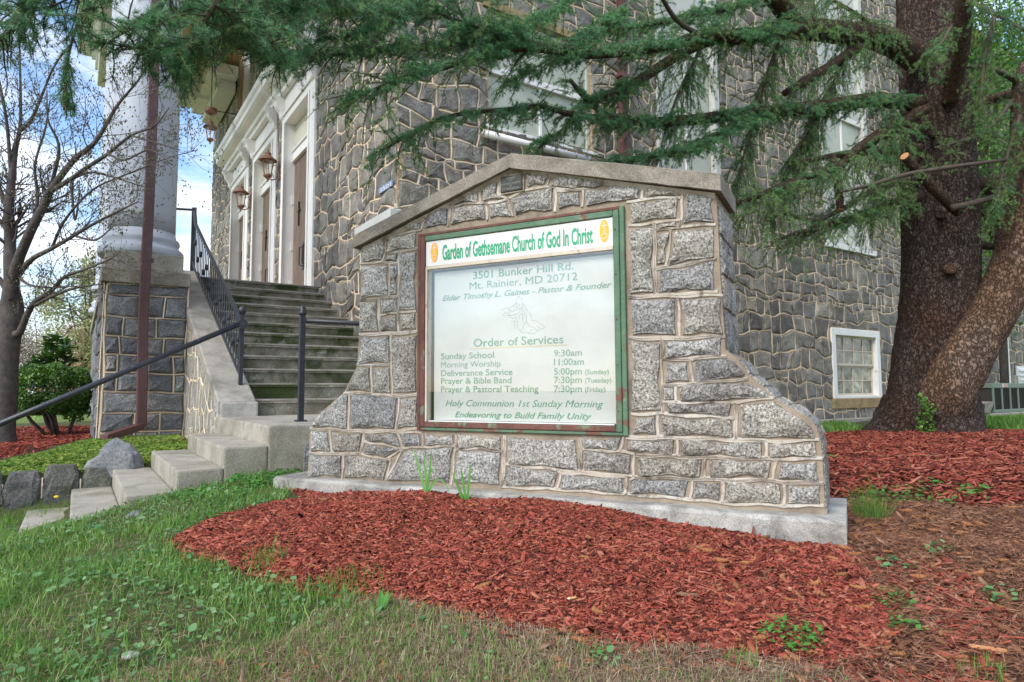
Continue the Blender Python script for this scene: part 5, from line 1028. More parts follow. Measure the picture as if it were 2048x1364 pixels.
# ------------------------------------------------------------ trees
def cat(pts, k=6):                            # smooth a polyline (Catmull-Rom) ; pts rows may hold extra columns
    A = np.array(pts, float); A = np.vstack([2*A[0]-A[1], A, 2*A[-1]-A[-2]]); o = []
    for i in range(1, len(A)-2):
        for t in np.arange(k)/k:
            o.append(.5*((2*A[i])+(A[i+1]-A[i-1])*t+(2*A[i-1]-5*A[i]+4*A[i+1]-A[i+2])*t*t+(-A[i-1]+3*A[i]-3*A[i+1]+A[i+2])*t**3))
    o.append(A[-2]); return np.array(o)
def limb3(px):                                # rows (px, py, depth, width px) -> 3d points and radii
    A = cat(px, 6); pts = [at(a[0], a[1], a[2]) for a in A]; rad = [max(.004, a[3]*a[2]/FPX/2) for a in A]; return pts, rad
def tube_np(mb, pts, rad, n=16, bump=.05, seed=0, flare=None):
    pts = [Vector(p) for p in pts]; m = len(pts); ref = None; vs = []
    for i, p in enumerate(pts):
        d = (pts[min(i+1, m-1)]-pts[max(i-1, 0)]).normalized()
        if ref is None: ref = Vector((1, 0, 0)) if abs(d.x) < .9 else Vector((0, 0, 1))
        a = (ref-d*ref.dot(d)).normalized(); b = d.cross(a); ref = a
        for j in range(n):
            t = 2*math.pi*j/n; r = rad[i]*(1+bump*(math.sin(3*t+i*.5+seed)*.5+math.sin(7*t-i*.9+seed*2)*.3+math.sin(5*t+i*1.7)*.3)+random.uniform(-.3, .3)*bump)
            if flare: r *= flare(i/(m-1), t)
            vs.append(p+a*(math.cos(t)*r)+b*(math.sin(t)*r))
    mb.add(vs, [(i*n+j, i*n+(j+1) % n, (i+1)*n+(j+1) % n, (i+1)*n+j) for i in range(m-1) for j in range(n)]+[tuple(range(n))[::-1], tuple(range((m-1)*n, m*n))])
tb = at(1852, 872, 8.9)
ced = thing('cedar_tree', (tb[0], tb[1], height(tb[:2])[0]), 'huge old cedar with flaking brown bark and long drooping needle boughs reaching over the sign', 'tree')
TD = 9.0
tr_ = [(1852, 885, TD, 226), (1856, 858, TD, 200), (1862, 820, TD, 176), (1866, 770, TD, 162), (1870, 700, TD, 156), (1875, 640, TD, 150), (1878, 560, TD, 143), (1879, 480, TD, 141), (1878, 400, TD, 142), (1876, 300, TD, 136), (1871, 200, TD, 130), (1862, 100, TD, 122), (1854, 0, TD, 116), (1845, -150, TD, 108), (1838, -330, TD, 98)]
def ridge(t, z): return .022*abs(math.sin(13*t+1.6*math.sin(z*.7+2*t)+.8*math.sin(z*2.1+5*t)))**.6+.016*abs(math.sin(z*1.9+2.5*math.sin(7*t)+t*3))**.5-.02
A = cat(tr_, 16); pts = [at(a[0], a[1], a[2]) for a in A]; rad = [a[3]*a[2]/FPX/2*(.95 if a[1] < 800 else 1) for a in A]
mb = MB(); tube_np(mb, pts, rad, 150, .012, 1, lambda s, t: 1+.16*max(0, 1-s*9)*math.sin(4*t+1)+.03*math.sin(3*t+s*9)+ridge(t, s*42)); mb.build('trunk', MT['bark'], ced, smooth=True)
st2 = [(1898, 860, 8.8, 70), (1893, 800, 8.6, 98), (1915, 745, 8.5, 96), (1948, 685, 8.5, 90), (1992, 612, 8.5, 84), (2024, 540, 8.5, 80), (2050, 470, 8.5, 78), (2080, 380, 8.5, 76), (2115, 250, 8.5, 72), (2150, 50, 8.5, 66)]
pts, rad = limb3(st2); mb = MB(); tube_np(mb, pts, rad, 90, .02, 3, lambda s, t: 1+ridge(t*.6, s*30)); mb.build('second_stem', MT['bark2'], ced, smooth=True)
def knot(px, py, d, r, mt_=MT['bark']):
    p = at(px, py, d); mb = MB(); ax = (-.1, -1, .1); mb.lathe(p, [(r*1.5, -.05), (r*1.25, .0), (r, .025), (r*.8, .012), (r*.45, .016), (.001, .01)], 18, axis=ax); mb.build('branch_scar', mt_, ced, smooth=True)
knot(1902, 537, 8.46, .06, MT['bark2']); knot(1883, 430, 8.5, .045); knot(1870, 265, 8.5, .05)
# branches: (points, needle style, density, twig length, hang)
# style: 0 plume (dense blue green), 1 airy weeping
BR = [
 ([(1830, 112, 8.6, 62), (1770, 78, 8.3, 52), (1700, 68, 8.0, 46), (1640, 60, 7.7, 44), (1585, 58, 7.4, 42), (1530, 66, 7.1, 26), (1470, 70, 6.8, 24), (1415, 82, 6.5, 24), (1360, 108, 6.2, 22), (1300, 146, 5.9, 20), (1250, 180, 5.6, 18), (1212, 196, 5.4, 14)], 1, 1., .42, .75),
 ([(1590, 50, 7.4, 36), (1565, 15, 7.2, 40), (1540, -15, 7.0, 38), (1500, -60, 6.8, 34)], 1, .3, .3, .4),
 ([(1600, 56, 7.4, 26), (1545, 60, 7.0, 26), (1480, 78, 6.5, 24), (1420, 66, 6.2, 22), (1340, 90, 5.7, 20), (1240, 103, 5.2, 22), (1165, 106, 4.9, 22), (1100, 98, 4.6, 19), (1020, 97, 4.3, 15), (950, 112, 4.1, 13), (890, 135, 3.9, 11), (820, 152, 3.7, 9), (750, 178, 3.5, 6), (690, 205, 3.4, 4)], 0, 1.9, .34, .3),
 ([(1420, 74, 6.2, 12), (1385, 62, 5.9, 11), (1350, 36, 5.6, 10), (1320, -10, 5.3, 8)], 1, .3, .3, .3),
 ([(1840, 208, 8.5, 34), (1790, 202, 8.3, 30), (1740, 200, 8.1, 29), (1660, 210, 7.7, 28), (1560, 222, 7.2, 26), (1480, 228, 6.8, 24), (1400, 238, 6.4, 22), (1320, 243, 6.0, 20), (1240, 240, 5.6, 17), (1197, 236, 5.3, 15), (1132, 226, 5.0, 12), (1081, 213, 4.8, 10), (1012, 219, 4.6, 9), (910, 230, 4.3, 8), (842, 256, 4.1, 6), (765, 300, 3.9, 3)], 0, 1.5, .34, .55),
 ([(1230, 240, 5.6, 12), (1197, 219, 5.5, 13), (1166, 191, 5.4, 12), (1140, 160, 5.3, 8)], 0, 1., .25, .4),
 ([(1730, 84, 8.1, 22), (1690, 112, 7.9, 20), (1640, 145, 7.6, 20), (1600, 168, 7.4, 18), (1570, 186, 7.2, 14)], 1, .9, .4, .9),
 ([(1850, 215, 8.5, 28), (1800, 250, 8.3, 27), (1760, 270, 8.1, 25), (1720, 295, 7.9, 20), (1680, 330, 7.6, 16), (1640, 345, 7.4, 14), (1562, 374, 7.0, 13), (1515, 392, 6.7, 12), (1475, 406, 6.5, 9)], 1, 1.2, .45, .6),
 ([(1840, 296, 8.5, 20), (1800, 300, 8.3, 18), (1730, 304, 8.0, 16), (1665, 312, 7.7, 13), (1600, 325, 7.4, 8)], 1, .8, .4, .8),
 ([(1840, 392, 8.5, 20), (1790, 405, 8.3, 18), (1740, 424, 8.1, 16), (1700, 437, 7.9, 14), (1640, 455, 7.6, 12), (1592, 467, 7.4, 9), (1560, 478, 7.2, 5)], 1, 1.2, .42, .4),
 ([(1840, 350, 8.5, 12), (1740, 385, 8.1, 11), (1680, 420, 7.8, 10), (1620, 440, 7.5, 9), (1540, 415, 7.2, 6)], 1, .8, .4, .4),
 ([(1493, 232, 6.8, 14), (1440, 268, 6.5, 15), (1380, 294, 6.2, 14), (1320, 308, 5.9, 11), (1250, 322, 5.6, 7), (1180, 332, 5.3, 3)], 0, 1.9, .34, .4),
 ([(1100, 96, 4.6, 10), (1080, 88, 4.5, 10), (1012, 73, 4.3, 9), (937, 48, 4.1, 7), (860, 25, 3.9, 6), (780, 25, 3.7, 5), (722, 24, 3.5, 4), (640, 26, 3.4, 4), (568, 28, 3.3, 3)], 0, 1.9, .32, .25),
 ([(995, 72, 4.3, 8), (903, 91, 4.1, 8), (830, 98, 3.9, 7), (760, 100, 3.7, 6), (680, 108, 3.5, 5), (600, 112, 3.3, 4), (530, 108, 3.1, 4), (470, 90, 3.0, 3), (420, 75, 2.95, 3)], 0, 2.0, .30, .25),
 ([(470, -40, 2.7, 12), (436, 0, 2.7, 12), (413, 35, 2.7, 11), (387, 73, 2.7, 8), (375, 113, 2.7, 6), (366, 150, 2.7, 4)], 0, 2.6, .26, .45),
 ([(430, 10, 2.7, 8), (480, 40, 2.75, 6), (520, 70, 2.8, 5), (560, 95, 2.85, 3)], 0, 2.4, .22, .3),
 ([(640, -60, 3.3, 7), (560, -10, 3.2, 7), (480, 5, 3.0, 7), (380, 20, 2.8, 6), (300, 40, 2.6, 5), (240, 70, 2.5, 3)], 0, 2.1, .28, .3),
 ([(400, 60, 2.7, 6), (370, 85, 2.65, 5), (320, 95, 2.6, 4), (270, 95, 2.55, 3), (200, 85, 2.5, 2)], 0, 2.0, .2, .3),
 ([(260, -40, 2.5, 7), (200, -10, 2.5, 7), (160, 40, 2.5, 6), (142, 90, 2.5, 5), (132, 150, 2.5, 4), (128, 220, 2.5, 2)], 0, 1.8, .16, .9),
 ([(190, -30, 2.5, 5), (110, 10, 2.5, 4), (60, 25, 2.5, 4), (0, 50, 2.5, 3), (-50, 80, 2.5, 2)], 0, 1.8, .2, .4),
 ([(40, -40, 2.4, 5), (42, 20, 2.4, 4), (20, 60, 2.4, 3), (-20, 90, 2.4, 2)], 0, 1.3, .2, .6),
 ([(870, -50, 4.1, 8), (820, -15, 3.9, 7), (740, -5, 3.7, 6), (660, -10, 3.5, 5), (560, 10, 3.3, 4), (500, 15, 3.2, 3)], 0, 1.8, .3, .3),
 ([(1540, -40, 7.0, 14), (1480, 8, 6.7, 14), (1380, 30, 6.3, 12), (1300, 48, 6.0, 10), (1220, 60, 5.7, 8), (1150, 70, 5.4, 5)], 0, 1.5, .34, .4),
 ([(1900, 205, 8.5, 30), (1912, 140, 8.2, 36), (1922, 70, 7.9, 36), (1930, 0, 7.6, 34), (1945, -80, 7.3, 30)], 1, .35, .3, .3),
 ([(1925, 212, 8.7, 22), (1965, 203, 8.8, 20), (2000, 193, 8.9, 18), (2030, 186, 9.0, 17)], 1, .7, .3, .5),
 ([(2040, 165, 8.6, 14), (2010, 148, 8.5, 12), (1970, 135, 8.4, 9), (1930, 133, 8.3, 7)], 1, .5, .3, .4),
 ([(2052, 130, 8.6, 26), (2040, 170, 8.6, 26), (2034, 250, 8.6, 25), (2036, 320, 8.6, 26), (2022, 390, 8.6, 28), (2008, 450, 8.6, 30), (2000, 520, 8.6, 24)], 1, .4, .3, .5),
 ([(2025, 200, 8.6, 8), (1985, 250, 8.4, 8), (1930, 280, 8.2, 7), (1870, 295, 8.0, 4)], 1, .4, .25, .3),
 ([(2030, 372, 8.5, 12), (1985, 395, 8.3, 12), (1930, 410, 8.1, 12), (1905, 415, 8.05, 14)], 1, .2, .2, .3),
 ([(2010, 320, 8.0, 7), (1930, 330, 7.8, 8), (1850, 342, 7.6, 9), (1800, 352, 7.5, 9), (1740, 370, 7.4, 8), (1680, 384, 7.3, 5)], 1, .15, .2, .3),
 ([(1935, 0, 7.5, 10), (1985, 25, 7.3, 7), (2048, 60, 7.1, 5)], 1, 1.2, .3, .4),
 ([(1905, 50, 7.8, 8), (1880, 90, 7.5, 6), (1850, 110, 7.3, 4)], 1, 2.2, .22, .6),
 ([(1930, 480, 9.3, 18), (1975, 492, 9.3, 16), (2020, 488, 9.3, 14)], 1, .3, .3, .3),
 ([(1940, 370, 9.2, 40), (1980, 372, 9.3, 34), (2040, 360, 9.5, 26)], 1, .6, .4, .3),
 ([(700, -60, 3.4, 6), (640, -10, 3.3, 6), (600, 40, 3.2, 5), (575, 90, 3.1, 4), (560, 130, 3.05, 3)], 0, 2.2, .24, .5),
 ([(350, -60, 2.7, 7), (330, 0, 2.7, 6), (300, 60, 2.7, 5), (285, 105, 2.7, 3)], 0, 2.2, .22, .5),
 ([(560, -50, 3.0, 7), (500, 0, 2.9, 7), (440, 50, 2.85, 6), (400, 90, 2.8, 4), (345, 130, 2.75, 3)], 0, 2.3, .26, .5),
 ([(150, -60, 2.5, 6), (90, -10, 2.5, 5), (60, 30, 2.5, 4), (20, 70, 2.5, 2)], 0, 1.8, .18, .6),
 ([(900, -30, 4.1, 7), (840, 5, 3.9, 6), (770, 40, 3.7, 5), (700, 70, 3.5, 4), (640, 80, 3.4, 3)], 0, 2.0, .3, .4),
 ([(1160, -20, 5.0, 9), (1110, 20, 4.8, 8), (1050, 45, 4.6, 7), (980, 60, 4.4, 5), (900, 62, 4.2, 3)], 0, 2.0, .32, .4),
 ([(1250, 10, 5.6, 9), (1200, 50, 5.3, 8), (1140, 90, 5.1, 6), (1080, 130, 4.9, 4), (1010, 165, 4.7, 3)], 0, 1.8, .34, .6),
 ([(1290, 150, 5.9, 9), (1240, 175, 5.7, 8), (1180, 200, 5.5, 6), (1120, 262, 5.3, 4), (1060, 290, 5.1, 2)], 0, 1.6, .30, .6),
 ([(1760, 60, 8.2, 10), (1700, 20, 7.9, 8), (1640, -10, 7.7, 6), (1580, -20, 7.5, 5)], 1, 1.6, .5, 1.0),
 ([(1700, 90, 8.0, 8), (1660, 180, 7.8, 7), (1610, 270, 7.6, 5), (1570, 330, 7.5, 3)], 1, 1.3, .45, 1.0),
 ([(1560, 80, 7.1, 8), (1530, 160, 7.0, 7), (1500, 260, 6.9, 5), (1480, 350, 6.8, 3)], 1, 1.5, .45, 1.0),
 ([(1400, 100, 6.3, 8), (1360, 180, 6.2, 6), (1330, 260, 6.1, 4)], 1, 1.5, .4, 1.0),
 ([(1640, 210, 7.7, 8), (1600, 290, 7.6, 7), (1560, 370, 7.5, 5), (1540, 430, 7.4, 3)], 1, 1.5, .4, 1.0),
 ([(1790, 200, 8.2, 8), (1770, 290, 8.1, 6), (1760, 370, 8.0, 4), (1740, 440, 7.9, 3)], 1, 1.4, .4, 1.0),
 ([(1990, 30, 7.6, 8), (1970, 120, 7.6, 6), (1960, 220, 7.6, 4)], 1, 1.4, .35, .8), ([(2040, 230, 8.0, 8), (2010, 330, 8.0, 6), (1990, 420, 8.0, 4)], 1, 1.6, .35, .9),
 ([(1990, 480, 9.6, 14), (1960, 420, 9.6, 10), (1950, 340, 9.6, 6)], 1, 1.4, .4, .6),
]
TW_V, TW_F = [], []; nv = 0
def twig_tube(store, pts, r0, r1):
    V_, F_ = store[0], store[1]; b = store[2][0]; pts = np.array(pts); n = len(pts)
    d = np.gradient(pts, axis=0); d /= np.linalg.norm(d, axis=1)[:, None]+1e-9
    a = np.cross(d, [.31, .17, .93]); a /= np.linalg.norm(a, axis=1)[:, None]+1e-9; c = np.cross(d, a); rr = np.linspace(r0, r1, n)[:, None]
    vs = np.stack([pts+a*rr, pts-a*rr*.5+c*rr*.87, pts-a*rr*.5-c*rr*.87], 1).reshape(-1, 3); V_.append(vs)
    i = np.arange(n-1)[:, None]*3; f = np.concatenate([np.stack([i+k, i+(k+1) % 3, i+3+(k+1) % 3, i+3+k], -1).reshape(-1, 4) for k in range(3)]); F_.append(f+b); store[2][0] += len(vs)
def needles(cs, ax, n_, ln, wd):
    """rosettes of needles: centres cs (m,3), axes ax (m,3)"""
    m_ = len(cs); a = np.cross(ax, [.3, .2, .9]); a /= np.linalg.norm(a, axis=1)[:, None]+1e-9; b = np.cross(ax, a)
    ph = rng.uniform(0, 2*np.pi, (m_, n_)); el = rng.uniform(-.1, 1.25, (m_, n_)); l = ln*rng.uniform(.65, 1.15, (m_, n_))
    d = a[:, None]*(np.cos(ph)*np.cos(el))[..., None]+b[:, None]*(np.sin(ph)*np.cos(el))[..., None]+ax[:, None]*np.sin(el)[..., None]
    sd = np.cross(d, rng.normal(size=(m_, n_, 3))); sd /= np.linalg.norm(sd, axis=2)[..., None]+1e-9; sd *= wd/2
    c = cs[:, None]+d*.002; V_ = np.stack([c+sd, c-sd, c+d*l[..., None]], 2).reshape(-1, 3); F_ = np.arange(len(V_)).reshape(-1, 3); return V_, F_
STORE_N = {}
for bi, (px, style, dens, tl, hang) in enumerate(BR):
    pts, rad = limb3(px); mb = MB(); tube_np(mb, pts, rad, 14 if px[0][3] > 14 else 8, .06, bi); bo = mb.build('branch', MT['limb'] if px[0][3] > 16 else MT['twig'], ced, smooth=True)
    A = np.array([tuple(p) for p in pts]); seg = np.linalg.norm(np.diff(A, axis=0), axis=1); cum = np.r_[0, np.cumsum(seg)]; Lb = cum[-1]
    store = ([], [], [0]); C_, X_, C2, X2 = [], [], [], []; n_tw = int(Lb*(38 if not style else 40)*dens); dm = px[0][2]*.5+px[-1][2]*.5
    bst = style; base_tl = tl
    for k in range(n_tw):
        style = int(rng.random() < (.82 if bst else .22)); tl = base_tl*((1.45 if bst else 1.15) if style else 1.25); hang_ = hang*(1.5 if style else 1.)
        s = rng.uniform(.04, 1)*Lb; i = min(np.searchsorted(cum, s)-1, len(A)-2); i = max(i, 0); f_ = (s-cum[i])/max(seg[i], 1e-6); p0 = A[i]+(A[i+1]-A[i])*f_; d0 = (A[i+1]-A[i])/max(seg[i], 1e-6)
        sidev = np.cross(d0, [0, 0, 1]); sidev /= np.linalg.norm(sidev)+1e-9; sg_ = rng.choice([-1, 1])
        taper = 1.0 if style else (1.-.55*(s/Lb))
        L_ = tl*rng.uniform(.35, 1.15)*taper
        if style: dr = sidev*sg_*rng.uniform(.15, .9)+d0*rng.uniform(.0, .7)+np.array([0, 0, rng.uniform(-hang_, .45)])
        else: dr = sidev*sg_*rng.uniform(.4, 1)+d0*rng.uniform(.4, 1.2)+np.array([0, 0, rng.uniform(-hang_*.8, .35)])
        dr /= np.linalg.norm(dr); n_ = 7; q = [p0]; v_ = dr.copy()
        for j in range(n_):
            v_ = v_+rng.normal(0, .10 if not style else .16, 3)+np.array([0, 0, -hang_*(.10 if not style else .20)]); v_ /= np.linalg.norm(v_); q.append(q[-1]+v_*L_/n_)
        q = np.array(q); twig_tube(store, q, .0035 if not style else .0045, .0014)
        sp_ = .015 if not style else .022
        for j in range(n_):
            m_ = max(1, int(L_/n_/sp_)); u_ = (np.arange(m_)+rng.random(m_))/m_; c = q[j]+(q[j+1]-q[j])*u_[:, None]
            if style and rng.random() < .18: continue
            dd = (q[j+1]-q[j])/(L_/n_); r3 = rng.normal(size=(m_, 3)); r3 -= (r3@dd)[:, None]*dd; r3 /= np.linalg.norm(r3, axis=1)[:, None]; r3[:, 2] += .55 if not style else .3; r3 += dd*.35; r3 /= np.linalg.norm(r3, axis=1)[:, None]; (C_ if not style else C2).append(c+r3*.003); (X_ if not style else X2).append(r3)
        # short side shoots on plumes
        if L_ > .12:
            for h_ in range(3 if not style else 2):
                j = rng.integers(1, n_); dd = (q[j]-q[j-1]); dd /= np.linalg.norm(dd); sv = np.cross(dd, [0, 0, 1])*rng.choice([-1, 1])+dd*.7+np.array([0, 0, rng.uniform(-.3-hang_*.4, .2)]); sv /= np.linalg.norm(sv); l2 = L_*rng.uniform(.25, .5); q2 = [q[j]]
                for _ in range(3): sv = sv+rng.normal(0, .12, 3)+[0, 0, -.08]; sv /= np.linalg.norm(sv); q2.append(q2[-1]+sv*l2/3)
                q2 = np.array(q2); twig_tube(store, q2, .002, .001); m_ = max(2, int(l2/sp_)); u_ = rng.random(m_)*3; ii = np.minimum(u_.astype(int), 2); c = q2[ii]+(q2[ii+1]-q2[ii])*(u_-ii)[:, None]; r3 = rng.normal(size=(m_, 3)); r3[:, 2] += .5; r3 /= np.linalg.norm(r3, axis=1)[:, None]; (C_ if not style else C2).append(c); (X_ if not style else X2).append(r3)
    if store[0]: np_mesh('twigs', np.concatenate(store[0]), np.concatenate(store[1]), MT['twig'], bo, kind='stuff')
    if bst and C2: k_ = rng.random(len(C2)) > .12; C2 = [c for c, k in zip(C2, k_) if k]; X2 = [c for c, k in zip(X2, k_) if k]
    for cs_, xs_, st_y in ((C_, X_, 0), (C2, X2, 1)):
        if not cs_: continue
        cs_ = np.concatenate(cs_); xs_ = np.concatenate(xs_); pp = np.array([proj(c) for c in cs_]); keep = (pp[:, 0] > -120) & (pp[:, 0] < 2170) & (pp[:, 1] > -150); cs_, xs_ = cs_[keep], xs_[keep]
        if len(cs_):
            nn_ = 13 if not st_y else 10; V_, F_ = needles(cs_, xs_, nn_, .030 if not st_y else .031, .0012+.00026*dm); tn = np.repeat(np.clip(rng.normal(.5, .24, len(cs_)), 0, 1), nn_)
            np_mesh('needle_foliage', V_, F_, MT['needle2'] if st_y else MT['needle'], bo, tn, 'stuff'); STORE_N[bi] = STORE_N.get(bi, 0)+len(F_)
print('needles', sum(STORE_N.values()))
def stub(px, name='cut_branch_stub'):
    pts, rad = limb3(px); mb = MB(); tube_np(mb, pts, rad, 12, .05, 4); o = mb.build(name, MT['limb'], ced, smooth=True)
    d = (Vector(pts[-1])-Vector(pts[-2])).normalized(); mb = MB(); mb.lathe(Vector(pts[-1]), [(rad[-1]*.96, -.002), (rad[-1]*.9, .004)], 14, axis=tuple(d)); mb.build('cut_face', MT['cut'], o)
stub([(1915, 425, 8.3, 18), (1895, 405, 8.15, 20), (1860, 370, 8.0, 20), (1830, 335, 7.9, 19), (1809, 312, 7.8, 18)])
stub([(1665, 310, 7.6, 14), (1672, 340, 7.6, 17), (1678, 380, 7.6, 16), (1680, 420, 7.55, 14)])
# ivy at the trunk foot
iv = thing('ivy', (tb[0], tb[1]-.5, height(tb[:2])[0]), 'dark glossy ivy climbing the foot of the cedar trunk', 'ivy')
def leafcloud(name, C, s, mt_, parent=None, kind='stuff', tint=None, flat=.6, asp=.6):
    n = len(C); a = rng.normal(size=(n, 3)); a /= np.linalg.norm(a, axis=1)[:, None]; b = rng.normal(size=(n, 3)); b -= (a*b).sum(1)[:, None]*a; b /= np.linalg.norm(b, axis=1)[:, None]
    s = (s*rng.uniform(.6, 1.3, n))[:, None]; c = np.cross(a, b)*s*.12
    V_ = np.stack([C-a*s*.5, C+b*s*asp*.5+c, C+a*s*.5, C-b*s*asp*.5+c], 1).reshape(-1, 3); return np_mesh(name, V_, np.arange(4*n).reshape(n, 4), mt_, parent, rng.random(n) if tint is None else tint, kind)
c = []
for path in ([(1845, 870), (1842, 840), (1852, 810), (1838, 792)], [(1862, 872), (1858, 835), (1866, 812)], [(1945, 870), (1948, 840), (1942, 800)]):
    for q in cat(path, 8): c += [at(q[0]+random.uniform(-9, 9), q[1]+random.uniform(-5, 5), 8.28 if q[0] < 1900 else 8.5) for _ in range(5)]
leafcloud('ivy_leaves', np.array(c), .05, MT['box'], iv, asp=.9)
# ---------------- dogwood, bare with buds
dgb = at(4, 888, 7.7)
dog = thing('dogwood_tree', (dgb[0], dgb[1], height(dgb[:2])[0]), 'bare dogwood with grey trunk and fine budding twigs at the left edge', 'tree')
DG = [[(3, 892, 7.7, 52), (4, 860, 7.7, 46), (8, 780, 7.7, 45), (12, 720, 7.7, 43), (20, 650, 7.7, 42), (24, 610, 7.7, 40), (22, 570, 7.6, 26), (20, 520, 7.6, 22), (20, 470, 7.6, 20), (18, 420, 7.5, 18), (24, 350, 7.5, 14), (30, 300, 7.5, 11), (40, 255, 7.4, 7), (41, 185, 7.4, 5), (39, 80, 7.4, 3), (38, -20, 7.4, 2)],
 [(24, 612, 7.7, 26), (31, 540, 7.5, 20), (60, 465, 7.3, 18), (90, 408, 7.2, 16), (102, 380, 7.1, 14), (148, 320, 7.0, 11), (191, 283, 6.9, 9), (234, 212, 6.9, 6), (277, 160, 6.8, 4), (302, 114, 6.8, 2)],
 [(102, 382, 7.1, 10), (142, 358, 7.0, 9), (172, 336, 6.9, 8), (215, 308, 6.8, 7), (262, 271, 6.7, 5), (308, 252, 6.6, 4), (339, 215, 6.6, 2)],
 [(142, 358, 7.0, 6), (180, 345, 6.9, 5), (215, 351, 6.8, 4), (292, 375, 6.6, 2)], [(142, 362, 7.0, 6), (150, 440, 7.0, 4), (160, 380, 6.9, 3)],
 [(18, 430, 7.5, 10), (0, 380, 7.5, 9), (-20, 340, 7.5, 8)], [(40, 262, 7.4, 7), (62, 240, 7.3, 7), (86, 185, 7.2, 5), (105, 139, 7.1, 4), (132, 100, 7.0, 2)], [(22, 350, 7.5, 8), (14, 250, 7.4, 6), (2, 180, 7.3, 5), (-10, 120, 7.3, 3)],
 [(28, 560, 7.6, 14), (62, 520, 7.4, 10), (102, 498, 7.2, 8), (148, 471, 7.0, 7), (185, 449, 6.9, 6), (246, 418, 6.7, 4), (277, 403, 6.6, 2)],
 [(26, 668, 7.7, 18), (40, 664, 7.6, 14), (55, 628, 7.5, 12), (71, 603, 7.4, 10), (102, 582, 7.3, 8), (129, 554, 7.1, 7), (172, 538, 6.9, 5), (215, 520, 6.8, 3), (240, 505, 6.7, 2)],
 [(71, 610, 7.4, 7), (108, 591, 7.2, 6), (154, 575, 7.0, 5), (205, 568, 6.9, 2)], [(31, 548, 7.6, 7), (60, 570, 7.4, 5), (110, 575, 7.2, 3), (154, 572, 7.0, 2)],
 [(102, 500, 7.2, 6), (130, 440, 7.0, 5), (185, 380, 6.8, 4), (250, 350, 6.6, 3), (330, 318, 6.4, 2), (395, 300, 6.3, 1.5)], [(60, 465, 7.3, 8), (75, 400, 7.3, 7), (70, 330, 7.2, 5), (90, 260, 7.2, 4), (100, 200, 7.2, 2)],
 [(20, 470, 7.6, 8), (-10, 430, 7.6, 7), (-40, 400, 7.6, 5)], [(24, 600, 7.6, 12), (0, 560, 7.6, 10), (-30, 530, 7.6, 8)], [(92, 406, 7.2, 8), (118, 300, 7.1, 6), (96, 240, 7.0, 4), (94, 180, 7.0, 2)],
 [(215, 308, 6.8, 5), (250, 320, 6.6, 4), (300, 300, 6.5, 3), (345, 330, 6.4, 2)], [(148, 471, 7.0, 5), (190, 480, 6.9, 4), (225, 455, 6.8, 2)], [(262, 271, 6.7, 4), (310, 285, 6.6, 3), (360, 300, 6.5, 2)]]
store = ([], [], [0]); buds = []
def sprout(p0, d0, L_, r, lev):
    n_ = 5; q = [p0]; v_ = d0/np.linalg.norm(d0)
    for j in range(n_): v_ = v_+rng.normal(0, .13, 3)+np.array([0, 0, .07]); v_ /= np.linalg.norm(v_); q.append(q[-1]+v_*L_/n_)
    q = np.array(q); twig_tube(store, q, r, r*.5)
    if lev > 0:
        for _ in range(rng.integers(2, 5)):
            j = rng.integers(1, n_+1); dd = q[j]-q[j-1]; dd /= np.linalg.norm(dd); sd = rng.normal(size=3); sd -= (sd@dd)*dd; sd /= np.linalg.norm(sd); sprout(q[j], dd*.7+sd*.7, L_*rng.uniform(.45, .75), r*.55, lev-1)
    buds.append((q[-1], v_))
    if lev == 0 and rng.random() < .6: buds.append((q[3]+rng.normal(0, .008, 3), v_))
for k, px in enumerate(DG):
    pts, rad = limb3(px); mb = MB(); tube_np(mb, pts, rad, 20 if k == 0 else 9, .04, k); mb.build('trunk' if k == 0 else 'limb', MT['dbark'], dog, smooth=True)
    A = np.array([tuple(p) for p in pts]); n_sp = int(sum(np.linalg.norm(np.diff(A, axis=0), axis=1))*9)
    for _ in range(n_sp):
        i = rng.integers(len(A)//4 if k else len(A)//2, len(A)-1); dd = A[i+1]-A[i]; dd /= np.linalg.norm(dd); sd = rng.normal(size=3); sd -= (sd@dd)*dd; sd /= np.linalg.norm(sd)
        sprout(A[i], dd*.6+sd*.8, rng.uniform(.18, .5), max(.0028, rad[i]*.3), 2)
np_mesh('twigs', np.concatenate(store[0]), np.concatenate(store[1]), MT['dbark'], dog)
B = np.array([b_[0] for b_ in buds]); D_ = np.array([b_[1] for b_ in buds]); oc = np.array([(1, 0, 0), (-1, 0, 0), (0, 1, 0), (0, -1, 0), (0, 0, 1.3), (0, 0, -1.6)])*.0085; nb_ = len(B)
np_mesh('flower_buds', (B[:, None]+oc[None]*rng.uniform(.6, 1.3, (nb_, 1, 1))).reshape(-1, 3), (np.array([(0, 2, 4), (2, 1, 4), (1, 3, 4), (3, 0, 4), (2, 0, 5), (1, 2, 5), (3, 1, 5), (0, 3, 5)])[None]+np.arange(nb_)[:, None, None]*6).reshape(-1, 3), MT['bud'], dog)
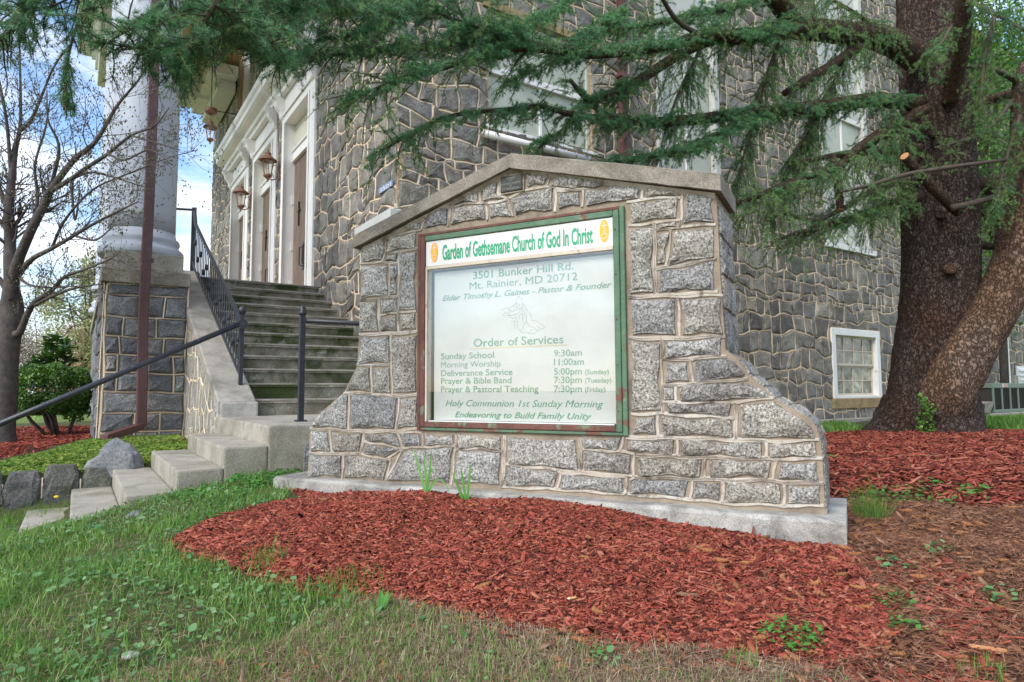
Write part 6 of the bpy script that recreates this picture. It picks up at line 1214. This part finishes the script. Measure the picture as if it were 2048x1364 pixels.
# ---------------- topiary boxwood, rhododendron, trees beyond
def gz(x, y): return height((x, y))[0]
def fill_ell(c, r, n, shell=.55, flat=1.):
    d = rng.normal(size=(n, 3)); d /= np.linalg.norm(d, axis=1)[:, None]; k = (shell+(1-shell)*rng.random(n)**.5); q = d*k[:, None]; q[:, 2] = np.sign(q[:, 2])*np.abs(q[:, 2])**flat
    return np.array(c)+q*np.array(r)*(1+.06*np.sin(q[:, :1]*9+q[:, 1:2]*7))
bx = at(115, 875, 8.76); bx = np.array([bx[0], bx[1]]); bz = gz(*bx)
bush = thing('boxwood_bush', (bx[0], bx[1], bz), 'clipped round boxwood on bare multiple stems in dark red mulch', 'bush')
cc_ = at(97, 783, 8.76); C = fill_ell((cc_[0], cc_[1], cc_[2]+.02), (.54, .52, .36), 26000, .7, .7); C = C[C[:, 2] > cc_[2]-.31]
low_ = at(150, 822, 8.8); C = np.r_[C, fill_ell(low_, (.2, .2, .16), 900, .3)]
leafcloud('foliage', C, .034, MT['box'], bush, asp=.7)
mb = MB()
for k in range(11):
    a_ = random.uniform(0, 6.28); p0 = Vector((bx[0]+.10*math.cos(a_), bx[1]+.10*math.sin(a_), bz-.02)); p2 = Vector((cc_[0]+.36*math.cos(a_), cc_[1]+.36*math.sin(a_), cc_[2]-.10)); pm = (p0+p2)/2+Vector((random.uniform(-.05, .05), random.uniform(-.05, .05), -.04)); mb = MB(); mb.tube([p0, pm, p2], [.022, .016, .009], 7); mb.build('stem', MT['dbark'], bush, smooth=True)
rb = at(95, 850, 10.2); rb = np.array([rb[0], rb[1]]); rho = thing('rhododendron', (rb[0], rb[1], gz(*rb)), 'leafy rhododendron with upright glossy whorls rising behind the boxwood', 'shrub')
c = []; 
for (px, py) in ((112, 680), (96, 692), (130, 690), (118, 712), (92, 720), (136, 722), (75, 728), (110, 735), (122, 745), (88, 745), (100, 760), (128, 705), (70, 742), (105, 702)):
    o = at(px, py, 10+random.uniform(-.25, .25))
    for k in range(40): d = rng.normal(size=3); d[2] = abs(d[2])*.5; d /= np.linalg.norm(d); c.append((o+rng.normal(0, .025, 3), d))
P0 = np.array([x[0] for x in c]); D0 = np.array([x[1] for x in c]); sd = np.cross(D0, [0, 0, 1]); sd /= np.linalg.norm(sd, axis=1)[:, None]; l = rng.uniform(.12, .2, len(c))[:, None]
V_ = np.stack([P0, P0+D0*l*.5+sd*l*.17+[0, 0, .01], P0+D0*l-[0, 0, .01], P0+D0*l*.5-sd*l*.17+[0, 0, .01]], 1).reshape(-1, 3); np_mesh('leaves', V_, np.arange(len(V_)).reshape(-1, 4), MT['rhodo'], rho, rng.random(len(c)))
for (px, py) in ((112, 690), (96, 705), (130, 700), (75, 735)):
    o = at(px, py, 10); mb = MB(); mb.tube([(rb[0], rb[1], gz(*rb)), ((rb[0]+o[0])/2+.05, rb[1], (gz(*rb)+o[2])/2), tuple(o)], [.03, .02, .012], 6); mb.build('stem', MT['dbark'], rho, smooth=True)
def bgtree(px, base_y, d, w_px, y0, y1, mt_, n, s, label, cat_='tree', trunkw=10, name='background_tree', shell=.1):
    b = at(px, base_y, d); g = gz(b[0], b[1]); t_ = thing(name, (b[0], b[1], g), label, cat_)
    top_ = at(px, y0, d)[2]; bot = at(px, y1, d)[2]; r = w_px*d/FPX/2; cz = (top_+bot)/2
    mb = MB(); tw = trunkw*d/FPX/2; mb.tube([(b[0], b[1], g-.1), (b[0]+tw, b[1], (g+cz)/2), (b[0], b[1], cz)], [tw, tw*.8, tw*.6], 8); mb.build('trunk', MT['dbark'], t_, smooth=True)
    C = []; 
    for k in range(16):
        a_ = random.uniform(0, 6.28); rr = r*random.uniform(.1, .75); q = np.array([b[0]+rr*math.cos(a_), b[1]+rr*math.sin(a_), random.uniform(bot, top_-.1*(top_-bot))]); mb = MB(); mb.tube([(b[0], b[1], cz-(cz-g)*random.uniform(.1, .6)), tuple((np.array([b[0], b[1], cz])+q)/2), tuple(q)], [tw*.4, tw*.25, tw*.1], 5); mb.build('limb', MT['dbark'], t_)
        C.append(fill_ell(q, (r*.38, r*.38, (top_-bot)*.2), n//16, shell))
    leafcloud('foliage', np.concatenate(C), s, mt_, t_); return t_
bgtree(165, 830, 22, 170, 520, 720, MT['pale'], 9000, .10, 'pale yellow green budding tree behind the boxwood, left of the pier')
bgtree(175, 830, 32, 210, 650, 800, MT['pink'], 12000, .13, 'pinkish brown blossoming tree low behind the boxwood')
bgtree(70, 825, 45, 240, 600, 800, MT['tan'], 9000, .14, 'bare tan tree far beyond the lawn at left', trunkw=6)
bgtree(10, 825, 60, 200, 640, 810, MT['tan'], 7000, .2, 'distant grey brown bare tree beside the left edge', trunkw=5)
bgtree(150, 830, 70, 300, 690, 815, MT['pink'], 9000, .25, 'distant reddish tree beyond the pale budding tree', trunkw=4)
bgtree(235, 835, 40, 200, 560, 800, MT['pale'], 6000, .16, 'far budding tree hidden behind the stone pier')
pts, rad = limb3([(196, 672, 12, 9), (175, 690, 12, 9), (160, 712, 12, 8), (140, 735, 12, 6)])
mb = MB(); 
lt = bgtree(2010, 800, 17, 330, -160, 560, MT['leafy'], 15000, .11, 'leafy green tree behind the cedar at the right edge', trunkw=16, shell=.05)
lt2 = bgtree(2120, 800, 13, 200, -60, 420, MT['leafy'], 4000, .10, 'green tree just outside the right edge', trunkw=12, shell=.05)
# ------------------------------------------------------------ lanterns
def lantern(par, base, s=1., chain=False):
    """base = centre of the lamp's lower ring; a six sided tapered coach lamp"""
    B_ = Vector(base); n_ = 6
    def lat(name, prof, m_, n__=6, sm=False): mb = MB(); mb.lathe(B_, [(r*s, h*s) for r, h in prof], n__); return mb.build(name, m_, par, smooth=sm)
    lat('finial_bottom', [(.004, -.13), (.02, -.11), (.012, -.09), (.03, -.07), (.05, -.04), (.075, -.03), (.08, 0), (.07, .015)], MT['copper'], 14, True)
    for k in range(6):
        a_ = 2*math.pi*k/6; p0 = B_+Vector((math.cos(a_)*.068, math.sin(a_)*.068, .01))*s; p1 = B_+Vector((math.cos(a_)*.115, math.sin(a_)*.115, .27))*s; mb = MB(); mb.tube([p0, p1], .006*s, 5); mb.build('frame_bar', MT['copper'], par)
    lat('glass_shade', [(.066, .015), (.112, .268)], MT['glass'])
    lat('cage_ring', [(.118, .262), (.124, .27), (.118, .28)], MT['copper'])
    lat('roof', [(.115, .278), (.165, .275), (.16, .29), (.11, .33), (.06, .37), (.05, .40), (.065, .41), (.045, .43), (.015, .45), (.022, .47), (.006, .50), (.002, .52)], MT['copper'], 18, True)
    lat('candle', [(.012, .02), (.012, .11), (.008, .13)], MT['bulb'], 8); lat('bulb', [(.008, .13), (.02, .16), (.014, .2), (.002, .22)], MT['bulb'], 8, True)
for (px, py, u, lab) in ((533, 350, 12.95, 'copper wall lantern between the first and second doors'), (479, 411, 15.48, 'copper wall lantern between the second and third doors')):
    zb_ = onU(px, py, u)[1]; v = CV-.24; base = P(u, v, zb_); t_ = thing('wall_lantern', P(u, CV, zb_), lab, 'lantern', 'copper lanterns by the church doors'); lantern(t_, base, 1.05)
    mb = MB(); mb.box((u-.05, zb_-.05, .005), (u+.05, zb_+.33, .045), FW); mb.build('back_plate', MT['copper'], t_, bevel=.008)
    mb = MB(); pts = [FW(u, zb_-.06+.10*math.sin(a_)+.02, .24-.20*(a_/3.1)*1.0) for a_ in np.linspace(0, 3.1, 7)]; mb.tube([FW(u, zb_-.06, .24), FW(u, zb_-.085, .16), FW(u, zb_-.05, .09), FW(u, zb_+.03, .04)], .012, 6)
    mb.tube([FW(u, zb_-.03, .12), FW(u, zb_+.08, .17), FW(u, zb_+.20, .14), FW(u, zb_+.24, .08), FW(u, zb_+.20, .06), FW(u, zb_+.12, .045)], .008, 6); mb.build('scroll_arm', MT['copper'], t_, smooth=True)
u = 15.5; v = onU(422, 222, u)[0]; z1 = onU(422, 222, u)[1]; zb_ = onU(420, 280, u)[1]+.02
t_ = thing('hanging_lantern', P(u, v, zb_), 'copper lantern hanging on a chain from the porch ceiling', 'lantern'); lantern(t_, P(u, v, zb_), .95)
mb = MB(); mb.tube([P(u, v, z1+.05), P(u, v, 8.55)], .012, 6); mb.build('ceiling_rod', MT['iron'], t_)
mb = MB(); mb.lathe(P(u, v, z1), [(.05, -.09), (.12, -.05), (.14, 0), (.13, .05), (.05, .06)], 14); mb.build('junction_box', MT['copper'], t_, smooth=True)
mb = MB(); mb.tube([P(u, v, z1+.02), P(u+.2, CV, z1+.16)], .012, 6); mb.build('wall_brace', MT['iron'], t_)
zt_ = zb_+.495
for k in range(6): mb = MB(); mb.tube([P(u, v, zt_+k*(z1-.09-zt_)/6), P(u, v, zt_+(k+.8)*(z1-.09-zt_)/6)], .006, 5); mb.build('chain_link', MT['iron'], t_)
# ------------------------------------------------------------ air conditioner on its pad
def AC(a, b, h): return P(a, b, h)
gz0 = -.45; av0, _z = onU(1988, 800, 6.25); 
ac = thing('air_conditioner', P(6.25, av0+.6, -.6), 'grey green outdoor air conditioning unit on a pad at the church wall, right edge', 'air conditioner')
zt = onU(1988, 766, 6.25)[1]; zl = onU(1988, 824, 6.25)[1]; av1 = av0+2.0
mb = MB(); mb.box((6.10, av0-.2, -.8), (7.1, av1+.3, zl-.03), P); mb.build('pad', MT['conc'], ac, bevel=.01)
mb = MB(); mb.box((6.29, av0+.04, zl), (6.9, av1-.04, zt-.06), P); mb.build('coil_body', MT['dark'], ac)
mb = MB(); mb.box((6.25, av0, zt-.12), (6.95, av1, zt), P); mb.box((6.25, av0, zl-.03), (6.95, av1, zl+.05), P); mb.build('casing', MT['acgreen'], ac, bevel=.01)
for k in range(5): a_ = av0+(av1-av0-.06)*k/4; mb = MB(); mb.box((6.255, a_, zl+.05), (6.285, a_+.06, zt-.12), P); mb.build('corner_post', MT['acgreen'], ac)
for k in range(26): zz = zl+.06+(zt-.2-zl)*k/26; mb = MB(); mb.box((6.272, av0+.06, zz), (6.288, av1-.06, zz+.006), P); mb.build('grille_slat', MT['dark'], ac)
bv = onU(2008, 771, 6.24)[0]; mb = MB(); mb.box((6.235, bv-.06, zt-.10), (6.249, bv+.22, zt-.02), P); bdg = mb.build('badge', MT['head'], ac)
mb = MB(); mb.box((6.230, bv-.055, zt-.038), (6.234, bv+.215, zt-.024), P); mb.box((6.230, bv-.055, zt-.096), (6.234, bv+.215, zt-.082), P); mb.build('badge_stripe', MT['ledpaint'], bdg)
text('RUUD', bv-.045, zt-.076, .045, MT['iron'], 'badge_lettering', f=lambda a, b, h: P(6.2335, a, b), width=.25, parent=bdg, off=.001)
t_ = thing('drain_trough', P(6.4, av0-.6, -.55), 'small grey metal trough lying beside the air conditioner pad', 'trough')
mb = MB(); zz = zl-.02; mb.add([P(6.3, av0-.85, zz), P(6.3, av0-.1, zz), P(6.6, av0-.1, zz), P(6.6, av0-.85, zz), P(6.22, av0-.98, zz+.22), P(6.22, av0-.06, zz+.26), P(6.7, av0-.06, zz+.26), P(6.7, av0-.98, zz+.22)], [(3, 2, 1, 0), (0, 1, 5, 4), (1, 2, 6, 5), (2, 3, 7, 6), (3, 0, 4, 7)]); mb.build('trough_body', MT['conc'], t_)
# ------------------------------------------------------------ boulder and loose stones
def rocky(name, c, r, label, rot=0, seed=0, mt_='rock', sharp=1.):
    rnd = random.Random(seed); bm = bmesh.new(); bmesh.ops.create_icosphere(bm, subdivisions=3, radius=1); nz = [Vector((rnd.gauss(0, 1), rnd.gauss(0, 1), rnd.gauss(0, 1))).normalized() for _ in range(9)]; cut = [rnd.uniform(.55, .85) for _ in nz]
    for v in bm.verts:
        for n_, k in zip(nz, cut):
            d = v.co.dot(n_)
            if d > k: v.co -= n_*(d-k)*sharp
        v.co += v.co.normalized()*rnd.uniform(-.02, .02); v.co = Vector((v.co.x*r[0], v.co.y*r[1], v.co.z*r[2])); v.co.rotate(Matrix.Rotation(rot, 3, 'Z'))
    me = bpy.data.meshes.new(name); bm.to_mesh(me); bm.free(); o = link(name, me, MT[mt_]); o.location = c; return tag(o, label, 'rock')
g = gpt(222, 945); gzz = gz(*g)
mb = MB(); prof = [(-.28, .0), (-.20, .06), (-.11, .12), (-.06, .22), (.02, .25), (.12, .19), (.20, .12), (.23, .0)]
bo_ = MB(); rows_ = []; rnd = random.Random(2)
for k, dy in enumerate((-.11, -.08, -.02, .05, .10)):
    f_ = (.55, .85, 1, .9, .5)[k]; rows_ += [(a*(.8+.2*f_)+rnd.uniform(-.012, .012), dy+.05*a, (b*f_+rnd.uniform(-.01, .01) if b > 0 else -.06)) for a, b in prof]
bo_.add(rows_, [(i*8+j, i*8+j+1, i*8+9+j, i*8+8+j) for i in range(4) for j in range(7)]+[tuple(range(8)), tuple(range(32, 40))[::-1]])
bo_.v = [(g[0]-.0+a*.98, g[1]+.05+b-a*.08, gzz+z*1.0) for a, b, z in bo_.v]; o = bo_.build('boulder', MT['rock'], None, bevel=.012, seg=2)
md = o.modifiers.new('rough', 'SUBSURF'); md.subdivision_type = 'SIMPLE'; md.levels = md.render_levels = 2; tx = bpy.data.textures.new('rock_rough', 'CLOUDS'); tx.noise_scale = .07; d2 = o.modifiers.new('d', 'DISPLACE'); d2.texture = tx; d2.strength = .03; d2.mid_level = .5
tag(o, 'grey pointed boulder on the mossy terrace edge beside the steps', 'boulder')
for (px, py, r, lab) in ((270, 1032, .05, 'dark half buried stone at the foot of the lowest step'), (222, 1010, .04, 'small dark stone against the lower step side'), (85, 1040, .05, 'low grey stone in the grass at the bottom step')):
    q = gpt(px, py); rocky('loose_stone', (q[0], q[1], gz(*q)), (r, r*.8, r*.6), lab, 0, px)
q = gpt(262, 1316); rocky('pale_stone', (q[0], q[1], gz(*q)+.008), (.028, .02, .014), 'pale flat stone in the lawn near the bottom left', .2, 8, 'plinth')
# ------------------------------------------------------------ daffodil shoots
def strap_leaf(mb, base, tip, bend, w_):
    b, t_ = Vector(base), Vector(tip); n_ = 8; side = Vector((SD[0], SD[1], 0)); vs = []
    for i in range(n_+1):
        k = i/n_; p = b.lerp(t_, k)+Vector(bend)*math.sin(math.pi*k); ww = w_*(1-.15*k)*(1-k**6); vs += [p-side*ww, p+Vector((SN[0], SN[1], 0))*ww*.35, p+side*ww]
    mb.add(vs, [(i*3+k, i*3+k+1, i*3+4+k, i*3+3+k) for i in range(n_) for k in range(2)])
MT['daff'] = M('daffodil_leaf', [(.10, .30, .06), (.17, .42, .08)], 6, .45, 0, trans=.25)
for (px, py, lvs, lab) in ((853, 990, [((820, 893), (0, 0, .0)), ((868, 893), (.004, 0, 0)), ((846, 905), (0, 0, 0)), ((899, 988), (.0, 0, .085)), ((877, 938), (-.01, 0, .05))], 'taller daffodil shoot with a drooping leaf in the mulch before the sign'), (931, 992, [((906, 940), (0, 0, 0)), ((943, 925), (.003, 0, 0)), ((926, 930), (0, 0, 0)), ((913, 955), (0, 0, .01))], 'shorter daffodil shoot, right of the taller one')):
    a_, _ = onS(px, py, 2.80); p0 = S(a_, 0, 2.80); z0 = gz(p0[0], p0[1]); t_ = thing('daffodil_shoot', (p0[0], p0[1], z0), lab, 'plant', 'daffodil shoots in the front mulch')
    for (tx_, ty_), bend in lvs:
        q = onS(tx_, ty_, 2.80); mb = MB(); mb.keep = True; strap_leaf(mb, (p0[0]+random.uniform(-.008, .008), p0[1], z0-.01), S(q[0], q[1], 2.80+random.uniform(-.03, .03)), bend, .008); mb.build('leaf', MT['daff'], t_, smooth=True)
# dandelion-like broad weed at the rim of the bed
g = gpt(762, 1235); t_ = thing('broad_leaf_weed', (g[0], g[1], gz(*g)), 'broad leaved weed with upright pale leaves at the lower rim of the mulch', 'weed')
for k in range(9):
    a_ = k*.75+.3; up = .075 if k < 3 else .02; L_ = .07; mb = MB(); mb.keep = True; n_ = 6; d = Vector((math.cos(a_), math.sin(a_), 0)); s_ = Vector((-d.y, d.x, 0)); vs = []
    for i in range(n_+1):
        f_ = i/n_; w_ = .014*math.sin(math.pi*min(1, f_*.9+.08))*(1 if i % 2 else .75); p = Vector((g[0], g[1], gz(*g)))+d*L_*f_*(.5 if k < 3 else 1)+Vector((0, 0, up*f_)); vs += [p-s_*w_, p+Vector((0, 0, -.004)), p+s_*w_]
    mb.add(vs, [(i*3+j, i*3+j+1, i*3+4+j, i*3+3+j) for i in range(n_) for j in range(2)]); mb.build('leaf', MT['clover'], t_)
# ------------------------------------------------------------ fallen cedar cones (catkins), one thing each
def cone_mesh(seed):
    rnd = random.Random(seed); mb = MB(); n_, m_ = 11, 7; bend = rnd.uniform(-.018, .018); vs = []
    for i in range(n_):
        f_ = i/(n_-1); r = .0068*(math.sin(math.pi*min(1, f_*.92+.06))**.5)*(1.16 if i % 2 else .84)
        for j in range(m_): a_ = 2*math.pi*j/m_+(i % 2)*.4; vs.append(((f_-.5)*.052, math.cos(a_)*r+bend*math.sin(math.pi*f_), math.sin(a_)*r+.006))
    mb.tt = rnd.random(); mb.add(vs, [(i*m_+j, i*m_+(j+1) % m_, (i+1)*m_+(j+1) % m_, (i+1)*m_+j) for i in range(n_-1) for j in range(m_)]+[tuple(range(m_))[::-1], tuple(range((n_-1)*m_, n_*m_))]); return mb
protos = []
for k in range(6): o = cone_mesh(k).build('fallen_cone', MT['cone'], None); protos.append(o.data); bpy.data.objects.remove(o)
def cone_density(q): return np.where(q[:, 0] > .6, 1, .22)*near(q, 2.2)
q = np.r_[pts_in(LITTER, 120, lambda q: near(q, 2.4)), pts_in(BED, 95, cone_density), pts_in(SOIL, 45, near)]
for i, (x, y) in enumerate(q):
    o = bpy.data.objects.new('fallen_cone', protos[i % 6]); COL.objects.link(o); o.location = (x, y, gz(x, y)+.006); o.rotation_euler = (random.uniform(-.2, .2), random.uniform(-.25, .25), random.uniform(0, 6.28)); s_ = random.uniform(.7, 1.25); o.scale = (s_,)*3
    tag(o, *(('curled brown cedar cone on the bare needle litter at right', 'cone', 'cedar cones on the needle litter') if i < 120 else ('curled brown cedar cone half sunk in the front red mulch', 'cone', 'cedar cones in the front mulch') if i < 215 else ('curled brown cedar cone on the dry soil below the mulch', 'cone', 'cedar cones on the dry soil')))
# cigarette end, long splinter, pale leaf
def lay_on(px, py, l, r, m_, name, label, cat_, yaw, n_=8, flat=1.):
    g = gpt(px, py); z = gz(*g)+.022; d = Vector((math.cos(yaw), math.sin(yaw), .08))*l/2; mb = MB(); mb.tube([Vector((g[0], g[1], z))-d, Vector((g[0], g[1], z))+d], r, n_); o = mb.build(name, m_, None); return tag(o, label, cat_)
g = gpt(1142, 1212); cg = thing('cigarette_end', (g[0], g[1], gz(*g)), 'cigarette end with tan filter lying on the red mulch', 'litter'); z = gz(*g)+.02; d = Vector((math.cos(.5), math.sin(.5), 0))
mb = MB(); mb.tube([Vector((g[0], g[1], z))-d*.006, Vector((g[0], g[1], z))+d*.02], .004, 8); mb.build('filter', M('filter_paper', [(.62, .36, .12)], 20), cg); mb = MB(); mb.tube([Vector((g[0], g[1], z))-d*.012, Vector((g[0], g[1], z))-d*.0062], .004, 8); mb.build('paper_stub', MT['white'], cg)
def plank(px, py, l, w_, yaw, m_, name, label):
    g = gpt(px, py); z = gz(*g)+.016; mb = MB(); d = Vector((math.cos(yaw), math.sin(yaw), 0)); s_ = Vector((-d.y, d.x, 0)); c = Vector((g[0], g[1], z)); u_ = Vector((0, 0, .004))
    pts = [c-d*l/2, c-d*l*.2-s_*w_/2, c+d*l*.35-s_*w_*.45, c+d*l/2, c+d*l*.3+s_*w_/2, c-d*l*.3+s_*w_*.4]; mb.add([p-u_ for p in pts]+[p+u_ for p in pts], [tuple(range(6))[::-1], tuple(range(6, 12))]+[(i, (i+1) % 6, 6+(i+1) % 6, 6+i) for i in range(6)]); return tag(mb.build(name, m_, None), label, 'wood chip')
plank(1375, 1202, .065, .013, -.25, MT['litter'], 'bark_flake', 'long tan bark flake in the middle of the red mulch'); plank(1450, 1306, .085, .010, .28, MT['chip'], 'long_splinter', 'long red splinter at the lower edge of the mulch'); plank(1975, 1310, .085, .009, -.45, MT['cut'], 'wood_splinter', 'pale orange splinter near the bottom right corner'); plank(1580, 1190, .02, .012, 1.2, MT['cut'], 'yellow_chip', 'small yellow wood chip near the plinth corner'); plank(1840, 915, .35, .018, -.1, MT['litter'], 'dead_stick', 'dry stick lying on the far red mulch'); plank(395, 1335, .05, .016, -.7, MT['litter'], 'dry_leaf', 'dry tan leaf in the grass at bottom left')
# dandelion beside the steps
g = gpt(125, 1020); t_ = thing('dandelion', (g[0], g[1], gz(*g)), 'yellow dandelion on a long bent stalk before the edging stones', 'flower'); tp = at(113, 994, g[1]-.05)
mb = MB(); mb.tube([(g[0]+.08, g[1], gz(*g)), ((g[0]+tp[0])/2, g[1], tp[2]-.03), tuple(tp)], .003, 5); mb.build('stalk', MT['clover'], t_); mb = MB(); mb.lathe(tp, [(.004, -.008), (.018, 0), (.016, .008), (.004, .012)], 10); mb.build('flower_head', M('yellow_petal', [(.75, .5, .02)], 30), t_)
# parked car and fence far left
def car(px, d, label):
    b = at(px, 815, d); z = gz(b[0], b[1]); c_ = thing('parked_car', (b[0], b[1], z), label, 'car')
    def cf(a, h, s): return (b[0]+a, b[1]+s, z+h)
    pr_ = [(-2.1, .3), (2.1, .3), (2.15, .7), (1.3, .92), (.7, 1.42), (-1.0, 1.45), (-1.8, .95), (-2.15, .85)]
    mb = MB(); mb.prism(pr_, lambda a, h, s: cf(a, h, s), -.85, .85); mb.build('body', MT['carb'], c_, bevel=.08, seg=2)
    for w0 in ([(-.95, .95), (-.1, .95), (-.1, 1.36), (-.85, 1.36)], [(0, .95), (1.05, .95), (.62, 1.36), (0, 1.36)]): mb = MB(); mb.prism(w0, lambda a, h, s: cf(a, h, s), -.87, -.855); mb.build('side_window', MT['dark'], c_)
    for a in (-1.3, 1.35):
        for s in (-.86, .86): mb = MB(); mb.lathe(cf(a, .33, s), [(.33, -.1), (.33, .1)], 16, axis=(0, 1, 0)); mb.build('wheel', MT['rubber'], c_)
car(36, 42, 'silver blue car parked far beyond the lawn behind the dogwood'); car(78, 46, 'second parked car far beyond the lawn, right of the dogwood trunk')
fe = thing('wooden_fence', (-18, 26, EYE-.75), 'low brown post and rail fence across the far lawn', 'fence')
for k in range(14):
    x = -26+k*1.5; y = 27-k*.35; z = gz(x, y); mb = MB(); mb.box((x-.06, y-.06, z-.1), (x+.06, y+.06, z+1.0), None); mb.build('post', MT['litter'], fe)
    if k < 13:
        x2 = x+1.5; y2 = y-.35; z2 = gz(x2, y2)
        for h_ in (.45, .85): mb = MB(); mb.tube([(x, y, z+h_), (x2, y2, z2+h_)], .045, 5); mb.build('rail', MT['litter'], fe)
